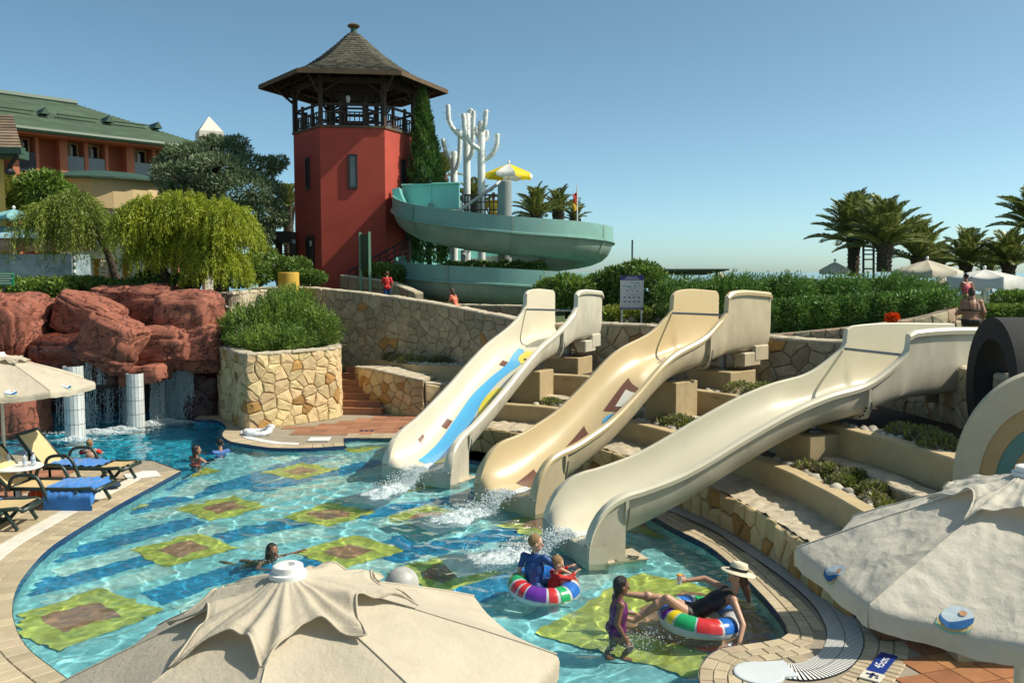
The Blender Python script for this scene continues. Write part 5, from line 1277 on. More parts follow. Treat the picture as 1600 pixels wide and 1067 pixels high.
spiky('rosemary_bush', 'large bright green upright rosemary filling the stone planter', 'bush', blobs_px(rb, 25.0, .8), 5200, .34, L_rosem, needle=.075, per=10)
# juniper mass and clipped hedge on the right
jb = [(1060 + 28 * k, 466 + 5 * math.sin(k * 1.9) + 4 * (k > 13), 34, 17 + 4 * math.sin(k * 2.7), 1.2 * (k % 3) - .6) for k in range(15)]
spiky('juniper', 'spreading feathery juniper covering the top of the hedge', 'shrub', blobs_px(jb, 25.0, 1.3), 8500, .42, L_junip, lean=(.62, -.25, .28), needle=.10, per=11, spread=.5, gaps=.1)
hg = [(1150 + 23 * k, np.interp(k, [0, 14], [496, 478]), 24, 24, -.25 + .12 * (k % 2)) for k in range(15)]
bush('clipped_hedge', 'dense clipped dark hedge above the pinkish stone wall', 'hedge', blobs_px(hg, 22.6, .9), 26000, .10, .04, L_junip, gaps=.05, up=.3, lo=.8, hi=1.03)
bush('hedge', 'upper light green clipped hedge beyond the woman in the bikini', 'hedge', blobs_px([(1570 + 22 * k, 466, 20, 11, 0) for k in range(5)], 27.0, .9), 5500, .10, .05, L_hedge, gaps=.05)
bush('hedge', 'lower light green clipped hedge just behind the black ring', 'hedge', blobs_px([(1545 + 22 * k, 486, 20, 9, 0) for k in range(6)], 24.0, .9), 5500, .10, .05, L_hedge, gaps=.05)
fl = bush('flower', 'bright orange flower head between the hedge wall and the nearest slide', 'flower', blobs_px([(1392, 497, 6, 5, 0), (1398, 496, 5, 4, 0)], 19.5), 500, .07, .06, mat('orange_petal', (.75, .10, .01), .5, trans=.2, island=.2), gaps=0)
# plants of the terrace beds, with pebble borders
def pt_on(curve, t, off=0.0):
    P = resample(curve, 40); T = np.gradient(P, axis=0); i = t * 39; k = int(min(38, i)); f_ = i - k; p = P[k] * (1 - f_) + P[k + 1] * f_; tt = T[k] / np.linalg.norm(T[k]); return p + np.array([-tt[1], tt[0]]) * off, tt
def bed_plants(name, label, curve, t0, t1, off, z, n, sz, m, mixm=None):
    bl = []
    for k in range(n):
        t = lerp(t0, t1, (k + .5) / n + rnd.uniform(-.3, .3) / n); p, _ = pt_on(curve, t, off + rnd.uniform(-.16, .16)); s_ = sz * rnd.uniform(.7, 1.25); bl.append((p[0], p[1], z + s_ * .3, s_ * 1.15, s_ * 1.0, s_ * .75))
    root = bush(name, label, 'plants', bl, int(1100 * n), .065, .022, m, zmin=z - .02, gaps=.12, stem=False, up=.5)
    if mixm:
        P, N_ = ell_points(bl, 450 * n, .85, 1.15, z, .35); v, f = quads(P, N_ + nr.normal(size=P.shape) * .5 + np.array([0, 0, .5]), .07, .028); np_mesh('flowers', v, f, mixm, parent=root)
    return root
for args in [('mauve and green ground cover behind the cream wall between the first two slides', wallA, .10, .26, .55, .95, 6, .2, L_purple, L_green2), ('heather like plants behind the cream wall between the last two slides', wallA, .34, .52, .6, .95, 7, .22, L_green2, L_purple), ('mauve and green plants in the bed right of the nearest slide', wallA, .64, .98, .62, .95, 11, .2, L_green2, L_purple),
             ('small tuft of plants on the top bed beside the first slide', wallB, .12, .24, .8, 1.52, 3, .2, L_green2, None), ('mauve heather on the top bed between the last two slides', wallB, .36, .52, .75, 1.52, 6, .26, L_purple, L_green2), ('flowering heather along the top bed right of the nearest slide', wallB, .66, .96, .55, 1.52, 10, .2, L_purple, L_green2)]:
    bed_plants('ground_cover', *args)
kbc = [(-4.1, 27.6), (-3.0, 26.4), (-1.2, 26.0), (-.3, 25.5)]
bed_plants('ground_cover', 'mixed ground cover in the angular bed at the foot of the ramp wall', kbc, .05, .95, .1, 1.36, 10, .26, L_purple, L_green2)
bed_plants('ground_cover', 'small dark tuft in the gap beside the blue painted slide', [(-1.6, 24.0), (-1.0, 23.6)], 0, 1, 0, .8, 3, .24, L_green2)
M_pebble = mat('pale_pebble', (0.50, 0.46, 0.38), .85, var=.35, scale=12, bump=.3, objvar=.3)
def stones_row(label, curve, t0, t1, off, z, n, sz, rows=1, spread=.06):
    p0, _ = pt_on(curve, (t0 + t1) / 2, off); root = empty('stone_border', (p0[0], p0[1], z), label, 'stone border')
    me = []
    for q in range(5):
        mb = MB(); mb.ell((0, 0, 0), (1, .8, .7), 8, 6); mb.v = [tuple(Vector(v) * (1 + .22 * mnoise.noise(Vector(v) * 1.4 + Vector((q * 7, 0, 0))))) for v in mb.v]; me.append(mb.mesh('stone', M_pebble, True))
    for r_ in range(rows):
        for k in range(n):
            p, tt = pt_on(curve, lerp(t0, t1, (k + rnd.uniform(.25, .75)) / n), off + (r_ - (rows - 1) / 2) * sz * 1.5 + rnd.uniform(-spread, spread)); s_ = sz * rnd.uniform(.7, 1.3)
            o = link('stone', me[rnd.randrange(5)], root); o.location = (p[0] - p0[0], p[1] - p0[1], s_ * .35); o.rotation_euler = (rnd.uniform(-.5, .5), rnd.uniform(-.5, .5), rnd.uniform(0, 6.28)); o.scale = (s_, s_, s_)
stones_row('row of rounded stones along the lower cream wall between the first two slides', wallA, .09, .30, .36, .97, 14, .10)
stones_row('row of rounded stones along the lower cream wall between the last two slides', wallA, .31, .55, .36, .97, 18, .11)
stones_row('row of rounded stones along the lower cream wall right of the nearest slide', wallA, .6, .98, .36, .97, 28, .10)
stones_row('band of small white stones on the top bed beside the first slide', wallB, .1, .30, .40, 1.54, 22, .07, 2)
stones_row('band of small pale stones on the top bed between the last two slides', wallB, .33, .55, .40, 1.54, 26, .08, 2)
stones_row('band of pale stones along the top bed right of the nearest slide', wallB, .62, .97, .36, 1.54, 34, .085, 2)
stones_row('band of white pebbles inside the angular cream kerb', [(-3.8, 27.15), (-2.75, 25.95), (-1.15, 25.66), (-.4, 25.2)], .02, .98, .05, 1.40, 44, .07, 3, .03)
# palms: trunk and single fronds
def frond_mesh(ln, seed, m):
    r = random.Random(seed); V = []; Fq = []; n = 24; mb = MB()
    sp_ = []
    for i in range(n + 1):
        t = i / n; sp_.append(Vector((ln * (t - .12 * t * t * t), 0, ln * (.20 * t - .33 * t * t))))
    mb.tube(sp_, list(np.linspace(.03, .006, n + 1)), 3, cap=False)
    for i in range(4, n + 1):
        t = i / n; ll = ln * .27 * math.sin(math.pi * min(1, .14 + t * .86)) ** .7 * r.uniform(.85, 1.1); p = sp_[i]; T = (sp_[i] - sp_[i - 1]).normalized()
        for s in (-1, 1):
            for q in (0, .5):
                pp = p - T * (ln / n * q); d = (Vector((0, s, 0)) * .85 + T * .75 + Vector((0, 0, .42 + r.uniform(-.15, .15)))).normalized(); e = pp + d * ll + Vector((0, 0, -.25 * ll)); mid = pp + d * ll * .5; w = T * .020
                mb.add([pp, mid - w, e, mid + w], [(0, 1, 2, 3)])
    return mb.mesh('frond', m)
FR = [frond_mesh(1.0, s, L_palm) for s in range(4)]
def palm(px, pyc, pyb, d, ln, nf, label, rtr=.2, low=.15):
    b = D(px, pyb, d); c = D(px, pyc, d); root = empty('palm_tree', (b.x, b.y, b.z), label, 'palm tree', 'date palms on the sea front')
    mb = MB(); n = 14; h = c.z - b.z
    mb.tube([(b.x, b.y, b.z + h * i / n) for i in range(n + 1)], [rtr * (1.0 + (.55 if i >= n - 4 else 0) * (i - n + 5) / 5 + .05 * (i % 2)) for i in range(n)] + [rtr * .8], 10)
    # old leaf stubs
    for k in range(70):
        a = k * 2.4; z = b.z + h * (k / 70) ** .8; r = rtr * (1.0 + .5 * max(0, (z - b.z) / h - .65) / .35)
        u = Vector((math.cos(a), math.sin(a), 0)); p = Vector((b.x, b.y, z)) + u * r * .9; mb.add([p + Vector((-u.y, u.x, 0)) * .05, p - Vector((-u.y, u.x, 0)) * .05, p + u * .09 + Vector((0, 0, .13)), p + Vector((0, 0, .12))], [(0, 1, 2), (0, 2, 3), (1, 3, 2)])
    mb.build('trunk', M_palmtrunk, root)
    for k in range(nf):
        o = link('frond', FR[k % 4], root); a = k * 2.39996 + rnd.uniform(-.2, .2); t = k / nf
        el = lerp(1.42, low, t ** 1.15) + rnd.uniform(-.12, .12); o.location = (0, 0, h - .05 - .25 * t); o.rotation_euler = (rnd.uniform(-.3, .3), -el, a); s_ = ln * rnd.uniform(.85, 1.1); o.scale = (s_, s_, s_)
    return root
palm(1333, 372, 432, 40, 2.45, 34, 'tallest sea front palm, first from the ladder, with old hanging leaves', .24)
palm(1381, 378, 425, 36, 2.3, 36, 'dense palm just right of the lifeguard ladder', .27)
palm(1434, 400, 430, 38, 1.95, 28, 'palm with a brown shaggy trunk behind the cream parasols', .27)
palm(1464, 415, 432, 44, 1.7, 20, 'smaller palm behind the shaggy trunked palm', .24)
palm(1508, 408, 445, 42, 1.9, 30, 'palm rising behind the white scalloped parasol', .26)
palm(1541, 418, 445, 48, 1.5, 20, 'small far palm between the two palms at the picture edge', .22)
palm(1575, 410, 445, 41, 2.0, 30, 'palm behind the right end of the white parasol', .26)
palm(1616, 352, 445, 38, 2.3, 34, 'tall palm cut by the picture edge', .34)
palm(838, 334, 420, 48, 1.9, 26, 'palm beside the thick grey column behind the spiral', .25)
palm(872, 328, 420, 50, 1.6, 24, 'palm left of the red and yellow flag', .25)
palm(898, 338, 420, 52, 1.3, 18, 'low palm behind the flag pole', .25)
palm(742, 318, 420, 50, 1.8, 30, 'palm half hidden by the white cactus trunks', .25)
palm(692, 270, 420, 50, 1.5, 24, 'palm peeping out behind the cypress', .25)
palm(452, 318, 420, 48, 1.5, 24, 'palm peeping out between cedar and tower', .25)
palm(20, 325, 420, 37, 1.7, 26, 'palm behind the pale blue parasol', .25)
# ------------------------------------------------------------------ hotel far left
M_hw = mat('terracotta_plaster', (0.40, 0.12, 0.065), .9, var=.15, scale=1, bump=.1)
M_hw2 = mat('light_terracotta_fin', (0.46, 0.155, 0.085), .9, var=.12, scale=1)
M_groof = mat('green_roof_tile', (0.075, 0.125, 0.07), .55, var=.35, scale=.7, island=.25)
M_gutter = mat('green_gutter', (0.035, 0.075, 0.045), .5)
M_balc = mat('smoked_glass_balcony', (0.03, 0.035, 0.045), .12, spec=.7)
M_curtain = mat('pale_curtain', (0.32, 0.34, 0.32), .7, var=.3, scale=2)
M_yel = mat('yellow_plaster', (0.60, 0.40, 0.10), .85, var=.12, scale=1.5)
M_crm = mat('pale_cream_plaster', (0.62, 0.46, 0.24), .85, var=.1, scale=1)
M_wht = mat('off_white_plaster', (0.66, 0.62, 0.53), .8, var=.1, scale=1.5)
HO = D(0, 300, 45.0); HO.z = 0; HD = Vector((.66, .75, 0)).normalized(); HN = Vector((HD.y, -HD.x, 0))
def hpnt(t, n=0.0, z=0.0): return HO + HD * t + HN * n + Vector((0, 0, z))
ho = empty('hotel_building', tuple(hpnt(5, -4, 2.5)), 'terracotta hotel wing with green tiled hip roof and dark balconies', 'building')
hang = math.atan2(HD.y, HD.x); T0, T1, ZEV = -9.0, 10.6, 11.15
m = MB(); m.prism([hpnt(T0, -.8), hpnt(T1, -.8), hpnt(T1, -12), hpnt(T0, -12)], 2.5, ZEV - .1); m.build('wall', M_hw, ho)
def t_of(px):   # facade parameter below a picture column
    k = (px - 800) / F_PX; return (HO.x - k * HO.y) / (k * HD.y - HD.x)
bays = [(40, 66), (115, 141), (147, 173), (218, 246), (250, 275), (282, 300)]
fins = [(30, 40), (66, 71), (103, 115), (141, 147), (173, 178), (206, 218), (246, 251), (275, 282)]
for a, b in fins:
    ta, tb_ = t_of(a), t_of(b); w = tb_ - ta; c = hpnt((ta + tb_) / 2, -.42, (ZEV + 2.5) / 2)
    MB().box(c, (w, .78, ZEV - 2.5 - .02), hang).build('fin_wall', M_hw2, ho)
for a, b in bays:
    ta, tb_ = t_of(a), t_of(b); w = tb_ - ta
    for fl_ in range(3):
        zt = ZEV - .22 - 3.0 * fl_; c = hpnt((ta + tb_) / 2, -.76, zt - 1.1)
        f = MB()
        for sx in (-1, 0, 1): f.box(c + HD * sx * (w / 2 - .06), (.09, .08, 2.2), hang)
        f.box(c + Vector((0, 0, 1.07)), (w - .2, .08, .08), hang); f.box(c + Vector((0, 0, -1.07)), (w - .2, .08, .08), hang); f.box(c + Vector((0, 0, .1)), (w - .2, .07, .05), hang)
        fr = f.build('window_frame', M_wht if fl_ else M_crm, ho)
        for sx in (-1, 1): MB().box(c + HD * sx * (w / 4 - .0) - HN * .012, (w / 2 - .12, .02, 2.08), hang).build('pane', M_curtain if sx < 0 else M_glass, fr)
        bc = hpnt((ta + tb_) / 2, -.1, zt - 1.25)
        MB().box(bc, (w - .04, .05, .95), hang).build('balcony_front', M_balc, ho)
        MB().box(bc - HN * .33 + Vector((0, 0, -.6)), (w - .03, .6, .12), hang).build('balcony_floor', M_hw2, ho)
# roof: hip with stepped tile courses (geometry rows), ridge and vents
r0a, r0b = hpnt(T0, 1.1, ZEV), hpnt(T1 + 1.1, 1.1, ZEV); r1a, r1b = hpnt(T0, -5.0, 13.75), hpnt(T1 - 4.6, -5.0, 13.75)
def course(mb, A0, A1, B0, B1, n, dz=.05):
    for i in range(n):
        k0, k1 = i / n, (i + 1) / n; a0, a1 = A0.lerp(B0, k0), A1.lerp(B1, k0); b0, b1 = A0.lerp(B0, k1), A1.lerp(B1, k1); up = Vector((0, 0, dz)); L_ = (a1 - a0).length; nt = max(1, int(L_ / 1.2))
        for j in range(nt):
            e0, e1 = j / nt, (j + 1) / nt
            mb.add([a0.lerp(a1, e0) + up, a0.lerp(a1, e1) + up, b0.lerp(b1, e1), b0.lerp(b1, e0), a0.lerp(a1, e0), a0.lerp(a1, e1)], [(0, 1, 2, 3), (4, 5, 1, 0)])
mb = MB(); course(mb, r0a, r0b, r1a, r1b, 30); course(mb, r0b, hpnt(T1 + 1.1, -11, ZEV), r1b, r1b + Vector((.01, 0, 0)), 30)
rf = mb.build('roof', M_groof, ho)
m = MB(); m.tube([r1a + Vector((0, 0, .05)), r1b + Vector((0, 0, .05))], .22, 6); m.build('ridge', M_gutter, rf)
m = MB(); m.tube([r0a + Vector((0, 0, .0)), r0b + Vector((0, 0, 0))], .14, 6); m.build('gutter', M_gutter, rf)
m = MB(); m.prism([hpnt(T0, -.8), hpnt(T1, -.8), hpnt(T1 + 1.0, 1.0), hpnt(T0, 1.0)], ZEV - .2, ZEV - .08); m.build('soffit', M_hw2, ho)
for px in (98, 197, 272):
    t = t_of(px); c = (r0a.lerp(r1a, .47)); base_ = hpnt(t, 1.1 - 6.1 * .47 + .1, ZEV + 2.6 * .47); m = MB(); s_ = .24
    m.add([base_ + HD * s_ + HN * .5, base_ - HD * s_ + HN * .5, base_ + HN * .5 + Vector((0, 0, .36)), base_ - HN * .6 + Vector((0, 0, .3)), base_ + HD * s_ - HN * .6, base_ - HD * s_ - HN * .6], [(0, 2, 1), (0, 4, 3, 2), (1, 2, 3, 5)]); m.build('roof_vent', M_gutter, rf)
    m = MB(); c0_ = base_ - HD * 1.6 + HN * .25 + Vector((0, 0, .12)); m.box(c0_, (2.2, .3, .05), hang); m.build('roof_hatch', M_groof, rf)
# white lift tower cap behind
wc = D(327.5, 218, 60.0); ct = empty('white_turret', (wc.x, wc.y, 2.5), 'white square turret with a pyramid cap behind the green roof', 'turret')
m = MB(); z1 = D(327, 207, 60).z; zt = D(327, 182, 60).z; m.box((wc.x, wc.y, (z1 + 2.5) / 2 - .4), (1.25, 1.25, z1 - 3.3), .5); m.build('shaft', M_wht, ct)
m = MB(); m.box((wc.x, wc.y, z1 - .2), (1.55, 1.55, .38), .5); m.build('cornice', M_wht, ct)
m = MB(); q = [Vector((wc.x, wc.y, 0)) + Matrix.Rotation(.5, 3, 'Z') @ Vector((sx * .74, sy * .74, 0)) for sx, sy in ((-1, -1), (1, -1), (1, 1), (-1, 1))]; m.add([(p.x, p.y, z1) for p in q] + [(wc.x, wc.y, zt)], [(0, 1, 4), (1, 2, 4), (2, 3, 4), (3, 0, 4), (3, 2, 1, 0)]); m.build('pyramid_cap', M_wht, ct)
# cream rotunda
RC = D(165, 300, 40.0); rz0, rz1 = 2.5, D(165, 279, 37.2).z; rr = 2.95
ro = empty('rotunda', (RC.x, RC.y, 2.5), 'cream round pavilion of the hotel with a flat dark green conical roof', 'building')
def arc_wall(mb, r, za, zb, n=24):
    mb.lathe((RC.x, RC.y, 0), [(r, za), (r, zb)], n)
m = MB(); arc_wall(m, rr, rz1 - 1.2, rz1); m.build('frieze', M_crm, ro)
m = MB(); arc_wall(m, rr - .35, 2.5, rz1 - 1.2); m.build('wall', M_wht, ro)
m = MB(); m.lathe((RC.x, RC.y, 0), [(rr + .3, rz1), (rr + .3, rz1 + .08), (1.6, rz1 + .45), (.05, rz1 + .62)], 24); m.build('roof', M_gutter, ro)
for k in range(16):
    a = R(180 + 22.5 * k / 1.0 * .5); c = Vector((RC.x + (rr - .34) * math.cos(a), RC.y + (rr - .34) * math.sin(a), rz1 - 2.3)); f = MB().box(c, (.06, .9, 1.6), a).build('window_frame', M_gutter, ro); MB().box(c + Vector((math.cos(a), math.sin(a), 0)) * .02, (.05, .78, 1.48), a).build('pane', M_glass, f)
# portico with round pillars below it
po = empty('portico', tuple(D(195, 432, 36)), 'pale portico with round white and yellow pillars behind the weeping trees', 'portico')
a, b = D(118, 398, 36), D(232, 398, 36); m = MB(); m.box(((a + b) / 2), ((b - a).length, 2.4, .35), 0); m.build('lintel', M_wht, po)
m = MB(); a2, b2 = D(168, 385, 36.3), D(226, 385, 36.3); m.box((a2 + b2) / 2 + Vector((0, 0, 0)), ((b2 - a2).length, 2.0, .5)); m.build('balcony_wall', M_wht, po)
for px, r, mm in ((186, .11, M_wht), (211, .12, M_wht), (220.5, .11, M_wht), (148, .22, M_yel), (178, .16, M_yel), (195, .16, M_yel), (137, .2, M_wht), (236, .16, M_yel)):
    c = D(px, 400, 35.0 if mm is M_wht else 36.6); m = MB(); m.lathe((c.x, c.y, 2.5), [(r, 0), (r, c.z - 2.5)], 14); m.build('pillar', mm, po)
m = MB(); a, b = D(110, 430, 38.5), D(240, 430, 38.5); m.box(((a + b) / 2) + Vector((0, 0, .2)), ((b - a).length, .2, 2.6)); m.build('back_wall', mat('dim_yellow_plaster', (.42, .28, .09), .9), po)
ls = empty('shelf_ladder', tuple(D(161, 435, 35.2)), 'small white slatted shelf standing between the pillars', 'shelf'); m = MB()
for x in (156, 167): m.tube([D(x, 408, 35.2), D(x, 437, 35.2)], .03, 4)
for y in (411, 417, 423, 429): m.box(D(161.5, y, 35.2), (.3, .12, .05))
m.build('frame', M_white_plastic, ls)
# yellow building with a brown roof at the very left
yb_ = empty('yellow_building', tuple(D(-20, 300, 34)), 'corner of a yellow building with a low brown shingle roof at the picture edge', 'building')
m = MB(); a = D(9, 330, 33); m.prism([(a.x, a.y), (a.x * (a.y + 6) / a.y - .3, a.y + 6), (a.x - 9, a.y + 6), (a.x - 9, a.y)], 2.5, D(9, 240, 33).z); m.build('wall', M_yel, yb_)
mb = MB(); e0, e1 = D(-160, 228, 32.3), D(34, 232, 32.3); t0, t1 = D(-160, 176, 35), D(20, 180, 35); course(mb, e0, e1, t0, t1, 12, .04); course(mb, e1, D(30, 230, 38), t1, t1 + Vector((0, .02, 0)), 12, .04); mb.build('roof', mat('brown_shingle', (.24, .17, .11), .9, var=.4, scale=3, island=.3), yb_)
m = MB(); m.box((e0 + e1) / 2 + Vector((0, .1, -.12)), ((e1 - e0).length, .3, .22)); m.box(D(-8, 242, 33), (2.0, .9, .3)); m.build('fascia', M_gutter, yb_)
m = MB(); m.tube([D(13, 262, 32.6), D(28, 242, 32.6)], .07, 6); m.ell(D(15, 268, 32.5), (.16, .2, .13), 10, 7); m.build('floodlight', M_dark, yb_)
# kiosk front with photo banner, turquoise parasol, striped pole
ki = empty('kiosk', tuple(D(50, 430, 31.5)), 'glazed white kiosk with a strip of orange photo panels along its front', 'kiosk')
M_kw = mat('mottled_glass_front', (.36, .44, .46), .25, col2=(.12, .17, .19), scale=1.6)
a, b = D(-40, 410, 31.5), D(112, 410, 31.5); z0, z1 = D(0, 436, 31.5).z, D(0, 397, 31.5).z; m = MB(); m.box(((a.x + b.x) / 2, 32.2, (z0 + z1) / 2), (b.x - a.x, 1.4, z1 - z0)); m.build('front', M_kw, ki)
m = MB(); z2, z3 = D(0, 393, 31.4).z, D(0, 373, 31.4).z
for k in range(9):
    x0 = lerp(-40, 142, k / 9); x1 = lerp(-40, 142, (k + 1) / 9); q0, q1 = D(x0, 383, 31.4), D(x1, 383, 31.4)
    MB().box(((q0.x + q1.x) / 2, 31.4, (z2 + z3) / 2), (q1.x - q0.x - .03, .05, z3 - z2)).build('photo_panel', mat('photo_panel_%s' % ['orange', 'brown', 'cream'][k % 3], [(.55, .12, .02), (.22, .07, .03), (.45, .32, .2)][k % 3], .4, var=.8, scale=5, col2=[(.16, .04, .03), (.5, .3, .1), (.3, .1, .06)][k % 3]), ki)
m = MB(); a, b = D(-40, 352, 33), D(60, 356, 33); m.add([a, b, D(60, 372, 31.3), D(-40, 372, 31.3)], [(0, 3, 2, 1)]); m.add([D(-40, 373, 31.3), D(60, 373, 31.3), D(60, 358, 33), D(-40, 354, 33)], [(0, 1, 2, 3)]); m.build('awning', mat('pale_blue_canvas', (.25, .42, .46), .8, var=.4, scale=2), ki)
sp_ = empty('striped_pole', tuple(D(116, 437, 31)), 'white and green striped pole at the corner of the kiosk', 'pole')
for k in range(8):
    c = D(116, 395 + 5.2 * (k + .5), 31.0); m = MB(); m.lathe((c.x, c.y, c.z - .058), [(.055, 0), (.055, .114)], 10); m.build('band', M_white_plastic if k % 2 else M_green_p, sp_)
def small_parasol(name, label, c, r, zr, zh, m, zb, n=8, val=.12, rot=.2, cat='parasol', grp=None):
    root = empty(name, (c[0], c[1], zb), label, cat, grp); mb = MB(); K = 4
    for k in range(n):
        a0, a1 = rot + 2 * math.pi * k / n, rot + 2 * math.pi * (k + 1) / n; rows = []
        for i in range(K + 1):
            t = i / K; row = []
            for j in range(5):
                u = j / 4; p = Vector((math.cos(a0), math.sin(a0), 0)).lerp(Vector((math.cos(a1), math.sin(a1), 0)), u) * r * t
                row.append(Vector((c[0] + p.x, c[1] + p.y, zh + (zr - zh) * t ** 1.08 - .06 * t * 4 * u * (1 - u))))
            rows.append(row)
        rows.append([p + Vector((0, 0, -val * (1 + .25 * math.sin(j * 2)))) for j, p in enumerate(rows[-1])])
        pm = MB(); pm.ring_loft(rows, closed=False, cap=False); mm = m[k % len(m)] if isinstance(m, list) else m
        pm.build('canopy_panel', mm, root, True)
    q = MB(); q.tube([(c[0], c[1], zb), (c[0], c[1], zh + .06)], .03, 8); q.ell((c[0], c[1], zh + .06), (.06, .06, .07), 8, 6); q.build('pole', M_white_plastic, root)
    return root
M_cvt = mat('pale_turquoise_canvas', (.22, .46, .48), .8, trans=.2)
c = D(22, 340, 32.6); small_parasol('parasol', 'pale turquoise parasol with scalloped edge in front of the kiosk', (c.x, c.y), .75, D(22, 337, 32.6).z, D(22, 327, 32.6).z, M_cvt, 2.5)
# green sign
gs = empty('green_sign', tuple(D(8, 455, 25.2)), 'small green sign with white text lines standing in the hedge above the rocks', 'sign')
a = D(-14, 437, 25.2); b = D(21.5, 434, 25.2); z0, z1 = D(0, 446, 25.2).z, D(0, 425, 25.2).z; m = MB(); m.box(((a.x + b.x) / 2, 25.2, (z0 + z1) / 2), (b.x - a.x, .03, z1 - z0)); m.build('board', mat('sign_green', (.01, .26, .11), .4), gs)
for k in range(5):
    m = MB(); w = [.9, .7, .85, .6, .75][k]; m.box(((a.x + b.x) / 2 + .02, 25.18, lerp(z1, z0, (k + .7) / 5.6)), ((b.x - a.x) * w, .006, .022)); m.build('text_line', M_white_plastic, gs)
m = MB(); m.tube([((a.x + b.x) / 2, 25.24, 2.6), ((a.x + b.x) / 2, 25.24, z0)], .03, 6); m.build('post', M_dark, gs)
# dark roofed pavilion between cedar and tower
dp = empty('dark_pavilion', tuple(D(430, 405, 38)), 'low pavilion with a dark flat roof between the cedar and the red tower', 'pavilion')
m = MB(); a, b = D(400, 378, 38), D(462, 378, 38); m.box((a + b) / 2, ((b - a).length, 3, .18)); m.build('eave', M_dark, dp); m = MB(); a, b = D(408, 372, 38.5), D(462, 360, 38.5); m.box((a + b) / 2 - Vector((0, 0, .1)), ((b - a).length, 2, .36)); m.build('roof', M_shing, dp)
for px in (436, 458):
    c = D(px, 400, 37.5); m = MB(); m.box((c.x, c.y, (2.5 + D(px, 381, 37.5).z) / 2), (.28, .28, D(px, 381, 37.5).z - 2.5), .2); m.build('post', M_wood, dp)
m = MB(); a, b = D(440, 397, 37.0), D(466, 397, 37.0); m.tube([a, b], .03, 6); m.tube([a - Vector((0, 0, .25)), b - Vector((0, 0, .25))], .02, 6); m.build('rail', M_dark, dp)
# yellow half round block and pale stone kerbs by the planter
c = D(451, 440, 28.6); yz = D(451, 425.5, 28.6).z; m = MB(); m.lathe((c.x, c.y, 3.0), [(.33, 0), (.33, yz - 3.0 - .02), (.31, yz - 3.0)], 20); tag(m.build('yellow_block', mat('ochre_render', (.60, .37, .05), .85, var=.15, scale=3, bump=.2, bscale=50), None, ang=40), 'short round yellow rendered pillar at the end of the ramp wall', 'pillar')
kw = [tuple(D(333, 470, 27.4))[:2], tuple(D(362, 470, 26.9))[:2], tuple(D(395, 470, 28.3))[:2], tuple(D(424, 470, 29.6))[:2]]
stone_wall('side_wall', spline(kw, 30), const(1.8), ramp_f((0, 3.42), (.5, 3.45), (1, 3.48)), .4, .45, .35, (M_ledge, M_stone_grey, .3), 'pale stone wall above the rosemary, right of the red rocks', 61, side=1, cap_len=.6, capd=.07)
# beach side: parasols, closed parasols, ladder, pergola, flag
M_cv = mat('white_canvas', (.74, .72, .66), .85, var=.1, scale=3, trans=.2); M_cvs = mat('cream_canvas', (.62, .55, .42), .85, var=.15, scale=3, trans=.2)
def bp(label, px, yh, yr, rpx, d, m, val=.12):
    c = D(px, 430, d); small_parasol('beach_parasol', label, (c.x, c.y), rpx * d / F_PX, D(px, yr, d).z, D(px, yh, d).z, m, 2.5, val=val, rot=rnd.uniform(0, .7), grp='parasols on the beach side')
bp('white parasol with a deep scalloped valance above the woman in the bikini', 1538, 421, 433, 56, 30, M_cv, .35)
bp('large cream parasol behind the end of the juniper', 1448, 406, 424, 52, 33, M_cvs, .2)
bp('small cream parasol peeping over the hedge left of the tall palm', 1304, 409, 422, 24, 36, M_cvs)
bp('far cream parasol under the large cream parasol', 1475, 434, 441, 16, 40, M_cvs)
bp('far white parasol at the picture edge', 1590, 436, 446, 30, 34, M_cvs)
bp('tiny beige parasol beside the end of the green pergola', 1125, 425, 431, 12, 46, M_cvs)
M_str = [mat('closed_white_canvas', (.62, .66, .64), .8), mat('closed_blue_canvas', (.20, .32, .36), .8)]
for px, d, lb in ((1497, 33, 'closed blue striped parasol under the left side of the white parasol'), (1544, 32, 'closed blue striped parasol just behind the white pole')):
    c = D(px, 440, d); root = empty('closed_parasol', (c.x, c.y, 2.5), lb, 'parasol', 'closed striped parasols'); zt, zb = D(px, 432, d).z, D(px, 463, d).z
    for k in range(10):
        m = MB(); a0, a1 = 2 * math.pi * k / 10, 2 * math.pi * (k + 1) / 10; am = (a0 + a1) / 2
        rows = [[Vector((c.x + r * math.cos(q) * s_, c.y + r * math.sin(q) * s_, z)) for q, s_ in ((a0, 1), (am, .8), (a1, 1))] for r, z in ((.04, zt), (.12, lerp(zt, zb, .3)), (.20, lerp(zt, zb, .7)), (.24, zb))]
        m.ring_loft(rows, closed=False, cap=False); m.build('fold', M_str[k % 2], root)
    m = MB(); m.tube([(c.x, c.y, 2.5), (c.x, c.y, zt + .1)], .025, 6); m.build('pole', M_white_plastic, root)
la = empty('lifeguard_ladder', tuple(D(1357, 425, 39)), 'dark blue ladder of a lifeguard stand between the two tallest palms', 'ladder'); M_ld = mat('dark_blue_steel', (.02, .045, .06), .5)
for x in (1349, 1365): m = MB(); m.tube([D(x, 440, 39), D(x, 376, 39)], .05, 6); m.build('rail', M_ld, la)
for y in (378, 391, 397.5, 405.5, 420): m = MB(); m.tube([D(1349, y, 39), D(1365, y, 39)], .035, 6); m.build('rung', M_ld, la)
m = MB(); a, b = D(1336, 373, 39), D(1366, 373, 39); m.box((a + b) / 2 + Vector((0, .4, .05)), ((b - a).length, 1.0, .18)); m.build('seat', M_ld, la)
pg_ = empty('pergola', tuple(D(1070, 440, 38)), 'dark green sun sail roof of a far pergola behind the sign shrub', 'pergola'); M_sail = mat('dark_green_sail', (.018, .05, .035), .7, var=.4, scale=1)
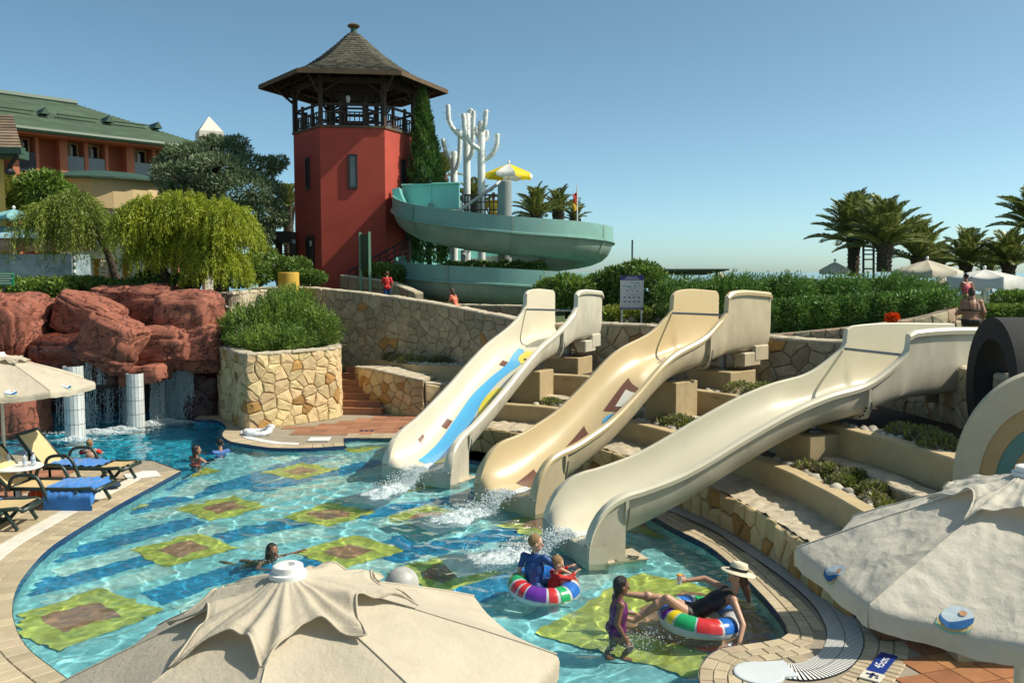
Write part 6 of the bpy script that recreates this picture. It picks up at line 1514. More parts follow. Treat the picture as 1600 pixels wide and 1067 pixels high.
m = MB(); m.ring_loft([[D(990, 421, 36), D(1140, 420, 37), D(1138, 421, 41), D(990, 420, 41)], [D(990, 424, 36), D(1140, 422, 37), D(1100, 430, 41), D(1010, 430, 41)]]); m.build('sail', M_sail, pg_)
for px in (1069, 1120, 1015): m = MB(); a = D(px, 424, 38); m.tube([(a.x, a.y, 2.5), a], .05, 6); m.build('post', M_dark, pg_)
fg = empty('flag', tuple(D(901, 360, 34.2)), 'red over yellow lifeguard flag on a thin white pole beside the turquoise slide', 'flag'); m = MB(); m.tube([D(902, 365, 34.2), D(902, 290, 34.2)], .03, 6); m.build('pole', M_white_plastic, fg)
for y0, y1, mm in ((300, 314, mat('flag_red', (.55, .03, .02), .7, trans=.3)), (314, 328, mat('flag_yellow', (.75, .42, .02), .7, trans=.3))):
    m = MB(); m.grid(lambda u, v: D(901.3 - 7 * u * (1 - .3 * math.sin(v * 3)), lerp(y0, y1, v) + 5 * u, 34.2 + .12 * math.sin(u * 5 + v * 2)), 6, 5); m.build('cloth', mm, fg, True)
m = MB(); a = D(988, 375, 60); m.tube([(a.x, a.y, 2.5), a], .06, 6); tag(m.build('mast', M_dark), 'thin dark mast on the skyline right of the turquoise slide', 'mast')
# yellow and white parasol behind the grey column
M_py, M_pw = mat('yellow_canvas', (.80, .62, .01), .7, trans=.25), mat('white_canvas_panel', (.78, .77, .72), .7, trans=.25)
c = D(795, 300, 37.0); small_parasol('parasol', 'yellow and white parasol behind the grey column', (c.x, c.y), 38 * 37 / F_PX, D(795, 272, 37).z, D(795, 256, 37).z, [M_py, M_pw], 4.0, n=8, val=.14, rot=.25)
# rules sign
rs = empty('rules_sign', tuple(W(988, 500, 2.7)), 'white rules sign with purple bands, text and small pictograms on two legs', 'sign')
sd = 25.0; a, b = D(969, 456, sd), D(1005.5, 456, sd - .1); z0, z1 = D(988, 483.5, sd).z, D(988, 431, sd).z; an_ = math.atan2((b - a).y, (b - a).x); sc = Vector(((a.x + b.x) / 2, (a.y + b.y) / 2, (z0 + z1) / 2)); sw = (b - a).length; sh = z1 - z0
M_sgw = mat('sign_white', (.60, .57, .56), .5); M_pur = mat('sign_purple', (.045, .035, .19), .45); M_ink = mat('sign_ink', (.10, .09, .12), .6); M_cy = mat('sign_teal', (.03, .28, .36), .5)
MB().box(sc, (sw, .04, sh), an_).build('board', M_sgw, rs); sn_ = Vector((math.sin(an_), -math.cos(an_), 0)); su = Vector((math.cos(an_), math.sin(an_), 0)); SM = Matrix.Translation(sc + sn_ * .026) @ Matrix.Rotation(an_, 4, 'Z') @ Matrix.Rotation(math.pi / 2, 4, 'X')
MB().box(sc + Vector((0, 0, sh * .435)) + sn_ * .022, (sw, .006, sh * .13), an_).build('top_band', M_pur, rs); MB().box(sc - Vector((0, 0, sh * .47)) + sn_ * .022, (sw, .006, sh * .06), an_).build('bottom_band', M_pur, rs)
for k, (w, z) in enumerate(((.45, .455), (.62, .415))): MB().box(sc + Vector((0, 0, sh * z)) + sn_ * .028, (sw * w, .003, sh * .016), an_).build('text_line', M_sgw, rs)
MB().box(sc - Vector((0, 0, sh * .47)) + sn_ * .028, (sw * .8, .003, sh * .014), an_).build('text_line', M_sgw, rs)
for k, (u, v, w, h, mm) in enumerate([(-.03, .3, .02, .06, M_ink), (.03, .3, .02, .06, M_ink), (.22, .28, .2, .05, M_cy), (-.12, .18, .2, .05, M_cy), (.12, .19, .12, .04, M_ink), (.32, .20, .06, .04, M_ink), (-.34, .2, .06, .05, M_ink), (0, .12, .32, .015, M_ink), (-.2, .06, .08, .05, M_ink), (.03, .06, .08, .03, M_ink), (.24, .05, .06, .04, M_ink), (0, -.05, .4, .015, M_ink)] + [(-.3 + .2 * i, -.14 - .13 * j, .10, .06, M_ink) for i in range(4) for j in range(2)]):
    mb = MB(); cc_ = sc + su * (sw * u) + Vector((0, 0, sh * v)) + sn_ * .023; 
    mb.box(cc_, (sw * w, .004, sh * h * .5), an_, tilt=Matrix.Rotation(.3 if mm is M_ink and h > .03 else 0, 3, 'Y')); mb.ell(cc_ + su * (sw * w * .3) + Vector((0, 0, sh * h * .3)), (sw * .012, .004, sh * .012), 6, 4) if h > .03 else None; mb.build('pictogram', mm, rs)
for s_ in (-.42, .42): m = MB(); p = sc + su * (sw * s_); m.tube([(p.x, p.y, 2.5), (p.x, p.y, z0)], .025, 6); m.build('leg', M_white_plastic, rs)
# ------------------------------------------------------------------ artificial red rocks with the waterfall
def rockmat(name, c1, c2, rough):
    m = mat(name, c1, rough, col2=c2, scale=2.2, bump=1.0, bscale=7, dirt=((.09, .03, .02), 3.5, .5), detail=8); N = m.node_tree.nodes; L = m.node_tree.links; b = N['Principled BSDF']; tc = N.new('ShaderNodeTexCoord')
    no = N.new('ShaderNodeTexNoise'); no.inputs['Scale'].default_value = 1.6; no.inputs['Detail'].default_value = 6; L.new(tc.outputs['Object'], no.inputs[0]); ad = N.new('ShaderNodeVectorMath'); ad.operation = 'MULTIPLY_ADD'; ad.inputs[1].default_value = (1.5, 1.5, 1.5); L.new(no.outputs[1], ad.inputs[0]); L.new(tc.outputs['Object'], ad.inputs[2])
    mp = N.new('ShaderNodeMapping'); mp.inputs['Scale'].default_value = (.45, .45, 1.9); L.new(ad.outputs[0], mp.inputs[0]); vo = N.new('ShaderNodeTexVoronoi'); vo.feature = 'DISTANCE_TO_EDGE'; vo.inputs['Scale'].default_value = 1.7; L.new(mp.outputs[0], vo.inputs[0])
    mr = N.new('ShaderNodeMapRange'); mr.inputs[2].default_value = .03; mr.inputs[3].default_value = .45; mr.inputs[4].default_value = 1; L.new(vo.outputs[0], mr.inputs[0]); bp = N.new('ShaderNodeBump'); bp.inputs['Strength'].default_value = 1; bp.inputs['Distance'].default_value = .09; L.new(mr.outputs[0], bp.inputs['Height']); L.new(b.inputs['Normal'].links[0].from_socket, bp.inputs['Normal']); L.new(bp.outputs[0], b.inputs['Normal'])
    mx = N.new('ShaderNodeMix'); mx.data_type = 'RGBA'; mx.inputs[6].default_value = (.045, .016, .012, 1); L.new(mr.outputs[0], mx.inputs[0]); L.new(b.inputs['Base Color'].links[0].from_socket, mx.inputs[7]); L.new(mx.outputs[2], b.inputs['Base Color']); return m
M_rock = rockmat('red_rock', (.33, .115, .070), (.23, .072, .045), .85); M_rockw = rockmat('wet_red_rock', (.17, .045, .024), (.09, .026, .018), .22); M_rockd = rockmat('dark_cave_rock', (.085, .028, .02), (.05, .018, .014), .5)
rk = empty('rock_waterfall', tuple(D(180, 640, 26)), 'red artificial rock formation with a water basin, ledges and a cave behind a waterfall', 'rock waterfall')
def boulder(x0, y0, x1, y1, d, thick, m, seed, rot=0.0, ex=4.6, amp=.15, res=44, name='boulder', yaw=0.0, strata=1.0):
    a, b = D(x0, y1, d), D(x1, y0, d); c = (a + b) / 2; hx, hz = (b.x - a.x) / 2, (b.z - a.z) / 2; mb = MB(); M = Matrix.Rotation(yaw, 3, 'Z') @ Matrix.Rotation(rot, 3, 'Y'); off = Vector((seed * 3.1, seed * 1.7, seed * .9))
    def sp(v, e): return math.copysign(abs(v) ** (2 / e), v)
    n, k = res * 2, res; vs = []; 
    for i in range(k + 1):
        th = math.pi * i / k
        for j in range(n):
            ph = 2 * math.pi * j / n
            p = Vector((sp(math.sin(th), ex) * sp(math.cos(ph), ex), sp(math.sin(th), ex) * sp(math.sin(ph), ex), sp(math.cos(th), ex)))
            w = Vector((p.x * hx, p.y * thick, p.z * hz))
            q = mnoise.noise(w * 1.1 + off) * 1.0 + mnoise.noise(w * 2.7 + off) * .45
            st_ = abs(mnoise.noise(Vector((w.x * .7, w.y * .7, w.z * 3.4)) + off * 2)); crack = -max(0, .10 - st_) * 3.4 * strata
            vein = abs(mnoise.noise(w * 1.8 + off * 3)); crack -= max(0, .06 - vein) * 4.0 * strata
            fine = mnoise.noise(w * 7 + off) * .26 + .30 * abs(mnoise.noise(w * 4.2 + off)) - .1 + .22 * (round(w.z * 3.3 + .6 * mnoise.noise(w * .9 + off)) - (w.z * 3.3 + .6 * mnoise.noise(w * .9 + off)))
            w *= (1 + amp * q); w += p.normalized() * (min(hx, hz) * .45 * crack + .10 * fine) if p.length > 0 else Vector()
            vs.append(Vector((c.x, d, c.z)) + M @ w)
    fs = [(i * n + j, i * n + (j + 1) % n, (i + 1) * n + (j + 1) % n, (i + 1) * n + j) for i in range(k) for j in range(n)]
    mb.add(vs, [f[::-1] for f in fs]); return mb.build(name, m, rk, True)
boulder(-60, 458, 72, 600, 24.6, 1.3, M_rock, 1, amp=.13, res=52)
boulder(-30, 560, 66, 720, 23.2, .9, M_rock, 2, amp=.12, res=48)
boulder(48, 472, 132, 535, 26.4, .9, M_rock, 3)
boulder(96, 464, 192, 530, 25.2, .8, M_rock, 4, rot=.35)
boulder(134, 492, 216, 574, 23.6, .75, M_rock, 5, rot=.42, res=50)
boulder(150, 446, 232, 505, 27.0, .8, M_rock, 6); boulder(204, 444, 284, 520, 26.8, .9, M_rock, 7)
boulder(258, 452, 346, 530, 25.6, 1.0, M_rock, 8, res=50); boulder(284, 505, 352, 580, 25.3, .8, M_rock, 9)
boulder(180, 490, 280, 520, 27.2, .5, M_rock, 10)
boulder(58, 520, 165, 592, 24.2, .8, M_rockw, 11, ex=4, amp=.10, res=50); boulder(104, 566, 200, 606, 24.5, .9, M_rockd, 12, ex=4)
boulder(196, 508, 306, 582, 24.9, .75, M_rock, 13, ex=3.6, amp=.12, res=50); boulder(240, 525, 330, 560, 25.6, .7, M_rockw, 21)
boulder(192, 570, 259, 600, 24.1, .5, M_rock, 14, ex=6, amp=.06, rot=-.12)
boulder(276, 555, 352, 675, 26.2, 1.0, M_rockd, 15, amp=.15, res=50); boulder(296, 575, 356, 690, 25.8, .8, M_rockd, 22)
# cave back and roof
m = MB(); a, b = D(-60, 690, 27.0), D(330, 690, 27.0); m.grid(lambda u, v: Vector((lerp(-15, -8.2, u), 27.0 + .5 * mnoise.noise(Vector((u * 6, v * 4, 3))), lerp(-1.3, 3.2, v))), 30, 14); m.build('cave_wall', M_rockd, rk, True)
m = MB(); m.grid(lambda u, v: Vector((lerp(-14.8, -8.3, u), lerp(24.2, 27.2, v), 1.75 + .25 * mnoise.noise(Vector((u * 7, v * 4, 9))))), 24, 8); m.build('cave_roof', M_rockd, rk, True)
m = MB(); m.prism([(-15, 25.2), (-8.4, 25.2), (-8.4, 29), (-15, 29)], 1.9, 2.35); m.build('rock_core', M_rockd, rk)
M_brw = mat('shallow_brown_water', (.26, .10, .04), .05, spec=.8, var=.3, scale=2, bump=.15, bscale=12)
m = MB(); z_ = D(100, 516, 25.3).z; m.add([(D(58, 516, 24.9).x, 24.5, z_), (D(150, 516, 24.9).x, 24.5, z_), (D(170, 516, 26.6).x, 26.9, z_), (D(50, 516, 26.6).x, 26.9, z_)], [(0, 1, 2, 3)]); m.build('basin_water', M_brw, rk)
m = MB(); z_ = D(250, 510, 25.6).z; m.add([(D(190, 516, 25).x, 24.8, z_), (D(302, 516, 25).x, 24.8, z_), (D(300, 516, 27).x, 27.3, z_), (D(180, 516, 27).x, 27.3, z_)], [(0, 1, 2, 3)]); m.build('basin_water', M_brw, rk)
# tiled columns in the water: drums of slim white tiles
M_ct = mat('white_column_tile', (.66, .68, .66), .35, var=.15, scale=6, objvar=.10, dirt=((.35, .33, .28), 5, .4))
for (px, py, d, r, lb) in ((118, 684, None, .23, 'white tiled round column in the water nearest the loungers'), (213, 667, None, .215, 'white tiled round column in the water under the flat rock capital')):
    b = W(px, py, 0); zt = D(px, 590, b.y).z; root = empty('tiled_column', (b.x, b.y, ZFD), lb, 'column'); m = MB(); m.lathe((b.x, b.y, ZFD), [(r - .012, 0), (r - .012, zt - ZFD)], 20); m.build('core', M_grout, root)
    n = 16; hgt = .36; nz = int((zt + .36) / hgt) + 1
    for k in range(nz):
        for j in range(n):
            a0, a1 = 2 * math.pi * j / n + .02, 2 * math.pi * (j + 1) / n - .02; z0_ = -.36 + k * hgt + .008; z1_ = z0_ + hgt - .016
            if math.sin((a0 + a1) / 2) > .45: continue
            mb = MB(); vs = [(b.x + q * math.cos(a), b.y + q * math.sin(a), z) for z in (z0_, z1_) for q, a in ((r - .01, a0), (r + .004, a0), (r + .004, a1), (r - .01, a1))]
            mb.add(vs, [(0, 1, 5, 4), (1, 2, 6, 5), (2, 3, 7, 6), (4, 5, 6, 7), (3, 2, 1, 0)]); mb.build('column_tile', M_ct, root)
# falling water: strings of drops, and foam where it lands
M_drop = mat('falling_water', (.78, .84, .86), .12, spec=.8, trans=.4); M_foam = mat('white_foam', (.80, .86, .87), .6, trans=.35)
def drops(label, x0, x1, ytop, ybot, d, n, parent=None, sz=.022, tops=None):
    V, F_ = [], []; base = np.array([(0, 0, 1.0), (1, 0, 0), (0, 1, 0), (-1, 0, 0), (0, -1, 0), (0, 0, -1.6)]) * sz; ff = np.array([(0, 1, 2), (0, 2, 3), (0, 3, 4), (0, 4, 1), (5, 2, 1), (5, 3, 2), (5, 4, 3), (5, 1, 4)])
    strands = [rnd.uniform(0, 1) for _ in range(max(4, n // 60))]
    for i in range(n):
        u = strands[rnd.randrange(len(strands))] + rnd.gauss(0, .025); u = min(1, max(0, u)); v = rnd.random() ** .8; px = lerp(x0, x1, u); yt = np.interp(u, [0, .5, 1], tops) if tops else ytop
        zt, zb = D(px, yt, d).z, D(px, ybot, d).z; c = np.array([D(px, 600, d).x + rnd.gauss(0, .02), d + rnd.gauss(0, .06), zt + (max(zb, 0) - zt) * v]); s_ = rnd.uniform(.4, 1.1)
        V.append(base * np.array([s_, s_, s_ * rnd.uniform(1.2, 3.2)]) + c); F_.append(ff + 6 * i)
    sm = MB()
    for q in strands:
        px = lerp(x0, x1, q); a = D(px, np.interp(q, [0, .5, 1], tops) if tops else ytop, d); b = D(px + rnd.uniform(-2, 2), ybot, d); b.z = max(b.z, 0)
        sm.tube([a.lerp(b, k / 7) + Vector((rnd.gauss(0, .012), rnd.gauss(0, .01), 0)) for k in range(8)], [rnd.uniform(.003, .012) for k in range(8)], 4, cap=False)
    tag(sm.build('water_strands', M_drop, parent, True), kind='stuff')
    o = np_mesh('water_drops', np.concatenate(V), np.concatenate(F_), M_drop, True, parent); tag(o, kind='stuff'); return o
drops('', 88, 152, 590, 684, 23.7, 1500, rk, .011); drops('', 130, 165, 530, 600, 23.3, 700, rk, .009); drops('', 158, 200, 598, 676, 24.2, 1300, rk, .011); drops('', 252, 302, 560, 664, 25.0, 4500, rk, .011, (600, 545, 535)); drops('', 232, 256, 595, 668, 24.5, 1300, rk, .011)
def foam(cx, cy, rx, ry, n, sz=.05, zt=.05, name='foam', hz=0.0, parent=None):
    V, F_ = [], []; base = np.array([(0, 0, 1.0), (1, 0, 0), (.3, .95, 0), (-.8, .6, 0), (-.8, -.6, 0), (.3, -.95, 0)]); ff = np.array([(0, 1, 2), (0, 2, 3), (0, 3, 4), (0, 4, 5), (0, 5, 1)])
    for i in range(n):
        a = rnd.uniform(0, 6.283); q = abs(rnd.gauss(0, .5)); c = np.array([cx + rx * q * math.cos(a), cy + ry * q * math.sin(a), .012 + (rnd.random() ** 2) * hz * max(0, 1 - q)]); s_ = sz * rnd.uniform(.3, 1.2)
        V.append(base * np.array([s_, s_, s_ * .6]) + c); F_.append(ff + 6 * i)
    o = np_mesh(name, np.concatenate(V), np.concatenate(F_), M_foam, True, parent); tag(o, kind='stuff')
for px, py, rx, ry, n in ((150, 677, 1.1, .25, 500), (190, 672, .7, .25, 300), (262, 660, .8, .25, 500), (235, 664, .5, .2, 260), (118, 688, .5, .2, 240)):
    c = W(px, py, 0); foam(c.x, c.y, rx, ry, n * 4, .018, hz=.12)
# slide outflow: curved sheets of churning water with spray
def outflow(S, n, ln, label):
    V, F_ = [], []; base = np.array([(0, 0, 1.0), (1, 0, 0), (.3, .95, 0), (-.8, .6, 0), (-.8, -.6, 0), (.3, -.95, 0), (0, 0, -.7)]); ff = np.array([(0, 1, 2), (0, 2, 3), (0, 3, 4), (0, 4, 5), (0, 5, 1), (6, 2, 1), (6, 3, 2), (6, 4, 3), (6, 5, 4), (6, 1, 5)])
    for i in range(n):
        t = rnd.random() ** 1.3; u = rnd.gauss(0, 1); q = -.1 + t * ln
        z = .23 - .9 * max(0, q) ** 2 if q < .5 else 0.0; z = max(z, .02) + abs(rnd.gauss(0, .03 + .05 * math.exp(-((q - .6) / .4) ** 2)))
        w = .12 + .16 * t; p = S.o - S.d * q + S.n * (u * w + .06) ; s_ = rnd.uniform(.004, .013) * (1.25 if q < .9 else .9)
        V.append(base * np.array([s_, s_, s_ * .8]) + np.array([p.x, p.y, z])); F_.append(ff + 7 * i)
    o = np_mesh('splash', np.concatenate(V), np.concatenate(F_), M_foam, True); tag(o, kind='stuff')
for S in (S1, S2, S3): outflow(S, 2600, 1.6, '')
for S in (S1, S2, S3):
    m = MB(); m.grid(lambda u, v: S.o - S.d * (-.55 + .95 * u) + S.n * ((v - .5) * (.22 + .12 * u) + .06) + Vector((0, 0, (S.zb(max(0, .55 - .95 * u)) + .022 if u < .58 else max(.0, S.zb(0) + .022 - .9 * (.95 * u - .55) ** 2 * 1.6)) + .012 * math.sin(v * 9 + u * 14))), 20, 8); o = m.build('water_stream', M_foam, None, True); tag(o, kind='stuff')

# churned white water where the slides run out: lumpy sheets that dip below the surface at their edges
for S in (S1, S2, S3):
    m = MB()
    def ch(u, v, S=S):
        q = .30 + 1.55 * u; w = .20 + .34 * u; x = (v - .5) * 2; p = S.o - S.d * q + S.n * (x * w + .06); e = (1 - x * x) * math.sin(math.pi * min(1, .12 + u * .95)) 
        nz_ = mnoise.noise(p * 5) + .7 * mnoise.noise(p * 11) + .5 * mnoise.noise(p * 23)
        return Vector((p.x, p.y, -.05 + .13 * e * (1.2 - .6 * u) + .055 * nz_ * (e + .15)))
    m.grid(ch, 70, 34); tag(m.build('churned_water', M_foam, None, True), kind='stuff')
# ------------------------------------------------------------------ big cream parasols in front
def canvas_mat(name, col, wr):
    m = mat(name, col, .9, var=.14, scale=2.5, bump=.5, bscale=wr, trans=.16, dirt=((.36, .30, .22), 3.0, .35), detail=9); N = m.node_tree.nodes; L = m.node_tree.links
    b = N['Principled BSDF']; tc = N.new('ShaderNodeTexCoord'); w = []
    prev = b.inputs['Normal'].links[0].from_socket
    for rot in (0, math.pi / 2):    # woven threads
        mp = N.new('ShaderNodeMapping'); mp.inputs['Rotation'].default_value = (0, 0, rot + .3); L.new(tc.outputs['Object'], mp.inputs[0])
        wv = N.new('ShaderNodeTexWave'); wv.inputs['Scale'].default_value = 60; wv.inputs['Distortion'].default_value = 1.5; L.new(mp.outputs[0], wv.inputs[0])
        bp = N.new('ShaderNodeBump'); bp.inputs['Strength'].default_value = .12; bp.inputs['Distance'].default_value = .004; L.new(wv.outputs[0], bp.inputs['Height']); L.new(prev, bp.inputs['Normal']); prev = bp.outputs[0]
    if wr < 20:     # crumpled cloth: creases between irregular flats
        for sc_, ds in ((4.5, .03), (10, .014)):
            no = N.new('ShaderNodeTexNoise'); no.inputs['Scale'].default_value = 2.5; L.new(tc.outputs['Object'], no.inputs[0]); ad = N.new('ShaderNodeVectorMath'); ad.operation = 'MULTIPLY_ADD'; ad.inputs[1].default_value = (.35, .35, .35); L.new(no.outputs[1], ad.inputs[0]); L.new(tc.outputs['Object'], ad.inputs[2])
            vo = N.new('ShaderNodeTexVoronoi'); vo.inputs['Scale'].default_value = sc_; L.new(ad.outputs[0], vo.inputs[0]); bp = N.new('ShaderNodeBump'); bp.inputs['Strength'].default_value = .42; bp.inputs['Distance'].default_value = ds; L.new(vo.outputs[0], bp.inputs['Height']); L.new(prev, bp.inputs['Normal']); prev = bp.outputs[0]
    L.new(prev, b.inputs['Normal']); return m
M_canvas = canvas_mat('cream_canvas_cloth', (.60, .525, .40), 22); M_canvas2 = canvas_mat('crumpled_cream_canvas', (.70, .65, .54), 12)
M_lg_blue = mat('print_blue', (.012, .11, .30), .7); M_lg_pale = mat('print_pale_blue', (.50, .58, .62), .7); M_lg_sand = mat('print_sand', (.62, .44, .18), .7); M_lg_green = mat('print_sea_green', (.22, .48, .38), .7); M_lg_tan = mat('print_tan', (.50, .27, .15), .7)
class Parasol:
    tx = 0.0
    def __init__(s, c, zhub, zrim, Rr, rot, n=8, sag=.045, wr=.008, wf=1.0, seed=0, valance=.14):
        s.c = Vector((c[0], c[1], 0)); s.zh, s.zr, s.R, s.rot, s.n, s.sag, s.wr, s.wf, s.seed, s.val = zhub, zrim, Rr, rot, n, sag, wr, wf, seed, valance
    def pt(s, k, u, t, lift=0.0):
        """panel k, u across 0..1, t hub 0..rim 1 (t>1: hanging valance)"""
        a0, a1 = s.rot + 2 * math.pi * k / s.n, s.rot + 2 * math.pi * (k + 1) / s.n; A = Vector((math.cos(a0), math.sin(a0), 0)); B = Vector((math.cos(a1), math.sin(a1), 0)); tt = min(t, 1)
        p = A.lerp(B, u) * (s.R * tt); e = 4 * u * (1 - u)
        p *= (1 - .035 * e * tt ** 3)
        z = s.zh + (s.zr - s.zh) * (tt ** 1.06) - s.sag * e * tt * (1.25 - .4 * tt) - .02 * tt ** 4
        P = s.c + p + Vector((0, 0, z)); w = Vector((p.x * 1.0, p.y * 1.0, s.seed))
        q = mnoise.noise(w * 2.3 * s.wf) + .6 * (1 - abs(mnoise.noise(w * 4.7 * s.wf + Vector((3, 1, 0)))) * 2) + .35 * mnoise.noise(w * 10 * s.wf)
        rim = math.exp(-((1 - tt) / .12) ** 2)
        P.z += s.wr * q * min(1, e * 2.2 + .25) + lift
        P.z += s.tx * p.x
        if t > 1:
            h = (t - 1); rad = p.normalized(); f = math.sin(u * math.pi * 5 + k * 1.7) * .014 * h / .14
            P += Vector((0, 0, -h)) + rad * (.02 * math.sin(min(1, h / .05) * 1.57) - h * .12 + f)
        return P
    def make(s, label, m, zb, vent=True, vr=(.50, .64), hub_m=None, pole_r=.028):
        root = empty('parasol', (s.c.x, s.c.y, zb), label, 'parasol', 'large cream parasols'); s.root = root
        for k in range(s.n):
            mb = MB(); NU, NT = 30, 44
            mb.grid(lambda u, v: s.pt(k, u, .05 + v * (.95 + s.val)) if v * (.95 + s.val) + .05 > 1 else s.pt(k, u, .05 + v * (.95 + s.val)), NU, NT)
            o = mb.build('canopy_panel', m, root, True)
            sm = MB(); ps = [s.pt(k, 0, t) + Vector((0, 0, .002)) for t in np.linspace(.08, 1.0, 26)]; sm.tube(ps, .006, 4, cap=False); sm.build('seam', m, root, True)
            ru = MB(); a = s.pt(k, 0, .05); b = s.pt(k, 0, .99); ru.tube([a - Vector((0, 0, .03)), b - Vector((0, 0, .025))], .012, 5); ru.build('rib', M_white_plastic, root)
        if vent:
            NA, NT = s.n * 24, 26; rows = []
            for j in range(NT + 1):
                v = j / NT; row = []
                for i in range(NA):
                    x = s.n * i / NA; k = int(x); u = x - k; e = math.sin(math.pi * u) ** .8
                    rim = vr[1] - (vr[1] - vr[0]) * e + .03 * math.sin(k * 2.3 + s.seed); t = (.035 + (rim - .035) * v) / s.R
                    P = s.pt(k % s.n, u, t)
                    fold = .018 * v ** 1.4 * math.sin(2 * math.pi * u * 2 + k * 2.1) + .008 * v * math.sin(2 * math.pi * u * 3.3 + k)
                    P.z += .03 + .015 * v + .055 * e * v ** 3 + fold + .012 * mnoise.noise(P * 7) 
                    if v > .96: P.z -= .012
                    row.append(P)
                rows.append(row)
            mb = MB(); mb.ring_loft(rows, True, False); vo = mb.build('vent_cap', m, root, True)
            hm = MB(); 
            hm.tube(rows[-1] + rows[-1][:1], .007, 4, cap=False); hm.build('hem', m, vo, True)
        hb = MB(); z = s.zh + .015; hb.lathe((s.c.x, s.c.y, z), [(.10, -.02), (.10, .008), (.082, .012), (.080, .045), (.068, .052), (.038, .052), (.036, .028), (.001, .026)], 28); hb.build('hub_cap', M_white_plastic, root, ang=40)
        pl_ = MB(); pl_.tube([(s.c.x, s.c.y, zb), (s.c.x, s.c.y, s.zh)], pole_r, 14); pl_.build('pole', mat('cream_pole', (.62, .58, .48), .35), root, True)
        return root
    def logo(s, k, u0, t0, w):
        """round wave emblem printed near the rim"""
        P0 = s.pt(k, u0, t0); eu = (s.pt(k, u0 + .02, t0) - s.pt(k, u0 - .02, t0)).normalized(); 
        W_ = (s.pt(k, 1, t0) - s.pt(k, 0, t0)).length
        def put(name, poly, m, off):
            mb = MB(); vs = []; 
            for x, y in poly:
                u = u0 + x * w / W_; t = t0 - y * w / (s.R * 1.05 if t0 <= 1 else 1.0); p = s.pt(k, u, t); e = .004
                n = (s.pt(k, u + e, t) - s.pt(k, u - e, t)).cross(s.pt(k, u, t + e) - s.pt(k, u, t - e)); n.normalize()
                if n.dot(p - s.c - Vector((0, 0, s.zr - 1))) < 0: n = -n
                vs.append(p + n * off)
            c = sum(vs, Vector()) / len(vs); n_ = len(vs); mb.add([c] + vs, [(0, 1 + i, 1 + (i + 1) % n_) for i in range(n_)]); mb.build(name, m, s.root)
        cir = lambda r, cx=0, cy=0, a0=0, a1=2 * math.pi, n=20: [(cx + r * math.cos(a0 + (a1 - a0) * i / (n - 1)), cy + r * math.sin(a0 + (a1 - a0) * i / (n - 1))) for i in range(n)]
        def band(ra, rb, cya, cyb, a0, a1, n=12): return [(ra * math.cos(lerp(a0, a1, i / n)), cya + ra * math.sin(lerp(a0, a1, i / n))) for i in range(n + 1)] + [(rb * math.cos(lerp(a1, a0, i / n)), cyb + rb * math.sin(lerp(a1, a0, i / n))) for i in range(n + 1)]
        put('emblem_sky', cir(.46, 0, .06), M_lg_pale, .006)
        put('emblem_sun', cir(.12, .12, .22), M_lg_tan, .010)
        def strip2(name, lo, hi, m, off, x0=-.48, x1=.48, n=10):
            for i in range(n):
                xa, xb = lerp(x0, x1, i / n), lerp(x0, x1, (i + 1) / n); put(name, [(xa, lo(xa)), (xb, lo(xb)), (xb, hi(xb)), (xa, hi(xa))], m, off)
        cu = lambda x, r=.5: -math.sqrt(max(0, r * r - x * x))
        mb_parts = [('emblem_wave', lambda x: cu(x, .5) + .04, lambda x: .06 - .26 * (1 - (x / .48) ** 2) + .10 * math.sin(x * 5), M_lg_blue, .013), ('emblem_sand', lambda x: cu(x, .56) + .0, lambda x: cu(x, .5) + .04, M_lg_sand, .009), ('emblem_shore', lambda x: cu(x, .62) - .02, lambda x: cu(x, .56) - .01, M_lg_green, .011)]
        for nm, lo, hi, m, off in mb_parts:
            poly = [(x, lo(x)) for x in np.linspace(-.48, .48, 12)] + [(x, hi(x)) for x in np.linspace(.48, -.48, 12)]
            mb = MB(); vs = []
            for x, y in poly:
                u = u0 + x * w / W_; t = t0 - y * w / (s.R * 1.05 if t0 <= 1 else 1.0); p = s.pt(k, u, t); e = .004
                n = (s.pt(k, u + e, t) - s.pt(k, u - e, t)).cross(s.pt(k, u, t + e) - s.pt(k, u, t - e)); n.normalize()
                if n.dot(p - s.c - Vector((0, 0, s.zr - 1))) < 0: n = -n
                vs.append(p + n * off)
            mb.add(vs, [(i, i + 1, 22 - i, 23 - i) for i in range(11)]); mb.build(nm, m, s.root)
hubC = W(450, 884, 2.52)
PC = Parasol((hubC.x, hubC.y), 2.465, 1.90, 1.46, R(4), sag=.03, wr=.008, wf=.9, seed=2)
PC.tx = .07
PC.make('big cream parasol in the foreground seen from above, with a draped scalloped vent cap', M_canvas, .08, vr=(.48, .67))
hubR = W(1607, 738, 2.76)
PR_ = Parasol((hubR.x, hubR.y), 2.74, 2.12, 1.47, R(-175 + 22), sag=.05, wr=.012, wf=1.8, seed=7)
PR_.make('big crumpled cream parasol at the near end of the terraces with two round wave emblems', M_canvas2, .08, vr=(.46, .62), pole_r=.035)
hubL = D(0, 556, 15.9)
PL_ = Parasol((hubL.x, hubL.y), hubL.z, D(120, 606, 15.5).z + .03, 1.55, R(12), sag=.06, wr=.012, wf=1.2, seed=4, valance=.12)
PL_.make('cream parasol standing over the sun loungers and the round white table', M_canvas, .08, vr=(.4, .5))
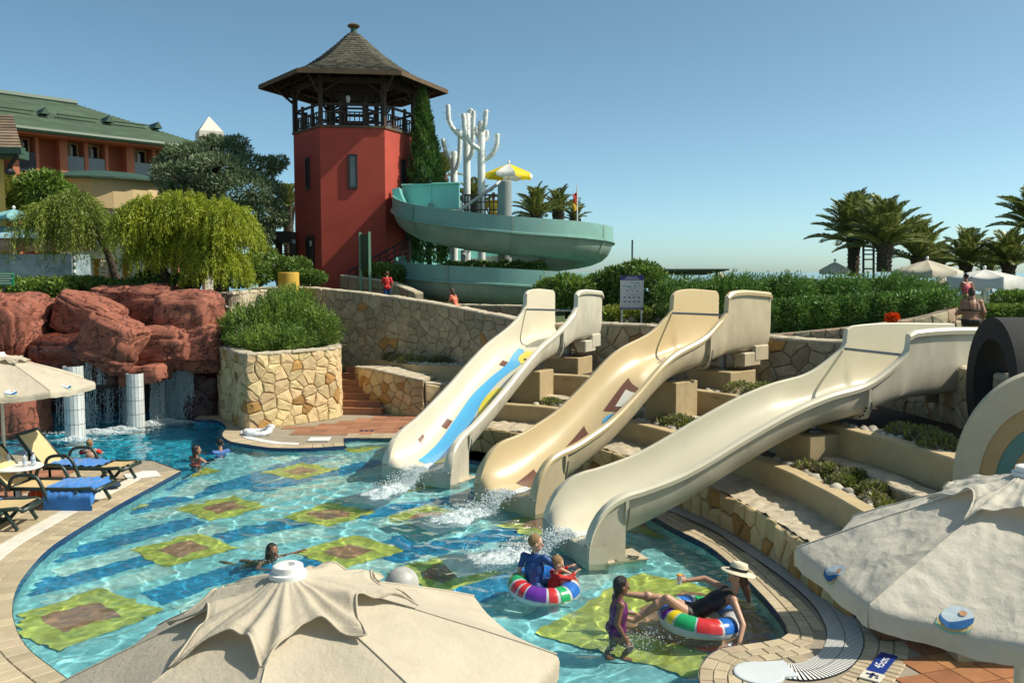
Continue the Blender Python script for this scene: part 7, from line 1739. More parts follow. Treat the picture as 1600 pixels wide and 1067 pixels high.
def logo_at(PS, px, py, w, t):
    best = None
    for k in range(8):
        for i in range(1, 40):
            p = PS.pt(k, i / 40, t); d = p - Vector((0, 0, CAM_H)); c, s_ = math.cos(PITCH), math.sin(PITCH); dz = d.y * c - d.z * s_; u_ = d.y * s_ + d.z * c; x = 800 + F_PX * d.x / dz; y = 533.5 - F_PX * u_ / dz
            e = (x - px) ** 2 + (y - py) ** 2
            if d.y > 0 and (best is None or e < best[0]): best = (e, k, i / 40)
    PS.logo(best[1], best[2], t, w)
logo_at(PR_, 1312, 885, .18, .985); logo_at(PR_, 1493, 985, .19, .95)
logo_at(PL_, 18, 630, .20, .94); logo_at(PL_, 105, 611, .18, .94)
# ------------------------------------------------------------------ loungers
M_lfr = mat('dark_green_resin', (.020, .040, .032), .38, var=.2); M_lsl = mat('beige_sling', (.58, .43, .21), .75, var=.08, scale=6, bump=.12, bscale=90)
M_towel = mat('blue_towel', (.03, .20, .58), .95, var=.25, scale=8, bump=.5, bscale=70, sheen=.4)
def make_lounger(name, label, x, y, z, yaw):
    root = empty(name, (0, 0, 0), label, 'sun lounger', 'green framed loungers by the pool'); w = .33; h = .34
    for s in (-1, 1):
        m = MB(); m.tube([(-.62, s * w, h), (.0, s * w, h), (.55, s * w, h), (.80, s * w, h + .02), (.90, s * w, h - .02)], [.035, .035, .035, .035, .03], 8); m.build('side_rail', M_lfr, root, True)
        m = MB(); P = spline([(-.60, s * (w + .06), h - .02), (-.52, s * (w + .07), h + .20), (-.30, s * (w + .07), h + .255), (-.08, s * (w + .07), h + .20), (.12, s * (w + .06), .10), (.2, s * (w + .05), .02), (.34, s * (w + .05), .02), (.60, s * (w + .03), h - .02)], 34); m.tube([Vector(p) for p in P], .032, 8); m.build('arm', M_lfr, root, True)
        m = MB(); m.tube([(-.64, s * w, h), (-.98, s * w, h + .38), (-1.16, s * w, h + .62)], .034, 8); m.build('back_rail', M_lfr, root, True)
        m = MB(); m.tube([(-.95, s * (w - .03), h + .33), (-.92, s * (w - .03), .02)], .025, 6); m.build('rear_leg', M_lfr, root, True)
        m = MB(); m.tube([(.60, s * w, h), (.80, s * w, .02)], .03, 6); m.build('leg', M_lfr, root, True)
    for nm, a in (('head_bar', (-1.16, h + .62)), ('foot_bar', (.89, h - .015)), ('cross_bar', (-.62, h - .01)), ('cross_bar', (.3, .03))):
        m = MB(); m.tube([(a[0], -w - .02, a[1]), (a[0], w + .02, a[1])], .036 if 'bar' in nm else .03, 8); m.build(nm, M_lfr, root, True)
    m = MB(); m.grid(lambda u, v: Vector((lerp(-.60, .83, u), lerp(-w + .035, w - .035, v), h + .008 - .02 * math.sin(math.pi * v) * math.sin(math.pi * u) + .02 * max(0, u - .85) / .15)), 14, 6); m.build('seat_sling', M_lsl, root, True)
    m = MB(); m.grid(lambda u, v: Vector((lerp(-.66, -1.13, u), lerp(-w + .035, w - .035, v), lerp(h + .03, h + .605, u) - .012 * math.sin(math.pi * v))), 10, 6); m.build('back_sling', M_lsl, root, True)
    root.location = (x, y, z); root.rotation_euler = (0, 0, yaw); return root
foot2 = W(203, 727, .42); foot1 = W(162, 758, .42); foot3 = W(48, 788, .42)
LY = R(-2)
lg = []
for k, (ft, yw, lb) in enumerate(((foot2, R(-4), 'sun lounger farthest back with a bare beige foot end'), (foot1, R(-3), 'sun lounger beside the white table with a towel hanging over its foot'), (foot3, R(4), 'sun lounger cut by the picture edge, only its foot end showing'))):
    d = Vector((math.cos(yw), math.sin(yw), 0)); c = Vector((ft.x, ft.y, 0)) - d * .86; lg.append((c, yw)); make_lounger('sun_lounger', lb, c.x, c.y, Z_DECK, yw)
def towel(label, c, yw, x0, x1, over, seed, y0=-.36, y1=.34):
    m = MB(); Rz = Matrix.Rotation(yw, 3, 'Z'); r_ = Vector((seed, 0, 0))
    def f(u, v):
        x = lerp(x0, x1, u); y = lerp(y0, y1, v); n = mnoise.noise(Vector((x * 6, y * 6, seed))) ; n2 = mnoise.noise(Vector((x * 14, y * 10, seed + 5))); z = .375 + .035 * abs(n) * 2 + .02 * n2
        hang = 0
        if y < -.30: hang = (-.30 - y) * over
        if x > .84: z -= (x - .84) * 1.6 * (over > 0); x = .84 + (x - .84) * .3
        y_ = max(y, -.42 - .02 * n) if over else y
        return c + Rz @ Vector((x + .03 * n2, y_ + .02 * n, z - hang)) + Vector((0, 0, Z_DECK))
    m.grid(f, 40, 32); o = m.build('towel', M_towel, None, True); tag(o, label, 'towel', 'blue towels on the loungers'); return o
towel('rumpled blue towel lying across the middle of the farthest lounger', *lg[0], -.62, .42, 0, 2, -.30, .30)
towel('blue towel hanging over the foot of the lounger beside the table', *lg[1], .02, .92, 1.3, 5, -.62, .33)
towel('blue towel on the lounger cut by the picture edge', *lg[2], -.4, .30, 0, 9, -.3, .3)
bag = MB(); c = W(163, 768, Z_DECK); bag.ell(c + Vector((0, .25, .07)), (.20, .12, .07), 12, 8); bag.v = [tuple(Vector(v) + Vector((0, 0, .03 * mnoise.noise(Vector(v) * 9)))) for v in bag.v]; tag(bag.build('cloth_bundle', mat('dark_blue_cloth', (.02, .05, .09), .9, var=.5, scale=9), None, True), 'dark blue cloth bundle under the foot of the lounger with the hanging towel', 'clothes')
# round white table with bottles
tc_ = W(30, 783, Z_DECK); tb_ = empty('round_table', tuple(tc_), 'round white plastic table round the parasol pole', 'table')
tz = .60
m = MB(); m.lathe(tc_, [(.05, 0), (.36, .0), (.36, .03), (.10, .06)], 28); m.build('base', M_white_plastic, tb_, ang=40); m = MB(); m.lathe(tc_, [(.05, .05), (.05, tz)], 14); m.build('leg', M_white_plastic, tb_, ang=40); m = MB(); m.lathe(tc_ + Vector((0, 0, tz)), [(.40, 0), (.41, .015), (.40, .03), (.05, .032)], 36); m.build('table_top', M_white_plastic, tb_, ang=40)
M_bot = bpy.data.materials.new('clear_bottle'); M_bot.use_nodes = True; b_ = M_bot.node_tree.nodes['Principled BSDF']; b_.inputs['Base Color'].default_value = (.80, .88, .92, 1); b_.inputs['Transmission Weight'].default_value = .75; b_.inputs['Roughness'].default_value = .08; b_.inputs['IOR'].default_value = 1.3
M_cap = mat('purple_cap', (.06, .03, .22), .4); M_blab = mat('pale_bottle_label', (.45, .52, .62), .5)
for dx, dy, lb in ((-.28, -.05, 'clear water bottle at the pole side of the table'), (-.20, .08, 'clear water bottle behind the pole'), (.16, -.06, 'left bottle of the pair with purple caps'), (.27, .02, 'right bottle of the pair with purple caps'), (.20, .12, 'small bottle behind the pair with purple caps')):
    c = tc_ + Vector((dx, dy, tz + .034)); s_ = .8 if 'small' in lb else 1.0; bo = empty('water_bottle', tuple(c), lb + ' on the white table', 'bottle', 'bottles on the round table'); m = MB(); m.lathe(c, [(.034 * s_, 0), (.036 * s_, .01), (.036 * s_, .14 * s_), (.028 * s_, .175 * s_), (.014 * s_, .20 * s_), (.013 * s_, .215 * s_)], 14); m.build('bottle_body', M_bot, bo, True); m = MB(); m.lathe(c + Vector((0, 0, .21 * s_)), [(.017, 0), (.017, .022)], 10); m.build('cap', M_cap, bo); m = MB(); m.lathe(c, [(.0375 * s_, .05 * s_), (.0375 * s_, .10 * s_)], 14, cap=False); m.build('label_band', M_blab, bo)
m = MB(); c = tc_ + Vector((-.36, -.12, tz + .09)); m.box(c, (.10, .07, .11), .3); tag(m.build('carton', mat('purple_carton', (.10, .04, .30), .5)), 'small purple carton at the near edge of the white table', 'carton')
# orange armbands on the deck
M_or = mat('orange_inflatable', (.80, .10, .01), .3, coat=.3)
for k, (px, py, ang, lb) in enumerate(((72, 768, .4, 'upper orange inflatable armband lying on the deck by the table base'), (58, 780, -.5, 'lower orange inflatable armband lying on the deck by the table base'))):
    c = W(px, py, Z_DECK) + Vector((0, 0, .075)); m = MB(); Rm = Matrix.Rotation(ang, 3, 'Z') @ Matrix.Rotation(1.2, 3, 'X'); rings = []
    for i in range(20):
        a = 2 * math.pi * i / 20; cc = Vector((math.cos(a) * .10, math.sin(a) * .075, 0)); rr_ = .05 + .012 * math.cos(2 * a)
        rings.append([c + Rm @ (cc + Vector((math.cos(a) * math.cos(q), math.sin(a) * math.cos(q), 1.7 * math.sin(q))) * rr_) for q in [2 * math.pi * j / 10 for j in range(10)]])
    rings.append(rings[0]); m.ring_loft(rings, True, False); tag(m.build('armband', M_or, None, True), lb, 'armband', 'orange armbands on the deck')
# white float ring on the kerb
c = W(404, 678, Z_DECK) + Vector((0, 0, .05)); m = MB(); rings = []
for i in range(33):
    a = 2 * math.pi * i / 32 * .97; rr_ = .095 + .012 * math.sin(i * 2.1); cc = c + Vector((math.cos(a) * .30, math.sin(a) * .24, .02 * math.sin(a * 2 + 1) + .10 * max(0, math.cos(a - .3)) ** 4)); rings.append([cc + Vector((math.cos(a) * math.cos(q) * rr_, math.sin(a) * math.cos(q) * rr_, math.sin(q) * rr_ * .75)) for q in [2 * math.pi * j / 10 for j in range(10)]])
m.ring_loft(rings, True, True); tag(m.build('swim_ring', mat('white_vinyl', (.70, .72, .74), .35, var=.15, scale=6), None, True), 'white half deflated swim ring lying on the kerb at the foot of the stone planter', 'swim ring')
# pale stone ball rising behind the foreground parasol
c = D(628, 912, 6.9); m = MB(); m.ell(c, (.135, .135, .135), 28, 18); m2 = MB(); r_ = empty('stone_ball_post', (c.x, c.y, ZF), 'pale marbled stone ball on a post rising behind the big foreground parasol', 'ball post'); m.build('ball', mat('pale_marble', (.50, .49, .45), .45, var=.35, scale=9), r_, True); m2.lathe((c.x, c.y, ZF), [(.07, 0), (.06, c.z - ZF - .1)], 12); m2.build('post', M_white_plastic, r_)
# ------------------------------------------------------------------ black ring and striped arch beside the nearest slide
M_blk = mat('black_rough_paint', (.022, .022, .022), .85, var=.3, scale=9, bump=.5, bscale=60); M_arch = mat('cream_arch_paint', (.52, .46, .33), .8, var=.12, scale=3, bump=.25, bscale=60); M_arch2 = mat('ochre_arch_paint', (.42, .29, .14), .8, var=.12, scale=3, bump=.2, bscale=60); M_arch3 = mat('teal_arch_paint', (.10, .22, .21), .7, var=.15, scale=3, bump=.2, bscale=60)
rc = D(1547, 605, 13.2); rn_ = Vector((-.988, .156, 0)); ru_ = Vector((-.156, -.988, 0))
br = empty('black_ring', (rc.x, rc.y, rc.z - 1.1), 'thick black painted concrete ring standing upright beside the nearest slide', 'ring sculpture')
m = MB(); Ro, Ri, dp_ = 1.04, .72, .66; rings = []
for i in range(57):
    a = 2 * math.pi * i / 56; e = ru_ * math.cos(a) + Vector((0, 0, math.sin(a))); rings.append([rc + e * Ri, rc + e * Ri + (-rn_) * dp_, rc + e * Ro - rn_ * dp_, rc + e * Ro])
m.ring_loft(rings, True, False); m.build('ring', M_blk, br, ang=40)
m = MB(); m.box(rc + Vector((0, 0, -Ro - .02)) - rn_ * .4, (.9, .9, .24), math.atan2(rn_.y, rn_.x)); m.build('foot', M_arch, br)
ac = D(1640, 765, 9.6); an0 = Vector((-.45, -.89, 0)).normalized(); au = Vector((-an0.y, an0.x, 0)); 
if au.x < 0: au = -au
ar = empty('striped_arch', (ac.x, ac.y, .1), 'cream arch painted with ochre and teal stripes at the picture edge', 'arch sculpture')
def arch_band(name, r0, r1, dep, m_, off, z0=-.9):
    mb = MB(); pts = []
    for i in range(41):
        a = math.pi * i / 40; e = au * math.cos(a) + Vector((0, 0, math.sin(a) * 1.36)); pts.append(e)
    z0v = Vector((ac.x, ac.y, ac.z)); base_drop = Vector((0, 0, z0))
    P = [au + base_drop / r1] ; rings = []
    seq = [('d', au)] + [('a', e) for e in pts] + [('d', -au)]
    for tg, e in seq:
        i_, o_ = z0v + e * r0, z0v + e * r1
        if tg == 'd': i_ = z0v + e * r0 + base_drop; o_ = z0v + e * r1 + base_drop
        rings.append([i_ + an0 * off, o_ + an0 * off, o_ - an0 * dep, i_ - an0 * dep])
    mb.ring_loft(rings, True, True); mb.build(name, m_, ar, ang=40)
arch_band('outer_band', .69, .95, .34, M_arch, 0.0); arch_band('ochre_band', .53, .687, .30, M_arch2, -.012); arch_band('teal_band', .385, .527, .28, M_arch3, -.024); arch_band('inner_band', .10, .381, .26, M_arch2, -.036)
# ------------------------------------------------------------------ people: each body is one continuous remeshed surface
def skin(name, c): return mat(name, c, .45, var=.10, scale=9, sss=.12, spec=.45)
SK_A, SK_B, SK_C, SK_D = skin('tanned_skin', (.36, .17, .10)), skin('fair_skin', (.55, .32, .22)), skin('brown_skin', (.22, .10, .055)), skin('light_tan_skin', (.47, .26, .17))
H_BLK, H_BRN, H_BLD = mat('black_hair', (.012, .009, .008), .35, bump=.6, bscale=60, stretch=(4, 4, .5)), mat('brown_hair', (.07, .035, .018), .45, bump=.6, bscale=60, stretch=(4, 4, .5)), mat('blond_hair', (.28, .15, .06), .5, bump=.6, bscale=60, stretch=(4, 4, .5))
M_eye = mat('eye_dark', (.015, .01, .008), .15); M_eyew = mat('eye_white', (.7, .68, .65), .2); M_lip = mat('lip', (.30, .08, .07), .4)
def cloth(name, c, r=.7): return mat(name, c, r, var=.15, scale=14, bump=.3, bscale=30)
C_PUR, C_NAVY, C_RED, C_ORA, C_BLK, C_PINK, C_YEL, C_BRN, C_BLUE = cloth('purple_swimsuit', (.11, .008, .10), .4), mat('navy_swim_shirt', (.006, .035, .15), .55, col2=(.015, .075, .26), scale=22, bump=.3, bscale=30), cloth('red_shirt', (.55, .018, .015)), mat('orange_print_suit', (.70, .22, .02), .6, col2=(.7, .10, .14), scale=25), cloth('black_swimsuit', (.008, .008, .010), .5), cloth('coral_swimsuit', (.75, .12, .13), .5), cloth('yellow_shirt', (.75, .48, .01)), cloth('dark_brown_bikini', (.035, .02, .016)), cloth('blue_swim_shirt', (.06, .14, .40))
def remesh(mb, voxel, smooth=4):
    me = mb.mesh('tmp', []); o = bpy.data.objects.new('tmp', me); COL.objects.link(o)
    r = o.modifiers.new('r', 'REMESH'); r.mode = 'VOXEL'; r.voxel_size = voxel; r.use_smooth_shade = True
    if smooth: sm = o.modifiers.new('s', 'SMOOTH'); sm.factor = .5; sm.iterations = smooth
    bpy.context.view_layer.update(); out = bpy.data.meshes.new_from_object(o.evaluated_get(bpy.context.evaluated_depsgraph_get())); bpy.data.objects.remove(o); return out
def cap_(mb, a, b, ra, rb, n=12):
    a, b = Vector(a), Vector(b); d = b - a
    if d.length < 1e-5: d = Vector((0, 0, 1e-4))
    q = d.to_track_quat('Z', 'Y').to_matrix(); L_ = d.length; prof = [(ra * math.sin(t), -ra * math.cos(t)) for t in np.linspace(.25, math.pi / 2, 4)] + [(rb * math.cos(t), L_ + rb * math.sin(t)) for t in np.linspace(0, math.pi / 2 - .25, 4)]
    mb.lathe(a, prof, n, ax=q)
class Human:
    def __init__(s, name, label, pos, yaw, H, sk, head=1.0, voxel=.010, group=None, bulk=1.0):
        s.k = H / 1.70; s.hs = head; s.M = Matrix.Translation(pos) @ Matrix.Rotation(yaw, 4, 'Z'); s.sk = sk; s.prims = []; s.vox = voxel; s.b = bulk
        s.root = empty(name, tuple(pos), label, 'person', group)
    def P(s, p): return s.M @ (Vector(p) * s.k)
    def c(s, a, b, ra, rb, tg):
        f = s.k * (s.b if tg not in ('head', 'hand') else 1); s.prims.append((tg, s.P(a), s.P(b), ra * f, rb * f))
    def e(s, p, rad, tg, M=None):
        f = s.k * (s.b if tg not in ('head', 'hand') else 1); s.prims.append((tg, s.P(p), Vector(rad) * f, (s.M.to_3x3() @ M) if M is not None else s.M.to_3x3()))
    def hand(s, w, d, nrm, curl=.4, side=1):
        """palm at wrist w along d; nrm = palm normal; fingers curl towards nrm"""
        w, d, n = Vector(w), Vector(d).normalized(), Vector(nrm).normalized(); t = d.cross(n).normalized() * side
        pc = w + d * .05; Mx = Matrix((t, n, d)).transposed(); s.e(pc, (.042, .018, .052), 'hand', Mx)
        for i, ln in enumerate((.068, .078, .072, .056)):
            b = w + d * .088 + t * (.030 - .020 * i); m1 = b + (d * math.cos(curl) + n * math.sin(curl)) * ln * .5; m2 = m1 + (d * math.cos(curl * 2.2) + n * math.sin(curl * 2.2)) * ln * .5
            s.c(b, m1, .0105, .0095, 'hand'); s.c(m1, m2, .0095, .008, 'hand')
        b = w + d * .03 + t * .034; m1 = b + (d * .6 + t * .7 + n * .25).normalized() * .036; m2 = m1 + (d * .85 + t * .25 + n * .4).normalized() * .032; s.c(b, m1, .013, .011, 'hand'); s.c(m1, m2, .011, .009, 'hand')
    def torso(s, hip, chest, neck, fwd, lat):
        hip, chest, neck = Vector(hip), Vector(chest), Vector(neck); f, l = Vector(fwd).normalized(), Vector(lat).normalized()
        def MM(up): up = up.normalized(); ff = (f - up * f.dot(up)).normalized(); ll = ff.cross(up); return Matrix((ll, ff, up)).transposed()
        u1 = chest - hip; M1 = MM(u1)
        s.e(hip, (.160, .122, .125), 'pelvis', M1); s.e(hip.lerp(chest, .45), (.140, .105, .16), 'belly', M1); s.e(chest, (.168, .112, .18), 'chest', M1)
        s.e(hip - f * .05 + l * .07, (.085, .085, .09), 'pelvis', M1); s.e(hip - f * .05 - l * .07, (.085, .085, .09), 'pelvis', M1)
        s.c(chest + u1.normalized() * .06, neck - (neck - chest) * .12, .085, .05, 'chest'); s.clav = chest.lerp(neck, .62)
    def arm(s, sh, el, wr): s.c(s.clav, sh, .066, .052, 'shoulder'); s.c(sh, el, .048, .038, 'uarm'); s.c(el, wr, .038, .025, 'farm'); s.e(Vector(sh), (.055, .055, .055), 'shoulder')
    def leg(s, hp, kn, an, toe): s.c(hp, kn, .088, .055, 'thigh'); s.c(kn, an, .053, .034, 'calf'); c_ = Vector(kn).lerp(Vector(an), .3); s.e(c_, (.056, .056, .07), 'calf'); s.c(an, toe, .036, .026, 'foot'); s.e(Vector(an), (.036, .036, .036), 'foot')
    def head(s, nk, hd, face, up=(0, 0, 1), hair=None, style='short', eyes=True):
        nk, hd = Vector(nk), Vector(hd); f = Vector(face).normalized(); up = Vector(up); up = (up - f * up.dot(f)).normalized(); l = f.cross(up); Mx = Matrix((l, f, up)).transposed(); q = s.hs
        s.c(nk - up * .04, hd - up * .05, .055, .050, 'neck')
        s.e(hd + up * .02, (.076 * q, .094 * q, .098 * q), 'head', Mx); s.e(hd + f * .018 * q - up * .05 * q, (.056 * q, .068 * q, .068 * q), 'head', Mx); s.e(hd + f * .05 * q - up * .088 * q, (.026 * q, .026 * q, .02 * q), 'head', Mx)
        s.c(hd + f * .088 * q + up * .005 * q, hd + f * .106 * q - up * .028 * q, .011 * q, .016 * q, 'head')
        s.c(hd + f * .078 * q - up * .062 * q + l * .018 * q, hd + f * .078 * q - up * .062 * q - l * .018 * q, .011 * q, .011 * q, 'head')
        for sd in (-1, 1): s.e(hd + l * (.078 * q * sd) - f * .005 - up * .01, (.012 * q, .024 * q, .032 * q), 'head', Mx); s.e(hd + f * .075 * q + l * (.035 * q * sd) + up * .028 * q, (.026 * q, .014 * q, .009 * q), 'head', Mx)
        s.hd = (hd, f, l, up, Mx, q); s.hairdef = (hair, style)
    def finish(s, clothes=()):
        mb = MB()
        for p in s.prims:
            if len(p) == 5: cap_(mb, p[1], p[2], p[3], p[4])
            else: mb.ell(p[1], p[2], 12, 9, p[3])
        me = remesh(mb, s.vox * s.k, 3); me.name = 'body'; me.materials.append(s.sk); off = BASE[s.root.name]
        n = len(me.vertices); V = np.zeros(n * 3, np.float32); me.vertices.foreach_get('co', V); V = V.reshape(-1, 3); Nn = np.zeros(n * 3, np.float32); me.vertices.foreach_get('normal', Nn); Nn = Nn.reshape(-1, 3)
        best = np.full(n, 1e9); tg = np.zeros(n, int); names = []
        for p in s.prims:
            if p[0] not in names: names.append(p[0])
            i = names.index(p[0])
            if len(p) == 5:
                a, b = np.array(p[1]), np.array(p[2]); d = b - a; t = np.clip(((V - a) @ d) / (d @ d + 1e-9), 0, 1); dist = np.linalg.norm(V - (a + t[:, None] * d), axis=1) - (p[3] + (p[4] - p[3]) * t)
            else:
                q = (V - np.array(p[1])) @ np.array(p[3]); r = np.array(p[2]); k0 = np.linalg.norm(q / r, axis=1); dist = (k0 - 1) * r.min() if False else k0 * (k0 - 1) / (np.linalg.norm(q / r ** 2, axis=1) + 1e-9)
            m_ = dist < best; best[m_] = dist[m_]; tg[m_] = i
        F_ = [tuple(p.vertices) for p in me.polygons]
        body = link('body', me, s.root); me.transform(Matrix.Translation(-off))
        Vl = (np.array(s.M.inverted()) @ np.c_[V, np.ones(n)].T).T[:, :3] / s.k
        for nm, m, pred, offd in clothes:
            keep = np.array([bool(pred(names[tg[i]], Vl[i])) for i in range(n)]); fs = [f for f in F_ if keep[list(f)].all()]
            if not fs: continue
            used = sorted(set(i for f in fs for i in f)); mp = {v: i for i, v in enumerate(used)}; cm = MB()
            wr = np.array([mnoise.noise(Vector(V[i] * 22)) * .35 for i in used])
            vo = V[used] + Nn[used] * (offd * s.k * (1 + wr))[:, None]; vi = V[used] - Nn[used] * .002
            cnt = {}
            for f in fs:
                for a, b in zip(f, f[1:] + f[:1]): cnt[(a, b)] = 1
            K = len(used); fl = [tuple(mp[i] for i in f) for f in fs] + [(mp[b], mp[a], K + mp[a], K + mp[b]) for (a, b) in cnt if (b, a) not in cnt]
            cm.add(list(map(tuple, vo)) + list(map(tuple, vi)), fl); cm.build(nm, m, s.root, True)
        hd, f, l, up, Mx, q = s.hd; W_ = lambda v: s.P(v); k = s.k
        hair, style = s.hairdef
        if hair:
            hm = MB(); R3 = s.M.to_3x3() @ Mx
            hm.ell(W_(hd + up * .034 * q - f * .014 * q), Vector((.084 * q, .096 * q, .096 * q)) * k, 14, 10, R3)
            if style != 'cap': hm.ell(W_(hd - f * .04 * q - up * .01 * q), Vector((.080 * q, .066 * q, .085 * q)) * k, 12, 9, R3)
            if style == 'long':
                cap_(hm, W_(hd - f * .06 * q), W_(hd - f * .085 * q - up * .20), .062 * k, .05 * k); cap_(hm, W_(hd - f * .085 * q - up * .2), W_(hd - f * .09 * q - up * .33), .05 * k, .025 * k)
            if style == 'braid': cap_(hm, W_(hd - f * .06 * q - up * .02), W_(hd - f * .055 * q - up * .16), .052 * k, .034 * k); cap_(hm, W_(hd - f * .05 * q - up * .16), W_(hd - f * .02 * q - up * .26 + l * .04), .034 * k, .018 * k)
            if style == 'bun': hm.ell(W_(hd - f * .06 * q + up * .10 * q), Vector((.045, .045, .042)) * k, 10, 8)
            if style == 'wet': cap_(hm, W_(hd - f * .06 * q + l * .03), W_(hd - f * .07 * q - up * .14 + l * .05), .055 * k, .04 * k); cap_(hm, W_(hd + l * .07 * q), W_(hd + l * .085 * q - up * .13 + f * .02), .022 * k, .014 * k); cap_(hm, W_(hd - l * .07 * q), W_(hd - l * .09 * q - up * .13), .022 * k, .014 * k)
            # cut the hair away from the face
            hme = remesh(hm, .010 * k, 2); nv = len(hme.vertices); Hv = np.zeros(nv * 3, np.float32); hme.vertices.foreach_get('co', Hv); Hv = Hv.reshape(-1, 3); hc = np.array(W_(hd)); fw = np.array(s.M.to_3x3() @ f); uw = np.array(s.M.to_3x3() @ up); lw = np.array(s.M.to_3x3() @ l)
            rel = Hv - hc; xf, xu = rel @ fw / (k * q), rel @ uw / (k * q); face_ = (xf > .028 + .35 * np.clip(xu - .03, 0, 1) ) & (xu < .088)
            Hv[face_] -= np.outer((xf[face_] - .02).clip(0) * k * q * .9, fw)
            wob = np.array([mnoise.noise(Vector(v * 45)) + .6 * mnoise.noise(Vector(v * 90)) for v in Hv]); nn = rel / (np.linalg.norm(rel, axis=1)[:, None] + 1e-9); Hv += nn * (wob * .006 * k)[:, None]
            hme.vertices.foreach_set('co', Hv.ravel()); hme.materials.clear(); hme.materials.append(hair); hme.update(); hme.transform(Matrix.Translation(-off)); link('hair', hme, s.root)
        for sd in (-1, 1):
            ew = MB(); ew.ell(W_(hd + f * .080 * q + l * (.033 * q * sd) + up * .012 * q), Vector((.014, .012, .010)) * k * q, 8, 6, s.M.to_3x3() @ Mx); eo = ew.build('eye', M_eyew, s.root, True)
            ei = MB(); ei.ell(W_(hd + f * .089 * q + l * (.033 * q * sd) + up * .012 * q), Vector((.0075, .006, .0085)) * k * q, 8, 6, s.M.to_3x3() @ Mx); ei.build('iris', M_eye, eo, True)
        lp = MB(); lp.ell(W_(hd + f * .088 * q - up * .060 * q), Vector((.022, .008, .008)) * k * q, 10, 6, s.M.to_3x3() @ Mx); lp.build('lips', M_lip, s.root, True)
        return s.root
TOR = ('pelvis', 'belly', 'chest')
# girl in the purple swimsuit, walking to the right through the shallow water (local y = the way she walks)
gp = W(963, 1003, 0.0); g = Human('person', 'girl in a purple swimsuit wading through the shallow water, dark wet braided hair', (gp.x, gp.y, ZF), R(-82), 1.24, SK_C, 1.24, .009, bulk=1.16)
g.torso((0, 0, .90), (0, .03, 1.16), (0, .035, 1.37), (0, 1, 0), (1, 0, 0))
g.leg((.085, .0, .86), (.09, .20, .56), (.09, .06, .20), (.09, .2, .13)); g.leg((-.085, 0, .86), (-.09, -.02, .47), (-.09, -.16, .08), (-.09, -.02, .03))
g.arm((.175, .02, 1.33), (.23, -.05, 1.06), (.22, .06, .86)); g.hand((.22, .06, .86), (0, .35, -.9), (-1, 0, 0), .5, 1)
g.arm((-.175, .03, 1.33), (-.25, .10, 1.08), (-.27, .34, 1.02)); g.hand((-.27, .34, 1.02), (.1, .95, -.25), (0, -.2, -1), .5, -1)
g.head((0, .035, 1.40), (0, .07, 1.56), (-.10, 1, -.05), hair=H_BLK, style='braid')
g.finish([('swimsuit', C_PUR, lambda t, p: t in TOR and p[2] > .80 and p[2] < 1.30 - .06 * (p[1] < 0) + .0 * abs(p[0]) or (t in ('chest', 'shoulder') and p[2] >= 1.24 and .055 < abs(p[0]) < .125 and p[2] < 1.42), .010), ('swimsuit_leg', C_PUR, lambda t, p: t == 'thigh' and p[2] > .84, .009)])
wb = MB(); c = g.P((-.27, .31, 1.03)); wb.tube([c + Vector((.024 * math.cos(a), 0, .024 * math.sin(a))) for a in np.linspace(0, 6.283, 14)], .006, 6); wb.build('wristband', M_white_plastic, g.root)
# striped swim rings
M_vin = mat('clear_white_vinyl', (.66, .68, .70), .2, coat=.4, trans=.25); VC = {'b': mat('vinyl_blue', (.02, .14, .48), .22, coat=.4), 'g': mat('vinyl_green', (.02, .36, .12), .22, coat=.4), 'r': mat('vinyl_red', (.55, .03, .03), .22, coat=.4), 'p': mat('vinyl_purple', (.14, .03, .30), .22, coat=.4), 'y': mat('vinyl_yellow', (.72, .55, .01), .22, coat=.4)}
def swim_ring(label, c, Rr, r, tilt, seq, gap):
    root = empty('swim_ring', tuple(c), label, 'swim ring', 'striped swim rings'); Rm = tilt; NS = 96; NC = 20
    def tp(a, q, o=0.0): pu = 1 + .012 * math.cos(a * 24); return c + Rm @ Vector((math.cos(a) * (Rr + (r + o) * math.cos(q) * pu), math.sin(a) * (Rr + (r + o) * math.cos(q) * pu), (r + o) * math.sin(q) * pu))
    m = MB(); rings = [[tp(2 * math.pi * i / NS, 2 * math.pi * j / NC) for j in range(NC)] for i in range(NS)] ; m.ring_loft(rings + rings[:1], True, False); m.build('tube', M_vin, root, True)
    a = 0.0
    for ch, w in seq:
        q0, q1 = R(8), R(160)
        if ch != '-':
            m = MB(); n = max(3, int(w / .06)); m.grid(lambda u, v: tp(a + w * u, lerp(q0, q1, v), .004), n, 14); m.build('stripe', VC[ch], root, True)
        a += w
    return root
ca = W(850, 917, .06); tiltA = Matrix.Rotation(R(4), 3, 'Y') @ Matrix.Rotation(R(6), 3, 'X')
swim_ring('striped swim ring carrying the two boys', ca, .335, .135, tiltA, [('r', .38), ('-', .12), ('g', .55), ('-', .1), ('b', .5), ('-', .1), ('g', .45), ('-', .12), ('b', .5), ('-', .08), ('g', .5), ('-', .12), ('r', .28), ('-', .08), ('r', .2), ('-', .06), ('p', .6), ('-', .08), ('r', .25), ('-', .1), ('g', .3), ('-', .1), ('b', .5)], 0)
cb_ = W(1094, 966, .05); tiltB = Matrix.Rotation(R(5), 3, 'Y')
swim_ring('rainbow striped swim ring carrying the woman in the straw hat', cb_, .37, .135, tiltB, [('b', .42), ('-', .1), ('r', .5), ('-', .1), ('g', .45), ('-', .12), ('b', .5), ('-', .1), ('g', .5), ('-', .1), ('b', .4), ('-', .06), ('p', .2), ('-', .05), ('y', .22), ('-', .05), ('g', .5), ('-', .05), ('r', .6), ('-', .08), ('b', .4)], 0)
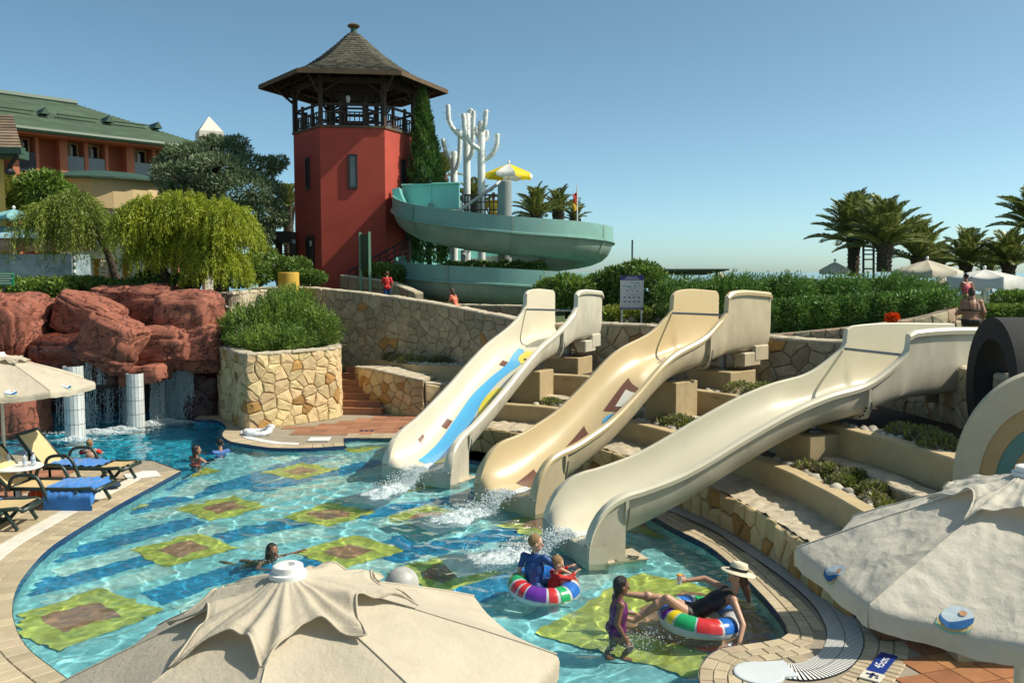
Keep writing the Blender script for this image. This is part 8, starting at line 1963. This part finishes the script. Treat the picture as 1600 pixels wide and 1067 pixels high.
# boy in the navy swim shirt, back turned, sitting up on the ring (local y = away from the camera)
bp_ = Vector((ca.x - .13, ca.y + .02, -.14)); b = Human('person', 'boy in a navy blue swim shirt sitting up on the striped ring, seen from behind', tuple(bp_), R(-20), 1.28, SK_B, 1.26, .009)
b.torso((0, 0, .28), (0, .02, .58), (0, .02, .82), (0, 1, 0), (1, 0, 0))
b.leg((.09, .02, .25), (.16, .42, .30), (.17, .58, -.02), (.17, .68, -.06)); b.leg((-.09, .02, .25), (-.16, .42, .28), (-.17, .55, -.06), (-.17, .66, -.1))
b.arm((-.18, .01, .78), (-.26, -.03, .52), (-.25, .05, .28)); b.hand((-.25, .05, .28), (.0, .2, -1), (1, .2, 0), .45, -1)
b.arm((.18, .02, .78), (.38, .10, .62), (.56, .22, .50)); b.hand((.56, .22, .50), (.8, .4, -.35), (0, 0, -1), .5, 1)
b.head((0, .03, .86), (.015, .045, 1.01), (.86, .42, -.06), hair=H_BLD, style='cap')
b.finish([('swim_shirt', C_NAVY, lambda t, p: t in TOR or t == 'shoulder' or (t == 'uarm' and p[2] > .60) or (t == 'neck' and p[2] < .86), .013), ('swim_shorts', C_NAVY, lambda t, p: t == 'thigh', .010)])
# small boy in red, low in the ring
sp2 = Vector((ca.x + .10, ca.y - .03, -.16)); r2 = Human('person', 'small boy in a red swim shirt sunk low in the striped ring, arms stretched out', tuple(sp2), R(-65), 1.0, SK_B, 1.45, .010)
r2.torso((0, -.05, .18), (0, .05, .46), (0, .10, .70), (0, 1, 0), (1, 0, 0))
r2.leg((.09, 0, .16), (.12, .40, .14), (.12, .55, -.15), (.12, .62, -.2)); r2.leg((-.09, 0, .16), (-.12, .4, .12), (-.12, .5, -.2), (-.12, .6, -.24))
r2.arm((.17, .10, .66), (.22, .32, .60), (.18, .50, .72)); r2.hand((.18, .50, .72), (-.1, .8, .4), (0, 0, -1), .4, 1)
r2.arm((-.17, .10, .66), (-.20, .34, .66), (-.10, .52, .76)); r2.hand((-.10, .52, .76), (.1, .8, .3), (0, 0, -1), .4, -1)
r2.head((0, .11, .73), (0, .13, .90), (.25, .9, -.25), hair=H_BLD, style='cap')
r2.finish([('swim_shirt', C_RED, lambda t, p: t in TOR or t in ('shoulder', 'uarm') or (t == 'farm' and p[1] < .46), .014)])
# woman in the straw hat lying back in her ring; local x = towards the picture's right, y = away
wo = Vector((cb_.x, cb_.y, 0.0)); w = Human('person', 'woman in a black swimsuit and straw hat lying back in a ring with a cup', tuple(wo), R(0), 1.66, SK_D, 1.0, .0105)
w.torso((-.10, .02, .10), (.19, .0, .27), (.37, .0, .40), (-.45, .15, .85), (0, 1, 0))
w.leg((-.14, -.07, .12), (-.42, -.10, .34), (-.80, -.06, .05), (-.94, -.05, .09)); w.leg((-.14, .11, .13), (-.50, .13, .26), (-.88, .16, .30), (-.93, .16, .42))
w.arm((.33, .17, .36), (.12, .36, .42), (-.10, .34, .40)); w.hand((-.10, .34, .40), (-.9, -.1, .25), (0, -.8, .5), .75, 1)
w.arm((.35, -.17, .34), (.41, -.40, .13), (.30, -.60, -.08)) ; w.hand((.30, -.60, -.08), (-.45, -.8, .05), (0, 0, -1), .35, 1)
w.head((.39, 0, .43), (.43, .01, .57), (-.93, .10, -.18), up=(.1, 0, 1), hair=H_BRN, style='long')
w.finish([('swimsuit', C_BLK, lambda t, p: (t in TOR and (p[0] < .27)) or (t in ('chest', 'shoulder') and .04 < abs(p[1]) < .12 and p[0] < .42), .008), ('swimsuit_leg', C_BLK, lambda t, p: t == 'thigh' and p[0] > -.17, .008)])
M_straw = mat('pale_straw', (.70, .62, .44), .85, var=.15, scale=30, bump=.4, bscale=120)
hc = w.P((.45, .01, .625)); tl = Matrix.Rotation(R(12), 3, 'Y') @ Matrix.Rotation(R(-5), 3, 'X'); hat = empty('straw_hat', tuple(hc), 'pale straw hat with a black band worn by the woman in the ring', 'hat'); m = MB()
m.lathe(hc, [(.205, -.012), (.20, -.002), (.15, .0), (.105, .012), (.100, .07), (.090, .105), (.055, .112), (.02, .098), (.001, .096)], 32, ax=tl, cap=False); m.lathe(hc, [(.205, -.012), (.15, -.012), (.10, .0)], 32, ax=tl, cap=False); m.build('hat_body', M_straw, hat, True)
m = MB(); m.lathe(hc, [(.1065, .014), (.1035, .048)], 32, ax=tl, cap=False); m.build('hat_band', C_BLK, hat, True)
cc = w.P((-.195, .325, .42)); cup = empty('paper_cup', tuple(cc), 'white and orange cup held by the woman in the ring', 'cup'); m = MB(); m.lathe(cc + Vector((0, 0, -.06)), [(.026, 0), (.036, .11), (.038, .112)], 16); m.build('cup_body', M_white_plastic, cup, ang=40); m = MB(); m.lathe(cc + Vector((0, 0, .052)), [(.037, 0), (.030, .012)], 16); m.build('orange_drink', mat('orange_drink', (.75, .35, .02), .3), cup)
m = MB(); q = w.P((.305, -.585, -.06)); m.tube([q + Vector((.03 * math.cos(a), .012 * math.sin(a) * 2, .02 * math.sin(a))) for a in np.linspace(0, 6.283, 14)], .007, 6); m.build('wristband', C_RED, w.root)
# swimmer with black hair
s_ = W(421, 872, 0); sw_ = Human('person', 'swimmer with wet black hair, head and shoulders above the water in mid pool', (s_.x, s_.y, -1.235), R(-120), 1.45, SK_C, 1.12, .011)
sw_.torso((0, -.3, 1.05), (0, -.08, 1.24), (0, .02, 1.38), (0, .5, -.6), (1, 0, 0)); sw_.arm((.18, -.02, 1.36), (.36, .10, 1.32), (.30, .34, 1.30)); sw_.hand((.30, .34, 1.30), (0, 1, 0), (0, 0, -1), .3, 1); sw_.arm((-.18, -.02, 1.36), (-.34, .06, 1.40), (-.5, .2, 1.46)); sw_.hand((-.5, .2, 1.46), (-.5, .7, .3), (0, 0, -1), .3, -1)
sw_.leg((.08, -.34, 1.0), (.12, -.6, .8), (.1, -.95, .9), (.1, -1.05, .9)); sw_.leg((-.08, -.34, 1.0), (-.12, -.65, .95), (-.1, -.95, .75), (-.1, -1.05, .75)); sw_.head((0, .04, 1.42), (0, .07, 1.58), (.15, 1, .05), hair=H_BLK, style='wet'); sw_.finish([('swimsuit', C_BLK, lambda t, p: t in TOR and p[2] < 1.3, .008)])
def bather(label, px, py, yaw, H, sk, hair, style, suit, up_, face, hd=1.15, arms='down'):
    q = W(px, py, 0); k = H / 1.7; h = Human('person', label, (q.x, q.y, -up_ * H), yaw, H, sk, hd, .012)
    h.torso((0, 0, .92), (0, .02, 1.2), (0, .02, 1.42), (0, 1, 0), (1, 0, 0)); 
    for s in (-1, 1):
        h.leg((.09 * s, 0, .88), (.1 * s, .05, .48), (.1 * s, -.05, .08), (.1 * s, .08, .03))
        if arms == 'down': h.arm((.19 * s, .01, 1.38), (.27 * s, -.02, 1.12), (.28 * s, .12, .92)); h.hand((.28 * s, .12, .92), (0, .4, -.9), (-s, 0, 0), .5, s)
        else: h.arm((.19 * s, .01, 1.38), (.32 * s, .14, 1.24), (.30 * s, .38, 1.22)); h.hand((.30 * s, .38, 1.22), (0, 1, 0), (0, 0, -1), .4, s)
    h.head((0, .03, 1.45), (0, .05, 1.60), face, hair=hair, style=style); h.finish(suit); return h
bather('girl in a coral swimsuit with black hair at the edge of the deep water', 305, 721, R(-30), 1.35, SK_A, H_BLK, 'wet', [('swimsuit', C_PINK, lambda t, p: t in TOR and p[2] < 1.30, .010)], .76, (.5, 1, 0), 1.2, 'fwd')
bather('dark haired bather in a blue swim shirt beside the girl in coral', 345, 707, R(40), 1.45, SK_D, H_BLK, 'cap', [('swim_shirt', C_BLUE, lambda t, p: t in TOR or t in ('shoulder', 'uarm'), .012)], .80, (.3, 1, 0), 1.1, 'fwd')
bh = bather('small fair haired boy in the water behind the loungers, wearing red armbands', 140, 711, R(8), 1.1, SK_B, H_BLD, 'cap', [('swim_trunks', C_RED, lambda t, p: t == 'pelvis' or t == 'thigh', .010)], .71, (0, 1, 0), 1.35, 'fwd')
for s in (-1, 1):
    c = bh.P((.26 * s, .08, 1.31)); m = MB(); m.ell(c, (.075, .07, .06), 12, 8); tag(m.build('armband', C_RED, None, True), 'red inflatable armband on the %s arm of the fair haired boy' % ('rock side' if s < 0 else 'slide side'), 'armband')
# children on the ramp
def walker(label, px, py, d, zfoot, yaw, H, sk, hair, style, suit, face, hd=1.2, stride=.18, lean=.0, bulk=1.12):
    q = D(px, py, d); h = Human('person', label, (q.x, d, zfoot), yaw, H, sk, hd, .013, bulk=bulk)
    h.torso((0, 0, .90), (0, .03 + lean * .5, 1.18), (0, .03 + lean, 1.40), (0, 1, -lean), (1, 0, 0)); h.leg((.09, 0, .87), (.1, stride, .48), (.1, stride * .6, .08), (.1, stride * .6 + .14, .03)); h.leg((-.09, 0, .87), (-.1, -.02, .46), (-.1, -stride * 1.4, .10), (-.1, -stride * 1.4 + .12, .02))
    h.arm((.18, .02 + lean, 1.36), (.25, -.08 + lean, 1.12), (.26, .06 + lean, .92)); h.hand((.26, .06 + lean, .92), (0, .5, -.8), (-1, 0, 0), .6, 1); h.arm((-.18, .04 + lean, 1.36), (-.26, .10 + lean, 1.10), (-.26, .30 + lean, 1.06)); h.hand((-.26, .30 + lean, 1.06), (0, 1, 0), (1, 0, 0), .6, -1)
    h.head((0, .04 + lean, 1.43), (0, .07 + lean * 1.2, 1.59), face, hair=hair, style=style); h.finish(suit); return h
walker('boy in a red T-shirt walking up the ramp, seen from behind', 605, 450, 31.0, 2.98, R(15), 1.12, SK_B, H_BRN, 'cap', [('t_shirt', C_RED, lambda t, p: t in TOR or t in ('shoulder', 'uarm'), .016), ('swim_shorts', C_NAVY, lambda t, p: t == 'thigh', .014)], (-.3, 1, 0), 1.3)
walker('girl with long brown hair in an orange swimsuit hurrying along the ramp', 712, 470, 28.6, 2.43, R(62), 1.12, SK_A, H_BRN, 'long', [('swimsuit', C_ORA, lambda t, p: t in TOR or t == 'shoulder' or (t == 'uarm' and p[2] > 1.2), .012)], (.05, 1, -.15), 1.25, .2, .12)
walker('woman in a dark brown bikini seen from behind beyond the nearest slide', 1519, 480, 21.0, 2.08, R(-8), 1.64, SK_A, H_BRN, 'bun', [('bikini_top', C_BRN, lambda t, p: t in ('chest', 'belly') and 1.14 < p[2] < 1.20 or (t in ('chest', 'shoulder') and p[2] >= 1.19 and .07 < abs(p[0]) < .10), .006), ('bikini_bottom', C_BRN, lambda t, p: (t == 'pelvis' or t == 'thigh') and .80 < p[2] < .95, .008)], (.2, 1, -.1), 1.0, .06, 0, 1.5)
walker('far bather in a pink top standing under the white parasol', 1511, 448, 29.0, 2.5, R(20), 1.55, SK_A, H_BLK, 'cap', [('swim_top', C_PINK, lambda t, p: t in ('belly', 'chest'), .012)], (0, 1, 0), 1.0, .05)
walker('lifeguard in a yellow shirt and red shorts half hidden by the grey column', 770, 320, 37.0, 5.6, R(-150), 1.72, SK_A, H_BLK, 'cap', [('shirt', C_YEL, lambda t, p: t in TOR or t in ('shoulder', 'uarm'), .018), ('shorts', C_RED, lambda t, p: t == 'thigh' or (t == 'pelvis' and p[2] < .86), .02)], (0, 1, 0), 1.0, .03)

# everything that stands in the water takes the sun that the waves let through
for o in list(scene.objects):
    r_ = o
    while r_.parent: r_ = r_.parent
    if o.type == 'MESH' and (r_.get('category') in ('person', 'swim ring', 'plinth', 'column', 'ball post') or r_.name.startswith('water_slide')): o.cycles.is_caustics_receiver = True

foam(gp.x + .05, gp.y - .05, .55, .35, 420, .007, name='splash', hz=.08); foam(gp.x + .35, gp.y + .1, .8, .4, 260, .006, name='splash', hz=.06); foam(s_.x, s_.y, .5, .3, 260, .008, name='splash', hz=.05)
